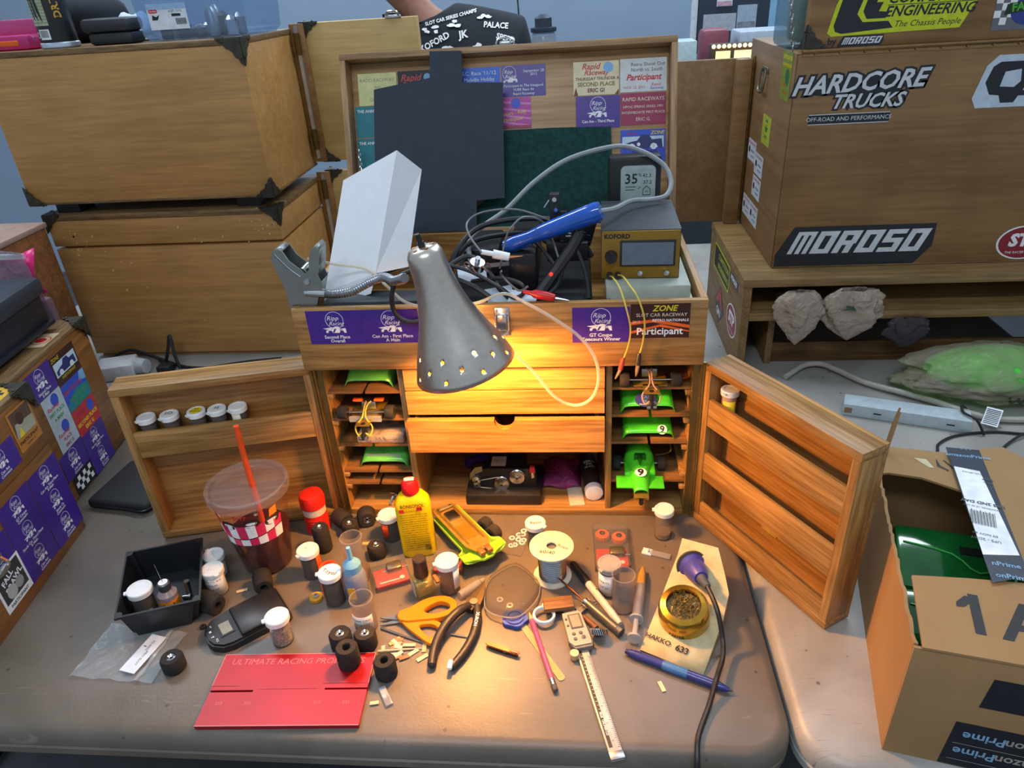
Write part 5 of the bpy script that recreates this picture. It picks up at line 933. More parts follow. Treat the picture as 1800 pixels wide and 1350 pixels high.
t = thing('oil_dropper', 'needle-tipped oil dropper bottle with orange label inside the black tray', 'bottle', (-.516, -.228, .0042)); obj('body', G().ring([(0, 0), (.0135, 0), (.0145, .002), (.0145, .030), (.0075, .037), (.0075, .040)], 22), clear('e0d8e4', .45, .2, 'c8c0cc'), t); lb = obj('paper_label', G().ring([(.0148, .006), (.0148, .023)], 22, None, False, False), mat('f0981c', .45), t); obj('cap', G().ring([(.0088, .038), (.0092, .050), (.0075, .0515), (0, .052)], 18), mat('5c6064', .35, .5), t)
obj('cap_disc', G().ring([(0, .0523), (.007, .0522)], 16, None, False, False), WHITE, t); obj('needle', G().cyl((0, 0, .05), (-.006, .004, .084), .0005, seg=6), CHROME, t)
marks(lb, None, [('t', 'Koford', 0, .0145, .0105, INK, {'bold': .03})], warp=lambda X, Y_, Z: (.0151*math.cos(-PI/2+X/.015), .0151*math.sin(-PI/2+X/.015), Y_))
t = thing('metal_pin', 'small chrome post standing in the corner of the black tray', 'metal part', (-.499, -.205, .0042)); g = G(); g.cyl((0, 0, 0), (.002, .002, .030), .0042, seg=12); g.cyl((-.008, -.006, .003), (.004, -.004, .003), .003); obj('post', g, CHROME, t)
# pocket scale
PSC = thing('pocket_scale', 'black pocket scale with small grey display', 'scale', M=T(-.383, -.256, 0) @ RZ(.72)); SB = mat('1d1e22', .42)
g = G(); g.prism([(-.056, -.020), (-.060, -.008), (-.060, .008), (-.056, .020), (-.044, .032), (-.03, .036), (.054, .036), (.058, .032), (.058, -.032), (.054, -.036), (-.03, -.036), (-.044, -.032)], 0, .014); bmesh.ops.bevel(g.bm, geom=[e for e in g.bm.edges if e.verts[0].co.z > .013 and e.verts[1].co.z > .013], offset=.003, segments=2, affect='EDGES'); obj('body', g, SB, PSC); obj('weighing_plate', G().box(-.016, -.032, .014, .055, .032, .019, bev=.003), mat('232428', .35), PSC)
d = obj('display_frame', G().box(-.041, -.015, .0138, -.020, .015, .0150), BLKPL, PSC); obj('lcd', G().box(-.038, -.012, .0149, -.023, .012, .0154), mat('7c8478', .3), d, smooth=0); marks(PSC, T(-.0505, 0, .0145) @ RZ(-PI/2), [('t', 'on', -.016, 0.003, .0045, WHITE), ('t', 'M', -.006, -.001, .005, WHITE, {'bold': .04}), ('t', 'T', .006, -.001, .005, WHITE, {'bold': .04}), ('t', 'PCS', .016, .003, .0042, WHITE)])
# zip bag
ZB = thing('zip_bag', 'empty clear zip bag with white paper label', 'plastic bag', (-.535, -.315, 0)); P4 = [(-.061, .052), (.066, .040), (.058, -.050), (-.069, -.043)]
def zb(u, v):
    a = Vector(P4[0])*(1-u)+Vector(P4[1])*u; b_ = Vector(P4[3])*(1-u)+Vector(P4[2])*u; q_ = b_*(1-v)+a*v; X_, Y_ = q_.x-.535, q_.y-.315; dfr = (-(X_+.550)*.326+(Y_+.285)*.945); dlf = ((X_+.550)*.914+(Y_+.285)*.406); k_ = 1-min(1, max(0, (min(dfr, dlf)+.012)/.010)); return (q_.x, q_.y, .0006+k_*(.0029+.0022*math.sin(17*u+4*v)*math.sin(9*v+2)+.0008*math.sin(40*u-22*v)))
obj('film', G().grid(zb, 26, 20), film('f4f6f8', .20, .10, 'e4ecf2', .25, 40), ZB, smooth=1.2)
g = G(); g.grid(lambda u, v: (lambda p: (p[0], p[1], p[2]+.0008))(zb(.78+.05*u, v)), 1, 16); obj('zip_strip', g, clear('ffffff', .5, .1), ZB); lb = obj('paper_label', G().box(-.013, -.033, 0, .013, .033, .0006, M=T(.022, -.004, .0066) @ RZ(-.22)), PAPER, ZB, smooth=0); marks(lb, T(.022, -.004, .0072) @ RZ(-.22-PI/2), [('t', 'PRO SLOT', .008, .003, .0055, INK), ('t', 'PS-4002', -.014, 0, .0055, INK), ('p', [(-.004+.0014*k-.008, -.009) for k in (0, 1)]+[(-.004+.0014*k-.008, -.004) for k in (1, 0)], INK)])
# upside-down car with brass chassis
GC = thing('upturned_car', 'green slot car lying upside down showing its brass chassis', 'slot car', M=T(-.073, -.080, 0) @ RZ(math.atan2(-.145, .107)) @ T(-.08, 0, 0) @ RY(-.09) @ T(.08, 0, 0)); LIME = mat('9ad03c', .25, 0, .1, 40, 0, 0, .3)
def ub(u, v): a = PI*u; x = -.080+.150*v; wd = .026+.012*(1 if v > .82 else 0)*min(1, (v-.82)/.05 if v > .82 else 0); return (x, wd*math.cos(a), .024-.022*math.sin(a)**.6*(.6+.4*math.sin(PI*v)))
obj('body_shell', G().grid(ub, 14, 30), LIME, GC, smooth=1.0, solid=.001); obj('chassis_plate', G().prism([(-.082, -.018), (-.074, -.021), (.045, -.021), (.066, -.012), (.066, .012), (.045, .021), (-.074, .021), (-.082, .018)], .026, .0285), mat('c4a050', .45, .55, .25, 50), GC)
obj('pan_rail', G().box(-.072, -.0165, .0285, .042, -.0125, .0300), BRASS, GC); obj('pan_rail', G().box(-.072, .0125, .0285, .042, .0165, .0300), BRASS, GC); obj('centre_plate', G().box(-.012, -.010, .0285, .030, .010, .0298), mat('c89c34', .4, .6), GC); g = G(); g.box(-.056, -.010, .0285, -.030, .010, .033, bev=.001); g.tube([(-.078, -.012, .029), (-.066, -.012, .034), (-.066, .012, .034), (-.078, .012, .029)], .0014, 6, 1); obj('rear_bracket', g, STEEL, GC)
g = G(); g.box(.062, -.011, .024, .078, -.002, .031, bev=.001); g.box(.062, .002, .024, .078, .011, .031, bev=.001); obj('pickup_braid', g, mat('c0784c', .4, .5), GC); obj('front_splitter', G().prism([(.050, -.036), (.066, -.036), (.072, -.020), (.080, -.008), (.080, .008), (.072, .020), (.066, .036), (.050, .036)], .016, .019), LIME, GC)
for s in (-.034, -.008): tyre(GC, (.034+s*1.0, .040, .014), .0135, .016, 'x') if False else None
for x in (-.004, .024): o = obj('tyre', G().ring([(.006, -.008), (.012, -.008), (.0135, -.006), (.0135, .006), (.012, .008), (.006, .008)], 20, T(x, .041, .014) @ RX(PI/2) @ RY(.3)), RUBBER, GC); obj('hub', G().ring([(.0015, -.007), (.006, -.007), (.006, .007), (.0015, .007)], 14, T(x, .041, .014) @ RX(PI/2) @ RY(.3)), CHROME, o)
# small resealable tube, speck
t = thing('clear_tube', 'tiny clear packet with white end near the solder stand', 'packet', M=T(.238, -.097, 0) @ RZ(-.35)); obj('packet', G().box(-.008, -.006, 0, .024, .006, .004, bev=.0015), clear('ece4de', .4, .15), t); obj('white_end', G().box(-.022, -.007, 0, -.006, .007, .0035, bev=.001), PAPER, t); marks(t, T(-.010, 0, .0038), [('t', 'k', 0, 0, .012, BLUE)])
t = thing('clear_fastener', 'clear plastic connector piece lying beside the red block corner', 'connector', M=T(-.143, -.374, 0) @ RZ(-1.0)); obj('shell', G().box(-.016, -.005, 0, .016, .005, .004, bev=.001), clear('e8e4e0', .45, .1), t); obj('insert', G().box(-.014, -.0035, .001, .0, .0035, .003), PAPER, t)
# ================================================================== stacked plywood boxes behind the pit box
PLY = wood('c8985a', 'ae8048', 'x', .8, .45, .12); PLYL = wood('cbac72', 'b29459', 'x', .6, .5, .10); PLYD = wood('a0743c', '7c552a', 'y', .8, .45, .2); EDGE = wood('9a7a4c', '5c4226', 'x', 2.5, .5)
GUARD = mat('4c4a42', .45, .8, .3, 60)
def guard(t, c, sx, sy, sz, a=.055):
    """three-sided pressed metal corner cover at corner c, arms pointing along the signs; scalloped edges"""
    g = G(); e = .0016
    tri = [(0, 0), (a, 0), (a*.86, a*.16), (a*.74, a*.18), (a*.64, a*.34), (a*.5, a*.38), (a*.38, a*.5), (a*.34, a*.64), (a*.18, a*.74), (a*.16, a*.86), (0, a)]
    X, Y_, Z_ = Vector((sx, 0, 0)), Vector((0, sy, 0)), Vector((0, 0, sz))
    for (u, v, n) in ((X, Y_, -Z_), (X, Z_, -Y_), (Y_, Z_, -X)):
        m = Matrix((u, v, n)).transposed().to_4x4(); m.translation = Vector(c)+n*e*.2; g.prism(tri, -e*.1, e, m)
        for p in ((a*.7, a*.1), (a*.1, a*.7)): g.ball((0, 0, 0), .0028, 6, M=m @ T(p[0], p[1], e))
    obj('corner_guard', g, GUARD, t)
SBX0, SBX1, SBY0, SBY1 = -1.195, -.588, .64, .965
ST = thing('plywood_box', 'scuffed plywood pit box on top of the stack', 'pit box', (-.89, .80, .414)); si_ = T(.89, -.80, -.414)
def sp(nm, m, t, inv, *b, bev=.0015): return obj(nm, G().box(*b, bev=bev), m, t, inv)
sp('body', PLY, ST, si_, SBX0, SBY0, .418, SBX1, SBY1, .736); sp('top_board', EDGE, ST, si_, SBX0-.002, SBY0-.002, .736, SBX1+.002, SBY1+.002, .748); sp('bottom_board', EDGE, ST, si_, SBX0-.002, SBY0-.002, .414, SBX1+.002, SBY1, .420)
for sx, x in ((1, SBX0-.896+.89), (-1, SBX1)):
    pass
guard(ST, (SBX1+.003+.89, SBY0-.003-.80, .749-.414), -1, 1, -1); guard(ST, (SBX1+.003+.89, SBY0-.003-.80, .0), -1, 1, 1, .045); guard(ST, (SBX0-.003+.89, SBY0-.003-.80, .0), 1, 1, 1, .045)
SL = thing('plywood_box', 'scuffed plywood pit box at the bottom of the stack with a lid seam', 'pit box', (-.89, .80, 0)); sl_ = T(.89, -.80, 0)
sp('body', PLY, SL, sl_, SBX0+.02, SBY0, .012, SBX1, SBY1, .303); sp('base', PLY, SL, sl_, SBX0+.03, SBY0+.01, 0, SBX1-.01, SBY1-.01, .012); sp('seam', PLY, SL, sl_, SBX0+.034, SBY0+.014, .303, SBX1-.014, SBY1-.014, .310); sp('lid', PLY, SL, sl_, SBX0+.02, SBY0, .310, SBX1, SBY1, .374); sp('lid_top', EDGE, SL, sl_, SBX0+.018, SBY0-.002, .374, SBX1+.002, SBY1, .388)
for x in (-1.12, -.66): sp('foot_block', BLKPL, SL, sl_, x-.03, SBY0+.02, .388, x+.03, SBY0+.08, .414)
guard(SL, (SBX1+.003+.89, SBY0-.003-.80, .389), -1, 1, -1, .045); guard(SL, (SBX0+.017+.89, SBY0-.003-.80, .389), 1, 1, -1, .045)
g = G(); random.seed(3)
for k in range(46):
    x, z = random.choice(((random.gauss(-1.12, .03), random.gauss(.315, .015)), (random.uniform(-1.15, -.62), random.uniform(.1, .37)), (random.gauss(-.64, .02), random.gauss(.34, .02)))); s_ = random.uniform(.001, .0035); g.prism([(x-s_, z-s_*.4), (x+s_*.3, z-s_), (x+s_, z+s_*.8), (x-s_*.4, z+s_)], -.0003, .0004, frame((0, SBY0, 0), (1, 0, 0), (0, 0, 1)))
obj('chipped_spot', g, mat('cdb488', .6), SL, sl_, smooth=0)
random.seed(11)
for (t, inv, z0, z1) in ((ST, si_, .425, .758), (SL, sl_, .09, .398)):
    d = obj('open_door', G().box(-.565, .955, z0, -.268, .985, z1, bev=.002), PLYL, t, inv); d2_ = obj('door_edge_panel', G().box(-.588, .945, z0, -.552, .957, z1, bev=.001), PLYD, t, inv)
    g = G(); g.box(-.5745, .939, z0+.01, -.5665, .945, z1-.005); obj('wall_gap_strip', g, mat('c4ccd4', .3, .8), t, inv)  # bright strip put in for the light gap where the wall shows through
    for zz in (z1-.07, z0+.035): g = G(); g.cyl((-.5705, .938, zz), (-.5705, .938, zz+.05), .0075, seg=10); obj('hinge_knuckle', g, mat('6c5c34', .4, .9), t, inv)
guard(ST, (-.566+.89, .953-.80, .759-.414), 1, 1, -1, .05); guard(ST, (-.566+.89, .953-.80, .424-.414), 1, 1, 1, .05); guard(SL, (-.566+.89, .953-.80, .399), 1, 1, -1, .05)
g = G(); g.box(-.345+.89, .952-.80, .757-.414, -.305+.89, .956-.80, .764-.414, bev=.001); g.tube([(-.34+.89, .15, .349), (-.335+.89, .146, .357), (-.315+.89, .146, .357), (-.31+.89, .15, .349)], .003, 6); obj('latch', g, CHROME, ST)
# ---- on top of the stack
ZT = .7485
CN = thing('spray_can', 'aerosol can with green instruction panel and barcode standing on the plywood stack', 'spray can', (-1.018, .690, ZT)); obj('base_ring', G().ring([(0, 0), (.037, 0), (.0395, .003), (.0395, .010), (.037, .012)], 32), mat('c4d4e6', .35, .5), CN); obj('can_body', G().ring([(.037, .012), (.0375, .014), (.0375, .165), (.034, .175), (.018, .182)], 32), mat('1e2024', .35), CN); obj('spray_cap', G().ring([(.016, .180), (.017, .205), (.013, .21), (0, .21)], 20), BLKPL, CN)
GI = mat('a9b294', .5); it = [('p', [(-.036+.0085*k, .045) for k in range(6)]+[(.0065-.0085*k, .155) for k in range(6)], GI), ('p', [(-.022+.005*k, .018) for k in range(6)]+[(.003-.005*k, .038) for k in range(6)], WHITE), ('t', 'DRIVE', .030, .085, .020, mat('c8a03c', .4), {'rot': PI/2, 'bold': .03}), ('r', -.029, .027, .006, .0015, WHITE)]
it += [('t', 'SHAKE WELL BEFORE USING THIS SPRAY', -.0145, .150-.0062*k, .0028, mat('3c4034', .5)) for k in range(17)]+[('p', [(-.019+.0022*k, .022), (-.0178+.0022*k, .022), (-.0178+.0022*k, .036), (-.019+.0022*k, .036)], INK) for k in range(9)]
marks(CN, None, it, warp=lambda X, Y_, Z: ((.0378)*math.cos(-1.45+X/.0375), (.0378)*math.sin(-1.45+X/.0375), Y_))
PC = thing('pink_case', 'translucent pink case with an orange tool inside on the plywood stack', 'case', (-1.135, .705, ZT)); obj('pink_shell', G().box(-.055, -.03, 0, .055, .05, .030, bev=.008), film('f060a0', .6, .2, 'd84890', .2), PC); obj('orange_tool', G().box(-.055, -.032, .008, .030, -.024, .020, bev=.003), ORANGE, PC); obj('lid_flap', G().box(-.05, .02, .028, .055, .045, .060, bev=.004), film('f080b4', .6, .2, 'd868a4', .2), PC)
solidbox('battery_pack', -.945, .68, ZT, -.845, .74, ZT+.024, mat('23262b', .5), 'lower black rounded pack lying on the plywood stack', 'battery pack', .007); solidbox('battery_pack', -.955, .675, ZT+.0242, -.840, .74, ZT+.052, mat('2a2d32', .5), 'upper black rounded pack lying on the other black pack', 'battery pack', .010)
t = thing('cloth_rag', 'crumpled pale cloth behind the black packs on the plywood stack', 'cloth', (-.905, .81, ZT)); obj('cloth', G().grid(lambda u, v: (-.055+.115*u, -.05+.1*v, .050*abs(math.sin(PI*u))**.5*abs(math.sin(PI*v))**.5+.006*math.sin(14*u+8*v)+.008), 16, 12), mat('b8c8d4', .8), t, smooth=1.2, solid=.001)
t = thing('black_bag', 'dark soft bag lying behind the spray can on the plywood stack', 'bag', (-1.075, .885, ZT)); obj('bag_body', G().ball((0, 0, .058), .1, 20, 1.15, .7, .6), mat('1e2530', .8), t)
BN = thing('clear_bin', 'clear plastic bin of slot car parts with a white product label', 'bin', (-.705, .78, ZT)); wv = clear('dce8f4', .16, .08, 'c8d8e8')
g = G(); A = [(-.125, -.075), (.115, -.075), (.115, .12), (-.125, .12)]; rows = [[g.bm.verts.new((x*k, y*k, z)) for x, y in A] for k, z in ((.92, 0), (1, .012), (1.06, .115), (1.09, .118))]
for a, b_ in zip(rows, rows[1:]):
    for i in range(4): g.bm.faces.new((a[i], a[(i+1) % 4], b_[(i+1) % 4], b_[i]))
g.bm.faces.new(rows[0][::-1]); obj('bin_wall', g, wv, BN, smooth=.3, solid=.0015)
lb = obj('product_label', G().box(-.100, -.0815, .022, -.012, -.0795, .072), mat('dfe8f2', .5), BN, smooth=0); marks(lb, frame((-.056, -.0818, .047), (1, 0, 0), (0, 0, 1)), [('p', [(-.044, .014), (.044, .014), (.044, .025), (-.044, .025)], mat('9cc0e4', .5)), ('p', rrect(.020, .007, .003, 4, -.031, .011), RED), ('t', 'Sterilite', -.031, .011, .005, WHITE), ('p', [(-.036, -.006), (-.024, -.006), (-.018, .004), (-.026, .0), (-.034, .004)], INK), ('t', '6 QT / 5.7 L', .020, .010, .006, INK), ('p', [(.010, .000), (.030, .000), (.030, .005), (.010, .005)], INK), ('p', [(.014+.0030*k, -.016), (.0156+.0030*k, -.016), (.0156+.0030*k, -.004), (.014+.0030*k, -.004)], INK) if True else None]+[('p', [(.014+.0030*k, -.016), (.0156+.0030*k, -.016), (.0156+.0030*k, -.004), (.014+.0030*k, -.004)], INK) for k in range(1, 9)])
for k in range(14):
    x, y, hh_ = -.088+.038*(k % 5)+random.uniform(-.005, .005), -.040+.045*(k//5)+random.uniform(-.006, .006), random.uniform(.02, .065); tag(obj('small_part', G().ring([(.010, 0), (.013, .002), (.013, hh_*.8), (.005, hh_)], 12), random.choice((STEEL, CHROME, DARKMETAL, CABLE)), None, T(-.705+x, .78+y, ZT+.001)), 'loose small part lying inside the clear plastic bin', 'part', 'parts inside the clear bin')
# ================================================================== stickered pit box at the side
dB = Vector((.12046, -.99272, 0)); nB = Vector((.99272, .12046, 0)); oB = Vector((-.778, -.037, 0))
SBX = thing('stickered_box', 'plywood pit box covered in purple award stickers beside the black tray', 'pit box', M=frame(oB, tuple(-dB), (0, 0, 1), nB) if False else frame(oB, dB, Vector((0, 0, 1)).cross(dB)*1))
# local axes: x = along the face towards the viewer, y = left-to-right normal flipped, z up
LY = Vector((0, 0, 1)).cross(dB)      # equals nB direction check below
sg = 1 if LY.dot(nB) > 0 else -1
def yb(a, b): return (min(sg*a, sg*b), max(sg*a, sg*b))
def sbox(nm, m, s0, s1, d0, d1, z0, z1): y0, y1 = yb(d0, d1); return obj(nm, G().box(s0, y0, z0, s1, y1, z1, bev=.0015), m, SBX)
SPW = wood('a06c34', '7c4e20', 'x', .8, .45, .25)
sbox('body', SPW, .0, .30, -.30, -.003, 0, .184); sbox('lid', SPW, -.004, .30, -.303, .0, .186, .286); sbox('lid_top', EDGE, -.004, .30, -.303, .0, .286, .296)
sbox('open_door', SPW, -.298, -.006, -.110, -.055, .004, .276); sbox('door_top', EDGE, -.300, -.006, -.112, -.053, .276, .285)
guard(SBX, (-.006, sg*.002, .2975), 1, -sg, -1, .045); guard(SBX, (-.302, sg*-.051, .2865), 1, -sg, -1, .045)
g = G(); g.tube([(.205, sg*.004, .115), (.205, sg*.012, .10), (.235, sg*.012, .10), (.235, sg*.004, .115)], .003, 6); g.box(.198, *[min(0, sg*.003)], .105, .242, max(0, sg*.003), .128); obj('latch', g, CHROME, SBX)
SX = Vector((-1, 0, 0))
def ssf(s, z, d): return frame((s, sg*(d+.0006), z), (-1, 0, 0), (0, 0, 1), (0, sg, 0))
def sst(s0, s1, z0, z1, d, bg, items): return sticker(SBX, ssf((s0+s1)/2, (z0+z1)/2, d), s1-s0, z1-z0, bg, items)
DP = -.055
for i, ln in enumerate((['Can Am Third Place', 'B Main'], ['GT Coupe', 'Concours'])): sst(-.238, -.156, .0475-.0455*i, .0925-.0455*i, DP, PURPLE, ripp(.082, .045, ln))
sst(-.240, -.156, .206, .264, DP, MAROON, [('t', 'ZONE', -.026, .022, .010, YEL, {'shear': .25}), ('p', [(-.038, -.012), (.038, -.012), (.038, .015), (-.038, .015)], mat('c4dcee', .5)), ('p', carpoly(0, -.001, .034), NAVY), ('r', -.019, -.007, .0055, .003, WHITE), ('r', .019, -.007, .0055, .003, WHITE), ('t', 'PARTICIPANT', .0, -.018, .008, YEL)])
sst(-.240, -.156, .149, .205, DP, BLUE, [('p', [(-.042, -.028), (.042, -.028), (.042, .0), (.0, .006), (-.042, -.014)], TEAL), ('p', [(.018, .012), (.042, .006), (.042, .028), (.026, .028)], LBLUE), ('t', 'Rapid Raceway', -.008, .012, .011, RED, {'shear': .3, 'bold': .02}), ('t', 'THIRD PLACE', .0, -.008, .0105, GREEN, {'bold': .03}), ('t', 'B MAIN', .0, -.020, .0105, GREEN, {'bold': .03})])
sst(-.240, -.156, .093, .148, DP, RED, [('p', circ(.012, 16, .022, .012), BLUE), ('t', 'Rapid', -.014, .015, .013, DKPINK, {'shear': .3, 'bold': .02}), ('t', 'SECOND PLACE', .0, -.006, .0105, YEL, {'bold': .03}), ('t', 'ERIC G', .0, -.019, .0105, YEL, {'bold': .03})])
sst(-.155, -.073, .212, .268, DP, PURPLE, ripp(.082, .056, ['Second Place', 'B Main']))
for z in (.155, .099): sst(-.155, -.090, z, z+.056, DP, mat('b8c6d2', .5), [('p', circ(.012, 16, .006, .014), BLUE), ('t', 'Raceway', -.006, .004, .011, RED, {'shear': .3, 'bold': .02}), ('t', 'FIRST PLACE' if z > .12 else 'PLACE', 0, -.008, .009, GREEN if z > .12 else RED, {'bold': .03}), ('t', 'A MAIN' if z > .12 else 'ERIC G', .0, -.020, .009, GREEN if z > .12 else DKPINK, {'bold': .03})])
sst(-.155, -.073, .045, .098, DP, PURPLE, ripp(.082, .053, ['Can Am', 'Concours'])); t = sst(-.155, -.085, .006, .044, DP, BLACK, [('p', [(-.03+.01*i, -.015+.01*j), (-.02+.01*i, -.015+.01*j), (-.02+.01*i, -.005+.01*j), (-.03+.01*i, -.005+.01*j)], WHITE) for i in range(6) for j in range(3) if (i+j) % 2])
for (s, z, ln) in ((.000, .116, ['Can Am Third Place', 'B Main']), (.000, .067, ['Stock Ca', 'Concours']), (.000, .018, ['Can Am', 'Concours']), (.084, .118, ['GT Coupe', 'Concours']), (.084, .069, ['Stock Car Third Place', 'B Main']), (.084, .020, ['Can Am', 'Concours'])):
    sst(s, s+.082, z, z+.048, -.003, PURPLE, ripp(.082, .048, ln))
sst(.075, .157, .200, .248, 0, PURPLE, ripp(.082, .048, ['Can Am', 'Concours'])); sst(.168, .250, .090, .138, -.003, PURPLE, ripp(.082, .048, ['GT Coupe', 'Concours']))
sst(.008, .069, .208, .278, 0, mat('b87a34', .5), [('p', [(-.026, -.012), (.026, -.012), (.026, .032), (-.026, .032)], mat('5c4438', .5)), ('p', [(-.026, -.012), (.026, -.012), (.026, .008), (-.02, .012)], mat('a8a894', .5)), ('p', circ(.010, 14, -.004, .016), mat('4a2c20', .5)), ('p', [(-.020, -.012), (-.006, -.012), (-.010, .004)], YEL), ('t', 'PARTICIPANT', 0, -.021, .0085, MAROON, {'bold': .02}), ('t', 'SUMMER 12', 0, -.029, .0045, MAROON)])
sst(.165, .232, .022, .092, -.0028, WHITE, [('p', [(-.029, -.022), (.029, -.022), (.029, .031), (-.029, .031)], mat('3a3a3c', .5)), ('t', 'FALL', -.006, .014, .014, WHITE, {'bold': .03, 'rot': .3}), ('t', 'BRAWL', .004, .002, .014, WHITE, {'bold': .03, 'rot': .3}), ('p', circ(.012, 12, -.008, -.010), mat('b4b4b4', .5)), ('p', circ(.010, 12, .012, -.008), mat('9a9a9a', .5)), ('t', 'PARTICIPANT', 0, -.029, .0075, INK, {'bold': .02})])
sticker(SBX, T(-.20, sg*-.083, .2856), .060, .040, mat('c8b090', .5), [('r', 0, 0, .018, .002, RED), ('p', circ(.010, 16), RED)])
sticker(SBX, T(.045, sg*-.030, .2966), .080, .040, mat('d8a838', .5), [('p', [(-.03+.008*i, -.012+.008*j), (-.022+.008*i, -.012+.008*j), (-.022+.008*i, -.004+.008*j), (-.03+.008*i, -.004+.008*j)], INK) for i in range(5) for j in range(3) if (i+j) % 2])
# black case on it, bags behind
BC = thing('black_case', 'black plastic hinged case resting on the stickered box', 'case', M=frame((-.935, .085, .297), dB, Vector((0, 0, 1)).cross(dB))); obj('case_body', G().box(-.115, -.09, 0, .16, .055, .060, bev=.006), mat('171c28', .4), BC); obj('case_lid', G().box(-.120, -.095, .060, .165, .066, .095, bev=.010), mat('2b3340', .42), BC); obj('base_lip', G().box(-.118, -.092, 0, .163, .062, .008, bev=.002), mat('171c28', .4), BC)
t = thing('blue_wrapper', 'crumpled bright blue wrapper on the black case', 'wrapper', (-.935, .06, .393)); obj('film', G().grid(lambda u, v: (-.03+.06*u, -.03+.06*v, .012*abs(math.sin(5*u+3*v))+.002), 8, 8), mat('1a86e0', .35), t, smooth=1, solid=.0006)
t = thing('wooden_crate', 'brown wooden box standing behind the black case', 'box', (-1.235, .45, .0)); obj('crate_wall', G().box(-.20, -.10, 0, .125, .10, .385, bev=.002), wood('96623a', '6c4426', 'x', 1, .5, .2), t); obj('crate_rim', G().box(-.205, -.105, .385, .128, .105, .397, bev=.002), mat('a08478', .5), t)
t = thing('metal_tin', 'round silver lidded tin on the brown wooden box', 'tin', (-1.155, .40, .3975)); obj('tin_body', G().ring([(0, 0), (.034, 0), (.036, .003), (.036, .018), (0, .018)], 28), STEEL, t); obj('tin_lid', G().ring([(.0375, .012), (.0378, .026), (.034, .029), (.020, .027), (0, .027)], 28), mat('a8acb0', .3, .9), t)
ZBG = thing('pink_parts_bag', 'clear zip bag holding bright pink material behind the black case', 'plastic bag', (-1.035, .275, 0)); obj('bag_film', G().grid(lambda u, v: (-.10+.20*u, .018*math.sin(5*u+2)*math.sin(4*v)-.02*v, .425*v), 16, 14), film('d8c8d8', .30, .15, 'c8bccc', .3), ZBG, smooth=1.2, solid=.0008); obj('pink_fill', G().grid(lambda u, v: (-.10+.185*u, .012+.014*math.sin(9*u+5*v), .32+.09*v+.010*math.sin(7*u)), 12, 6), mat('e01c78', .35), ZBG, smooth=1.2, solid=.002); obj('zip_strip', G().box(-.10, -.028, .412, .10, -.020, .421), clear('ffffff', .5), ZBG); g = G(); g.box(-.10, .04, 0, .05, .07, .30, bev=.01); obj('bag_contents', g, mat('6c5058', .6), ZBG)
t = thing('black_pouch', 'flat black zip pouch lying beside the stickered box', 'pouch', M=T(-.745, .062, 0) @ RZ(-.12)); g = G(); g.box(-.055, -.060, 0, .075, .075, .022, bev=.010, seg=3); obj('pouch_body', g, mat('17181d', .7), t); obj('zip', G().tube([(-.04, -.0605, .011), (.02, -.0612, .011), (.074, -.058, .011), (.0765, .02, .011)], .0016, 6), DARKMETAL, t)
# mains adaptors and cables between tables
t = thing('power_adapter', 'white plug-in power adapter lying in front of the plywood stack', 'adapter', (-1.045, .535, .0), .3); obj('body', G().box(-.05, -.03, 0, .04, .04, .04, bev=.006), mat('c8ccd0', .5), t); obj('round_end', G().cyl((.04, .0, .022), (.068, -.012, .022), .022, .018, 14), mat('b4b8bc', .5), t)
t = thing('power_cables', 'black mains cables lying in front of the plywood stack', 'cables', (-.95, .56, 0))
for pts in ([(-.18, .058, .006), (-.11, .056, .032), (-.05, .046, .020), (.05, .012, .005), (.12, .0, .005)], [(-.03, .045, .006), (.0, .02, .01), (.02, .02, .05), (.03, .03, .085), (.04, .01, .04), (.05, .0, .005)], [(-.02, -.03, .004), (.06, -.02, .004), (.2, .03, .004), (.3, .05, .004)]): g = G(); g.tube(pts, .0042, 8, 6); obj('cable', g, CABLE, t)
obj('plug', G().box(.0, -.025, 0, .035, .01, .022, bev=.004), BLKPL, t)
# ================================================================== rack and big plywood box on the pale table
RK = thing('wooden_rack', 'low open plywood rack with shelf and stickers on its end', 'rack', (.475, .50, 0)); RW = wood('ac8c58', '80643e', 'x', .8, .5, .2); RWZ = wood('a28050', '7a5c36', 'y', .8, .5, .2); L_ = .80
def rp(nm, m, *b): return obj(nm, G().box(*b, bev=.001), m, RK)
rp('end_panel', RWZ, 0, 0, 0, .018, .42, .214); rp('end_panel', RWZ, L_-.018, 0, 0, L_, .42, .214); rp('top_board', RW, -.002, -.002, .214, L_, .42, .232); rp('shelf', RW, .018, .0, .134, L_-.018, .41, .152); rp('back_panel', RW, .018, .40, 0, L_-.018, .41, .214)
rp('inner_box', wood('7c5a30', '5a3e20', 'x', .8, .5, .2), .09, .06, 0, L_-.05, .07, .050); rp('inner_box_side', RWZ, .075, .05, 0, .09, .40, .12)
def rsf(y, z): return frame((-.0006, y, z), (0, -1, 0), (0, 0, 1))
LM_ = mat('b8c41c', .45)
sticker(RK, rsf(.25, .17), .20, .066, LM_, [('p', rrect(.19, .056, .008), mat('30322a', .5)), ('t', 'COMPETITION', .02, .012, .020, LM_, {'shear': .2, 'bold': .02}), ('t', 'ENGINEERING', .02, -.012, .020, LM_, {'shear': .2, 'bold': .02})], r=.008)
sticker(RK, rsf(.10, .19), .090, .020, mat('2c2c4c', .4), [('t', 'MOROSO', 0, 0, .016, WHITE, {'shear': .2, 'bold': .03})]); sticker(RK, rsf(.24, .07), .13, .10, mat('3a3a3e', .4), [('p', [(0, .045), (.045, .0), (.02, .0), (0, .02), (-.02, .0), (-.045, 0)], mat('b43424', .4)), ('t', 'QA1', 0, -.018, .026, WHITE, {'bold': .03})], outline=[(0, -.05), (.062, 0), (0, .05), (-.062, 0)])
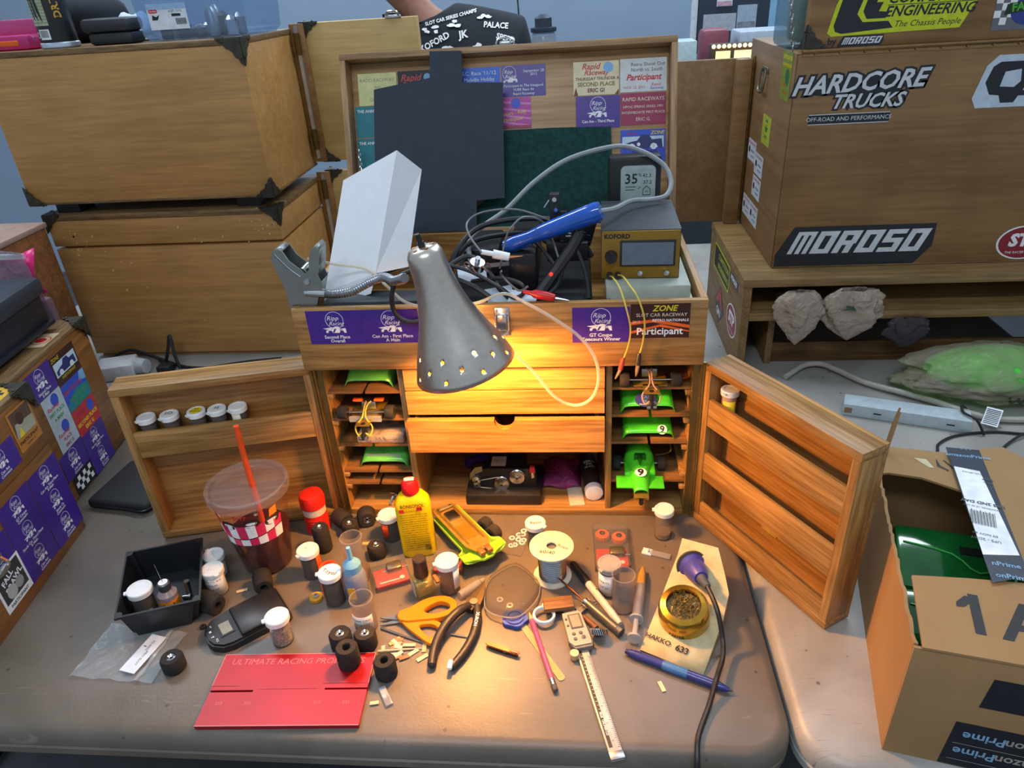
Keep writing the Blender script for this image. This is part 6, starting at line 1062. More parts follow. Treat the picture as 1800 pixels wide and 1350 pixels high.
STPR = mat('8c2430', .4)
def stp(parent, M, s): 
    el = [(a*1.45, b) for a, b in circ(s, 30)]; el2 = [(a*1.45*.92, b*.92) for a, b in circ(s, 30)]
    sticker(parent, M, 0, 0, WHITE, [('p', el2, STPR), ('t', 'STP', 0, .12*s, s*1.0, WHITE, {'bold': .05, 'shear': .1}), ('t', "THE RACER'S EDGE", 0, -.58*s, s*.20, WHITE)], outline=el)
stp(RK, rsf(.09, .095), .038)
HB = thing('large_plywood_box', 'large plywood pit box with racing stickers standing on the rack', 'pit box', (.545, .564, .2325)); HW = wood('9c784a', '836139', 'x', .5, .5, .22); HWD = wood('947450', '80603c', 'y', .5, .5, .15)
def hp(nm, m, *b): return obj(nm, G().box(*b, bev=.0015), m, HB)
hp('body', HW, 0, .004, .004, .75, .40, .434); hp('front_panel', HW, .0, .0, .004, .75, .004, .430); hp('base_edge', EDGE, -.001, -.001, 0, .75, .40, .004); hp('end_panel', HWD, -.003, .002, .004, .0, .40, .434)
hp('raised_lid', HW, .012, .004, .440, .75, .030, .64); g = G(); g.cyl((.006, -.001, .437), (.75, -.001, .437), .0045, seg=8); g.box(.006, -.0012, .4275, .75, .0, .4365)
for k in range(16): g.ball((.03+.046*k, -.002, .432), .0028, 6)
obj('hinge', g, mat('9a7a52', .35, .9), HB); guard(HB, (.011, .003, .441), 1, 1, 1, .042)
d = obj('open_door', G().box(-.185, .36, .0, -.045, .372, .395, bev=.0015), HWD, HB); obj('door_side', G().box(-.047, .330, .0, -.012, .372, .395, bev=.0015), HW, HB); g = G(); g.cyl((-.006, .345, .01), (-.006, .345, .40), .004, seg=8)
for k in range(14): g.cyl((-.006, .345, .015+k*.028), (-.006, .345, .027+k*.028), .0055, seg=8)
obj('door_hinge', g, mat('b49a60', .3, .9), HB)
g = G(); g.box(-.0065, .205, .376, -.003, .255, .388, bev=.001); g.tube([(-.008, .210, .384), (-.012, .208, .352), (-.013, .215, .338), (-.013, .245, .338), (-.012, .252, .352), (-.008, .250, .384)], .0032, 8); obj('drop_handle', g, mat('8c8878', .35, .9), HB)
def hsf(x, z, d=0): return frame((x, -.0008-d, z), (1, 0, 0), (0, 0, 1))
def hes(y, z): return frame((-.0036, y, z), (0, -1, 0), (0, 0, 1))
BK = mat('20252c', .45); SIL = mat('d0d6dc', .45)
# HARDCORE TRUCKS
bx = [(-.118, -.018), (-.100, .012), (-.086, .018), (-.070, .050), (-.058, .040), (-.010, .038), (.02, .034), (.06, .034), (.118, .024), (.092, .004), (.096, -.006), (.075, -.014), (.062, -.050), (.058, -.064), (-.070, -.052), (-.076, -.066), (.050, -.070), (.048, -.036), (-.02, -.030), (-.036, -.008), (-.108, -.032)]
s_ = sticker(HB, hsf(.118, .364), 0, 0, BK, [('t', 'HARDCORE', .0, .012, .046, BK, {'shear': .35, 'bold': .11, 'rot': .03}), ('t', 'TRUCKS', .022, -.022, .036, BK, {'shear': .35, 'bold': .12}), ('t', 'HARDCORE', .0, .012, .046, SIL, {'shear': .35, 'bold': .025, 'rot': .03}), ('t', 'TRUCKS', .022, -.022, .036, SIL, {'shear': .35, 'bold': .025})], outline=[(-.098, -.006), (-.090, .022), (.088, .030), (.096, .006), (.070, -.010), (.062, -.032), (-.020, -.034), (-.018, -.010)])
sticker(HB, hsf(.112, .311), .155, .020, BK, [('p', [(-.0775, .0085), (.0775, .0085), (.0775, .010), (-.0775, .010)], SIL), ('p', [(-.0775, -.010), (.0775, -.010), (.0775, -.0085), (-.0775, -.0085)], SIL), ('t', 'OFF-ROAD AND PERFORMANCE', 0, 0, .0112, SIL)])
# MOROSO banner built from slanted strokes
def moroso(parent, M, W_, H_, t=.0003):
    k = H_*.28; s_ = sticker(parent, M, 0, 0, BK, None, outline=[(-W_/2, -H_/2), (W_/2-k*1.3, -H_/2), (W_/2, -H_/2+k*1.6), (W_/2, H_/2), (-W_/2+k*1.4, H_/2), (-W_/2, -H_/2+k*1.1)])
    it = []; n = 6; cw_ = (W_*.86)/n; h_ = H_*.56; y0 = -H_/2+H_*.32; sh = .42; a = cw_*.29
    def P(x, y): return (-W_/2+W_*.075+x+(y)*sh, y0+y)
    def bar(x0, y0_, x1, y1_): it.append(('p', [P(x0, y0_), P(x1, y0_), P(x1, y1_), P(x0, y1_)], SIL))
    for i, ch in enumerate('MOROSO'):
        x = i*cw_; w_ = cw_*.86; tk = h_*.20
        am = a*.72
        if ch == 'M': bar(x, 0, x+am, h_); bar(x+w_/2-am/2, 0, x+w_/2+am/2, h_); bar(x+w_-am, 0, x+w_, h_); bar(x, h_-tk*.8, x+w_, h_)
        if ch == 'O': bar(x, 0, x+a, h_); bar(x+w_-a, 0, x+w_, h_); bar(x, h_-tk, x+w_, h_); bar(x, 0, x+w_, tk)
        if ch == 'R': bar(x, 0, x+a, h_); bar(x+w_-a, h_*.42, x+w_, h_); bar(x, h_-tk, x+w_, h_); bar(x, h_*.36, x+w_*.9, h_*.36+tk); bar(x+w_*.55, 0, x+w_*.55+a, h_*.4)
        if ch == 'S': bar(x, h_-tk, x+w_, h_); bar(x, h_*.5, x+a, h_); bar(x, h_*.42, x+w_, h_*.42+tk); bar(x+w_-a, 0, x+w_, h_*.5); bar(x, 0, x+w_, tk)
    marks(s_, None, it)
moroso(HB, hsf(.166, .0475), .325, .088); moroso(HB, hsf(.112, .4492, -.004), .082, .021)
marks(HB, hsf(.059, .451, -.0042), [('t', 'by', 0, 0, .017, BK, {'bold': .03})])
sticker(HB, hsf(.415, .365), 0, 0, mat('c2d2e2', .45), [('p', [(-.060, .000), (-.048, -.022), (-.030, -.024), (-.024, -.038), (.0, -.038), (.006, -.026), (.09, -.026), (.09, .036), (-.040, .036), (-.052, .028)], BK), ('p', [(-.032, -.008), (-.028, .018), (.0, .022), (.004, .0), (-.006, -.010)], mat('c2d2e2', .45)), ('t', 'A1', .050, .004, .060, mat('c2d2e2', .45), {'bold': .04})], outline=[(-.078, -.028), (-.068, -.046), (.11, -.046), (.11, .048), (-.046, .048), (-.064, .030)])
stp(HB, hsf(.512, .043), .037)
YG = mat('c6d41e', .42)
sticker(HB, hsf(.186, .492, -.004), 0, 0, YG, [('p', [(-.128, -.014), (-.112, .056), (-.072, .056), (-.088, .004), (-.076, -.010), (-.030, -.010), (-.02, -.022), (-.112, -.028), (-.124, -.024)], BK), ('p', [(-.078, .008), (-.066, .056), (-.034, .056), (-.040, .034), (-.052, .034), (-.056, .022), (-.044, .022), (-.050, .007), (-.030, .005), (-.036, -.005), (-.070, -.005)], BK), ('t', 'COMPETITION', .046, .0265, .0245, BK, {'shear': .3, 'bold': .02, 'sx': 1.02}), ('p', [(-.036, .0155), (.118, .0155), (.119, .0167), (-.035, .0167)], BK), ('t', 'ENGINEERING', .040, .0045, .0245, BK, {'shear': .3, 'bold': .02, 'sx': 1.02}), ('t', 'The Chassis People', .040, -.0165, .0150, BK, {'shear': .3})], outline=[(-.138, -.026), (-.130, -.032), (.100, -.028), (.142, .060), (-.112, .060), (-.128, .02)])
sticker(HB, hsf(.392, .492, -.004), .100, .075, mat('6c6c74', .5), [('p', [(-.05+.012*i, -.028+.012*j), (-.038+.012*i, -.028+.012*j), (-.038+.012*i, -.016+.012*j), (-.05+.012*i, -.016+.012*j)], WHITE) for i in range(3) for j in range(5) if (i+j) % 2]+[('p', [(a*1.4+.012, b-.006) for a, b in circ(.024, 20)], mat('2c3c90', .4)), ('p', [(-.032, -.012), (.05, .0), (.05, .018), (-.03, .006)], mat('1c3420', .5)), ('t', 'FASTER', .010, .003, .019, mat('4ab43c', .4), {'bold': .03, 'rot': .14})])
sticker(HB, hes(.055, .400), .095, .066, mat('6a7c2c', .5), [('t', 'RETROGATOR', 0, .022, .0125, YEL, {'bold': .02}), ('t', 'CHAMPIONSHIP', 0, .008, .0118, YEL, {'bold': .02}), ('p', circ(.016, 14, .010, -.008), mat('2c6a30', .5)), ('t', 'Charity', -.01, -.014, .013, ORANGE), ('t', 'Thunder', .004, -.025, .012, ORANGE)]) if False else sticker(HB, hes(.058, .388), .072, .092, mat('7a8c30', .5), [('t', 'RETROGATOR', 0, .034, .0105, YEL, {'bold': .02}), ('t', 'CHAMPIONSHIP', 0, .020, .0095, YEL, {'bold': .02}), ('p', circ(.016, 14, .010, -.002), mat('2c6a30', .5)), ('t', 'Charity', -.010, -.016, .012, ORANGE), ('t', 'Thunder', .0, -.030, .012, ORANGE)])
sticker(HB, hes(.170, .262), .075, .062, mat('a8b43c', .5), [('p', circ(.014, 14, 0, .010), mat('3c7a30', .5)), ('t', 'SPEED', 0, .012, .012, YEL, {'bold': .02}), ('t', 'SHOP', 0, -.014, .012, INK)])
for (y, z) in ((.285, .195), (.205, .178), (.205, .125), (.285, .060), (.205, .060)): sticker(HB, hes(y, z), .080, .048, mat('c2ccd6', .5), [('t', 'RC RACE WINGS', .0, .016, .0085, RED, {'bold': .02}), ('p', circ(.008, 10, -.024, .0), INK), ('t', 'participant', .010, .0, .008, INK), ('t', 'series 2014', .010, -.012, .007, INK)])
# clear bin and chain behind the raised lid
CBX = thing('clear_storage_box', 'clear plastic storage box standing inside the large plywood box', 'storage box', (.60, .70, .667)); obj('box_wall', G().box(-.062, -.06, 0, .05, .06, .15, bev=.012), clear('bcd0d8', .30, .1, 'a8bcc4'), CBX); obj('contents', G().box(-.04, -.04, .01, .03, .04, .11, bev=.01), mat('6c8c70', .5), CBX)
g = G()
for k in range(10): a = Vector((.0, 0, 0))+Vector((-.010-.002*k, .03, .02+.012*k)); g.tube([a+Vector((.003*math.cos(t_)*(1 if k % 2 else .3), .003*math.cos(t_)*(.3 if k % 2 else 1), .0075*math.sin(t_))) for t_ in [PI*2*i/8 for i in range(8)]], .0012, 5, 1, True)
obj('lid_chain', g, CHROME, HB, T(.006, 0, .42))
# grocery bags hanging in the rack
from mathutils import noise
def bagblob(name, loc, rad, label, m, seed, prof, pleat=.16, crease=.30, text=None):
    """crumpled bag: pleated, creased closed surface; prof gives the girth from bottom (0) to top (1)"""
    t = thing(name, label, 'plastic bag', loc); n = len(prof)-1
    def f_(u, v):
        th = 2*PI*u; k = min(n-1, int(v*n)); w_ = prof[k]+(prof[k+1]-prof[k])*(v*n-k); d_ = Vector((math.cos(th), math.sin(th), v*1.6))
        w_ *= 1+pleat*math.sin(5*th+3*v+seed)*min(1, 2*v)+crease*noise.noise(d_*2.1+Vector((seed, 0, 0)))-crease*.55*abs(noise.noise(d_*4.3+Vector((0, seed, 0))))+.10*noise.noise(d_*9+Vector((0, 0, seed)))
        return (rad[0]*math.cos(th)*w_, rad[1]*math.sin(th)*w_, rad[2]*2*(v+.05*noise.noise(d_*1.7+Vector((seed, seed, 0)))*math.sin(PI*v)))
    obj('bag_film', G().grid(f_, 72, 40), m, t, smooth=1.6)
    if name == 'grocery_bag':      # the mouth of the bag lies over the shelf edge
        zs = .153-loc[2]; obj('bag_mouth', G().grid(lambda u, v: (rad[0]*.72*(2*u-1), .012+.075*v, zs+(.044*(1-.55*v)+.008*math.sin(11*u+5*v+seed))*abs(math.sin(PI*u))**.4+.001), 24, 10), m, t, smooth=1.6, solid=.001)
    return t
TANB = film('c8b8a8', .85, .26, 'b4a394', .6, 34)
bagblob('grocery_bag', (.594, .484, .082), (.046, .017, .064), 'crumpled tan grocery bag hanging from the rack shelf, beside its printed twin', TANB, 2.3, (.02, .45, .7, .9, 1.05, 1.1, .9, .5)); t = bagblob('grocery_bag', (.703, .483, .092), (.054, .018, .060), 'crumpled tan grocery bag with green print hanging from the rack shelf', TANB, 5.1, (.02, .5, .85, 1.0, 1.1, 1.15, 1.05, .7))
marks(t, frame((-.012, -.026, .085), (1, 0, 0), (0, .2, .98)), [('p', [(-.022, -.004), (-.010, .002), (-.012, .008), (.004, .006), (.010, -.004), (-.004, -.002)], mat('2c4a3c', .5))])
t = bagblob('green_bag', (.985, .415, .001), (.185, .095, .056), 'translucent tan grocery bag stuffed with bright green material', film('d8f0c8', .40, .22, 'b0a694', .35, 34), 4.2, (.55, .95, 1.04, 1.0, .92, .75, .5, .02), .04, .22); obj('green_fill', G().ball((.01, .0, .052), .05, 28, 3.0, 1.5, .86), mat('46d238', .5, 0, .25, 30), t); obj('green_patch', G().ball((.075, -.080, .046), .020, 14, 2.2, .7, .8), mat('3cf04c', .4, 0, .3, 90), t)
GBAG = t
bagblob('clear_parts_bag', (.83, .492, .07), (.045, .012, .035), 'thin clear bag hanging in the dark lower rack opening', film('c8c0c8', .18, .12, '8c8690', .3, 24), 9.4, (.3, .6, .9, 1, .9, .5))
# power strip and cords
t = thing('power_strip', 'long white power strip lying on the pale table', 'power strip', M=T(.773, .305, 0) @ RZ(-.325)); obj('housing', G().box(-.115, -.022, 0, .115, .022, .028, bev=.003), mat('b4c4cc', .45), t); g = G()
for x in (-.05, .08): g.box(x-.008, -.0228, .013, x+.006, -.0215, .0155)
obj('slot', g, BLKPL, t); obj('end_label', G().box(-.112, -.0226, .008, -.098, -.0218, .020), mat('8c6c50', .5), t)
obj('extension_lead', G().tube([(.58, .47, .008), (.63, .515, .012), (.67, .523, .012), (.70, .495, .010), (.741, .438, .010), (.797, .392, .012), (.850, .352, .012), (.889, .318, .010), (.933, .292, .008), (.997, .285, .008), (1.10, .29, .008)], .0062, 10, 8), mat('a8a69e', .5), label='thick off-white mains cord snaking across the pale table', cat='cord')
for pts, lb in (([(.775, .165, .0035), (.789, .187, .0035), (.802, .211, .0035), (.845, .238, .0035), (.915, .250, .0035), (.972, .242, .0035), (1.05, .23, .0035)], 'long thin black cord curving over the pale table'), ([(.880, .155, .0032), (.891, .173, .0032), (.922, .207, .0032), (.965, .236, .0075), (1.0, .25, .0032)], 'short thin black cord running up to the longer black one'), ([(.906, .326, .0030), (.890, .318, .0200), (.874, .298, .0330), (.868, .274, .0330), (.882, .252, .0300), (.897, .240, .0030)], 'small black cable loop at the end of the white power strip')):
    obj('power_lead', G().tube(pts, .0026, 8, 8), CABLE, label=lb, cat='cord', group='black cords on the pale table')
t = thing('care_tag', 'white printed tag with stripes beside the green bag', 'tag', M=T(.930, .285, .0005) @ RZ(-.6)); s_ = obj('tag_card', G().box(-.014, -.026, .018, .014, .026, .0186, M=RX(.25)), PAPER, t, smooth=0); marks(t, RX(.25) @ T(0, 0, .0188), [('p', [(-.012, -.022+.005*k), (.012, -.022+.005*k), (.012, -.020+.005*k), (-.012, -.020+.005*k)], INK) for k in range(9)]); obj('tag_stem', G().box(-.003, -.004, 0, .003, .004, .018), PAPER, t)
# ================================================================== delivery carton
AR = -.225; AC = Vector((.472, -.424, 0)); CARD = mat('9c7a50', .75, 0, .06, 12); CARDI = mat('6c5036', .8, 0, .08, 12)
AZ = thing('delivery_carton', 'open brown cardboard delivery carton with black tape', 'carton', M=T(*AC) @ RZ(AR)); aw, ad, ah = .36, .385, .177; tk = .004
sp_ = lambda nm, m, *b: obj(nm, G().box(*b, bev=.0006), m, AZ)
sp_('wall', CARD, 0, 0, 0, aw, tk, ah); sp_('wall', CARD, 0, ad-tk, 0, aw, ad, ah); sp_('wall', CARD, aw-tk, tk, 0, aw, ad-tk, ah); sp_('bottom', CARD, tk, tk, 0, aw-tk, ad-tk, tk)
g = G(); n = 40; top = [(tk+(ad-2*tk)*i/n, ah+random.uniform(-.004, .003)) for i in range(n+1)]; g.prism([(ad-tk, 0), (tk, 0)]+top, 0, tk, frame((0, 0, 0), (0, 1, 0), (0, 0, 1), (1, 0, 0))); obj('torn_wall', g, CARD, AZ)
g = G(); pts = [(ad-tk-.11, 0)]+[(ad-tk-.11+.012*math.sin(5*i)+.002*i, .02+.02*i) for i in range(5)]+[(ad-tk-.09, .115)]+[(ad-tk-.085+.006*math.cos(4*i), .10-.02*i) for i in range(5)]; g = G(); g.prism([(.33, 0), (.345, .0), (.347, .03), (.350, .06), (.346, .088), (.342, .07), (.338, .085), (.334, .05)], 0, .003, frame((.012, .03, ah-.01), (0, 1, 0), (.10, 0, .99), (1, 0, -.1))); obj('torn_flap', g, CARD, AZ)
ai = (T(*AC) @ RZ(AR)).inverted()
def flap(nm, pts, z, m, th=.0032): g = G(); g.prism([tuple((ai @ Vector((x, y, 0)))[:2]) for x, y in pts], z, z+th); return obj(nm, g, m, AZ, smooth=0)
flap('flap', [(.478, -.428), (.508, -.322), (.569, -.326), (.630, -.333), (.80, -.36), (.80, -.50), (.66, -.468)], ah+.002, CARD)
flap('flap', [(.560, -.050), (.548, -.120), (.556, -.119), (.596, -.130), (.630, -.155), (.655, -.175), (.90, -.23), (.93, -.13)], ah+.0005, CARD)
flap('flap', [(.672, -.098), (.700, -.068), (.735, -.064), (.76, -.11), (.86, -.42), (.80, -.44), (.622, -.326)], ah+.0055, CARD)
BTP = mat('3c4450', .35); tp = obj('tape', G().prism([tuple((ai @ Vector((x, y, 0)))[:2]) for x, y in ((.655, -.064), (.698, -.072), (.636, -.326), (.590, -.337))], ah+.0090, ah+.0094), BTP, AZ, smooth=0)
lb = obj('address_label', G().prism([tuple((ai @ Vector((x, y, 0)))[:2]) for x, y in ((.6455, -.112), (.6745, -.124), (.642, -.292), (.601, -.291))], ah+.0096, ah+.0099), WHITE, AZ, smooth=0)
lc = ai @ Vector((.640, -.203, 0)); LMx = T(lc.x, lc.y, ah+.0100) @ RZ(math.radians(180-8-0)) 
GR = mat('50545a', .6)
marks(lb, LMx, [('t', 'SHIP', -.012, -.068, .0068, GR, {'bold': .02}), ('t', 'TO:', -.012, -.060, .0068, GR, {'bold': .02}), ('t', 'PARCEL SERVICE', .004, -.078, .0038, GR), ('t', 'UPS 2ND DAY', -.002, -.010, .0080, GR, {'bold': .03}), ('t', 'TRACKING 1Z 40 2267', .0, .0, .0042, GR), ('t', 'UPS - 2DAY', .0, .066, .0065, GR), ('t', '09 NOV 60', .0, .056, .0058, GR)]+[('p', [(-.014+.0017*k, .010 if k % 3 else .008), (-.014+.0017*k+(.0010 if k % 2 else .0006), .010 if k % 3 else .008), (-.014+.0017*k+(.0010 if k % 2 else .0006), .038), (-.014+.0017*k, .038)], GR) for k in range(17)])
PRM = mat('7ea6c8', .5)
tc_ = lambda x, y, r_: T(*((ai @ Vector((x, y, 0))).xy), ah+.0097) @ RZ(r_)
marks(tp, tc_(.676, -.088, .0), [('t', 'amazonPrime', -.001, 0, .0105, PRM, {'bold': .02}), ('t', '* * *', 0, .016, .008, PRM)]); marks(tp, tc_(.616, -.320, .0), [('t', 'nPrime', .0, 0.012, .0105, PRM, {'bold': .02}), ('t', 'onPrim', .0, -.008, .0105, PRM, {'bold': .02})])
marks(AZ, T(*((ai @ Vector((.600, -.398, 0))).xy), ah+.0054) @ RZ(-.06), [('t', '1A7', .0, .0, .085, mat('2a2c30', .6), {'bold': .012}), ('p', [(-.058, .029), (-.046, .029), (-.060, .011), (-.068, .009), (-.068, .016)], mat('2a2c30', .6))])
marks(AZ, T(*((ai @ Vector((.628, -.105, 0))).xy), ah+.0039) @ RZ(-.25), [('p', [(-.010, .018), (-.004, .018), (-.001, .0), (.014, -.006), (.014, -.002), (.003, .004), (-.003, .018)], mat('3c3834', .6)), ('p', [(.004, .020), (.008, .020), (.034, -.010), (.030, -.012)], mat('3c3834', .6)), ('p', [(-.032, .008), (-.016, .012), (-.004, -.006), (-.010, -.008)], mat('cbbf9c', .7))])
AB = mat('20232a', .35)
def atape(x0, x1, z0, z1, off, txt):
    g = G(); g.prism([(x0, z0), (x1, z0), (x1+off, z1), (x0+off, z1)], 0, .0005, frame((0, -.0002, 0), (1, 0, 0), (0, 0, 1))); o = obj('tape', g, AB, AZ, smooth=0); cx = (x0+x1+off)/2
    if txt: marks(o, frame((cx, -.0008, (z0+z1)/2), (-1, 0, 0), (0, 0, -1)), [('t', 'amazon', -.022, .010, .018, mat('9a9690', .5), {'bold': .02}), ('t', 'Prime', .026, .010, .018, PRM, {'bold': .02}), ('t', 'amazon', -.026, -.018, .018, mat('9a9690', .5), {'bold': .02}), ('t', 'Prime', .022, -.018, .018, PRM, {'bold': .02}), ('p', [(-.05, -.003), (.05, -.003), (.05, -.0022), (-.05, -.0022)], mat('9a9690', .5)), ('p', [(-.05, .025), (.05, .025), (.05, .0258), (-.05, .0258)], mat('9a9690', .5))])
atape(.058, .168, .002, .076, .004, True); atape(.077, .30, .106, .152, .004, True)
sp_('tape_wrap', AB, .12, -.0006, .158, .30, .0, .1782)
# green packages inside
for (x0, y0, x1, y1, z, tl, lb, tx) in ((.03, .12, .22, .20, .06, .35, 'green translucent clamshell pack with number 8 in the carton', '8'), (.03, .20, .23, .30, .085, .30, 'green translucent pack behind the numbered pack in the carton', 'GT'), (.02, .05, .18, .11, .045, .30, 'lower green pack under the front flap of the carton', '')):
    t = thing('green_pack', lb, 'package', M=T(*AC) @ RZ(AR) @ T((x0+x1)/2, (y0+y1)/2, z) @ RX(tl)); w_, d_ = x1-x0, y1-y0; obj('clamshell', G().box(-w_/2, -d_/2, -(z-.0045-.5*d_*math.sin(tl))/math.cos(tl), w_/2, d_/2, .012, bev=.008), mat('17602a', .12, 0, .3, 20, 0, 0, .5), t); g = G(); g.tube([(-w_/2+.01, d_*.2, .013), (-.03, d_*.1, .013), (0, -d_*.15, .014), (.05, d_*.05, .013), (w_/2-.01, -d_*.1, .013)], .0012, 6, 3); obj('ridge', g, mat('48b858', .2), t)
    if tx: marks(t, T(.03, -.012, .0126), [('t', tx, 0, 0, .030, mat('a8c8b0', .4), {'shear': .2})])
    obj('vent_slots', G().box(-.02, .012, .0118, .015, .024, .0132), mat('101a14', .5), t)
# ================================================================== far side of the room
DC = thing('display_counter', 'dark display counter along the far wall behind the boxes', 'counter', (.55, 2.47, -.74)); obj('counter_top', G().box(-.95, -.39, 1.16, 1.1, .40, 1.20, bev=.004), mat('5a6672', .5), DC); obj('counter_body', G().box(-.92, -.37, 0, 1.07, .37, 1.16, bev=.004), mat('3a4148', .6), DC)
PBD = thing('photo_board', 'dark notice board with pinned photographs on the far wall', 'notice board', (1.12, 3.36, .3)); obj('board', G().box(-.35, 0, -.1, .55, .03, .75), mat('2c3a4a', .6), PBD)
for (x, z, w_, h_, c1, c2) in ((-.24, .22, .17, .16, 'b4bcc8', '4c4048'), (-.10, .26, .10, .15, 'a8bcd0', '88929c'), (.09, .23, .15, .26, '8cc0e4', '9aa49c'), (.28, .23, .15, .26, '90bce0', 'b46058'), (-.02, .05, .24, .14, 'b8cce0', '98a8b8'), (-.22, .36, .08, .05, 'dce4ec', 'c8a0b0')):
    s_ = obj('photograph', G().box(x-w_/2, -.004, z-h_/2, x+w_/2, 0, z+h_/2), mat('%s' % c1, .5), PBD, smooth=0); obj('photo_print', G().box(x-w_*.45, -.006, z-h_*.45, x+w_*.45, -.0035, z-h_*.02), mat(c2, .5, 0, .4, 30), s_, smooth=0)
SG = thing('marquee_sign', 'small lit marquee sign edged with glowing bulbs', 'sign', (.745, 2.10, .4605)); obj('sign_box', G().box(-.11, 0, 0, .16, .05, .10, bev=.003), mat('4c3c2c', .6), SG)
for x0, x1, e in ((-.09, -.035, 1.2), (-.02, .085, 1.6), (.10, .15, 1.2)): obj('lit_panel', G().box(x0, -.003, .005, x1, .0, .075), mat('f4d890', .5, 0, .15, 20, 0, e), SG, smooth=0)
for k in range(14): obj('bulb', G().ball((-.10+.0195*k, -.004, .092), .0075, 10), mat('ffe0a0', .4, 0, .02, 20, 0, 3.0), SG)
solidbox('display_carton', .50, 2.12, .4605, .585, 2.26, .575, mat('b4ccd0', .6), 'pale green-white carton on the far counter', 'box'); solidbox('red_model', .63, 2.30, .4605, .74, 2.42, .60, mat('8c4858', .5), 'red and white model on the far counter behind the sign', 'model', .02); solidbox('paper_stack', .78, 2.30, .4605, 1.0, 2.50, .585, mat('aebccc', .6), 'heap of pale papers on the far counter', 'papers', .01)
JR = thing('glass_jar', 'clear jar with black cap standing on the far counter', 'jar', (-.010, 2.20, .4605)); obj('jar_glass', G().ring([(0, 0), (.045, 0), (.048, .01), (.048, .16), (.040, .175)], 24), clear('c8dcec', .35, .08), JR); obj('jar_fill', G().ring([(0, .005), (.043, .008), (.043, .155), (0, .155)], 20), mat('a8b8c0', .3, .4, .4, 60), JR); obj('jar_cap', G().ring([(.050, .172), (.052, .178), (.052, .188), (.034, .190), (.034, .222), (.012, .235), (0, .235)], 24), mat('2e3a48', .5), JR)
AN = thing('radio_antenna', 'thin black antenna with thick grip standing on the far counter', 'antenna', (-.10, 2.15, .4605)); obj('grip', G().ring([(0, 0), (.02, 0), (.020, .13), (.014, .17), (.006, .185)], 16), BLKPL, AN); obj('rod', G().cyl((0, 0, .18), (-.012, 0, .50), .0032, .002, 8), BLKPL, AN)
# person: one continuous body, shirt, trousers and hair as children
def skin(name, verts, edges, radii, m, parent, sub=2, loc=(0, 0, 0)):
    me = bpy.data.meshes.new(name); me.from_pydata(verts, edges, []); o = bpy.data.objects.new(name, me); COL.objects.link(o); me.materials.append(m); o.parent = parent
    md = o.modifiers.new('skin', 'SKIN'); md.use_smooth_shade = True; sv = me.skin_vertices[0].data
    for i, r_ in enumerate(radii): sv[i].radius = r_ if isinstance(r_, tuple) else (r_, r_); sv[i].use_root = (i == 0)
    o.modifiers.new('sub', 'SUBSURF').levels = sub; o.modifiers['sub'].render_levels = sub; return o
PE = thing('person', 'person in black printed t-shirt and dark trousers, back turned, leaning over', 'person', (-.22, 1.72, -.74))
SKN = mat('b98672', .55); V = [(0, 0, .92), (-.01, -.03, 1.08), (-.02, -.05, 1.22), (-.04, -.06, 1.33), (-.165, -.07, 1.47), (-.205, -.08, 1.525), (-.235, -.095, 1.575), (-.250, -.10, 1.63), (-.26, -.10, 1.685),
     (.12, -.06, 1.36), (.155, -.02, 1.18), (.10, .10, 1.09), (.03, .17, 1.10), (-.19, -.06, 1.38), (-.25, -.01, 1.19), (-.20, .10, 1.09), (-.16, .17, 1.10),
     (.09, .0, .86), (.10, .0, .48), (.11, .03, .09), (.12, .13, .035), (-.09, .0, .86), (-.11, .0, .48), (-.12, .03, .09), (-.14, .13, .035)]
E_ = [(0, 1), (1, 2), (2, 3), (3, 4), (4, 5), (5, 6), (6, 7), (7, 8), (3, 9), (9, 10), (10, 11), (11, 12), (3, 13), (13, 14), (14, 15), (15, 16), (0, 17), (17, 18), (18, 19), (19, 20), (0, 21), (21, 22), (22, 23), (23, 24)]
Rr = [.12, .125, .135, .12, .055, .055, .075, .09, .06, .06, .045, .036, .025, .06, .045, .036, .025, .085, .058, .04, .03, .085, .058, .04, .03]
skin('body', V, E_, Rr, SKN, PE)
SH = skin('t_shirt', [(0, 0, .98), (-.01, -.03, 1.10), (-.02, -.05, 1.22), (-.04, -.06, 1.34), (-.13, -.065, 1.445), (.12, -.06, 1.37), (.165, -.02, 1.21), (-.22, -.06, 1.40), (-.27, -.02, 1.23)], [(0, 1), (1, 2), (2, 3), (3, 4), (3, 5), (5, 6), (3, 7), (7, 8)], [.15, .155, .165, .168, .105, .110, .070, .100, .070], mat('20262e', .85), PE)
skin('trousers', [(0, 0, .96), (.09, 0, .84), (.10, 0, .48), (.11, .03, .10), (-.09, 0, .84), (-.11, 0, .48), (-.12, .03, .10)], [(0, 1), (1, 2), (2, 3), (0, 4), (4, 5), (5, 6)], [.145, .105, .078, .062, .105, .078, .062], mat('252a36', .85), PE)
g = G(); g.ball((-.255, -.115, 1.642), .102, 20, .95, 1.02, 1.12); obj('hair', g, mat('3a2c22', .8, 0, .3, 120), PE)
g = G(); g.ball((-.245, -.002, 1.600), .012, 8, .8, 1.6, 1.4); obj('nose', g, SKN, PE)
for s in (-1, 1): g = G(); g.ball((-.250+s*.033, -.012, 1.632), .011, 10); obj('eye', g, WHITE, PE); g = G(); g.ball((-.250+s*.092, -.09, 1.610), .022, 10, .4, .9, 1.3); obj('ear', g, SKN, PE)
g = G(); g.box(-.268, -.010, 1.555, -.225, -.002, 1.564, bev=.003); obj('mouth', g, mat('8c4c44', .5), PE)
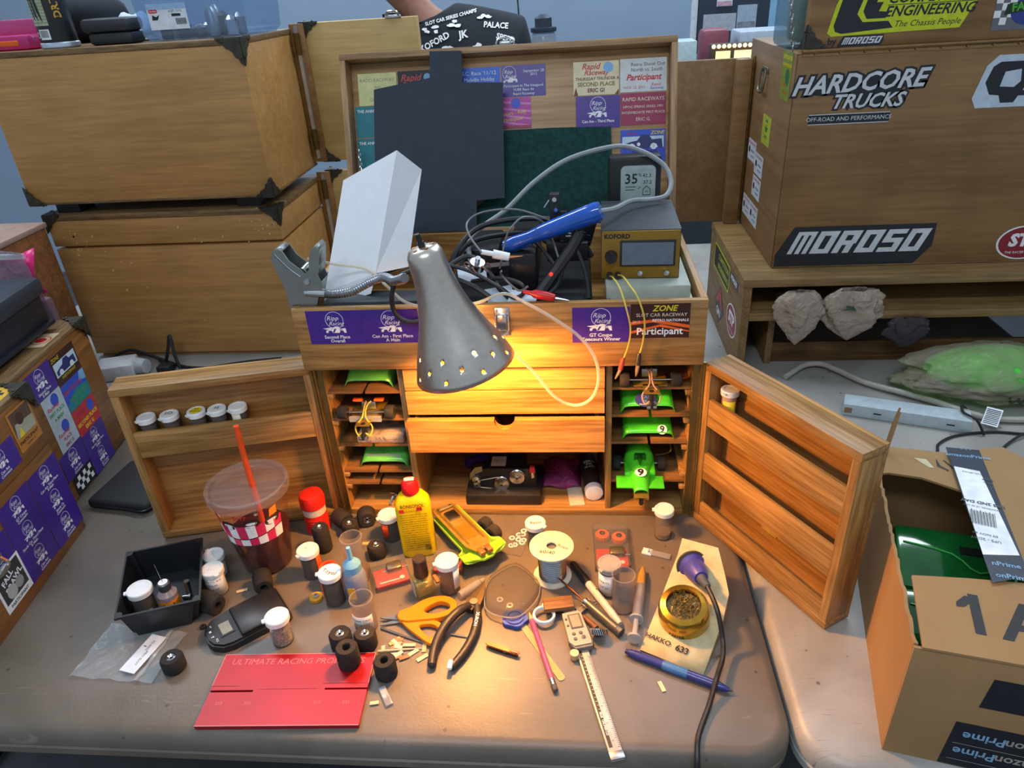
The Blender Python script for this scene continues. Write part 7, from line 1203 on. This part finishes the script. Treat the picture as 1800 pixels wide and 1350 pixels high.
for hx, hy, hz in ((.03, .17, 1.10), (-.16, .17, 1.10)):
    g = G(); g.ball((hx, hy+.045, hz), .045, 12, .8, 1.1, .45)
    for k in range(4): x = hx-.030+.02*k; g.tube([(x, hy+.07, hz), (x, hy+.105+.006*(1-abs(k-1.5)), hz-.004), (x, hy+.128+.010*(1-abs(k-1.5)), hz-.016)], .0088, 8, 3)
    g.tube([(hx+.035, hy+.03, hz), (hx+.052, hy+.06, hz-.006), (hx+.050, hy+.085, hz-.014)], .0095, 8, 3); obj('hand', g, SKN, PE)
for x in (.12, -.14): g = G(); g.box(x-.048, -.04, 0, x+.048, .22, .085, bev=.03, seg=3); obj('shoe', g, mat('2a2a2e', .6), PE)
# back print laid on the shirt surface
from mathutils.bvhtree import BVHTree
bpy.context.view_layer.update(); dg = bpy.context.evaluated_depsgraph_get(); bv = BVHTree.FromObject(SH, dg)
def onshirt(X, Y_, Z):
    h = bv.ray_cast(Vector((X, -1.0, Y_)), Vector((0, 1, 0)))[0]; y = h.y if h else -.2; return (X, y-.004-Z*4, Y_)
it = []; rnd = random.Random(4)
for (s, x, z, sz, ro) in (('KOFORD', -.115, 1.400, .026, .40), ('PALACE', .085, 1.438, .022, -.12), ('SLOT CAR SERIES CHAMPS', -.06, 1.468, .014, .18), ('SPEED', .115, 1.400, .022, -.30), ('JK', -.02, 1.418, .030, .1)): it.append(('t', s, x, z, sz, WHITE, {'rot': ro, 'bold': .03}))
for (cx, cz, rx, rz_) in ((-.125, 1.438, .035, .013), (-.035, 1.450, .040, .012), (.045, 1.468, .030, .010), (-.075, 1.372, .034, .020), (.025, 1.382, .036, .020)):
    for k in range(5): x, z = cx+rnd.uniform(-.6, .6)*rx, cz+rnd.uniform(-.6, .6)*rz_; it.append(('p', [(x+rx*.35*math.cos(a)*rnd.uniform(.5, 1.1), z+rz_*.45*math.sin(a)*rnd.uniform(.5, 1.1)) for a in [2*PI*i/7 for i in range(7)]], WHITE))
marks(PE, None, it, 'shirt_print', warp=onshirt)
GF = [o for o in bpy.data.objects if o.parent == GBAG and o.name.startswith('bag_film')][0]; bg_ = BVHTree.FromObject(GF, dg)
def onbag(X, Y_, Z):
    h = bg_.ray_cast(Vector((X, -.5, Y_)), Vector((0, 1, 0)))[0]; y = h.y if h else -.09; return (X, y-.0015, Y_)
marks(GBAG, None, [('t', "We're", .035, .022, .036, mat('2e4434', .5), {'bold': .01})], warp=onbag)
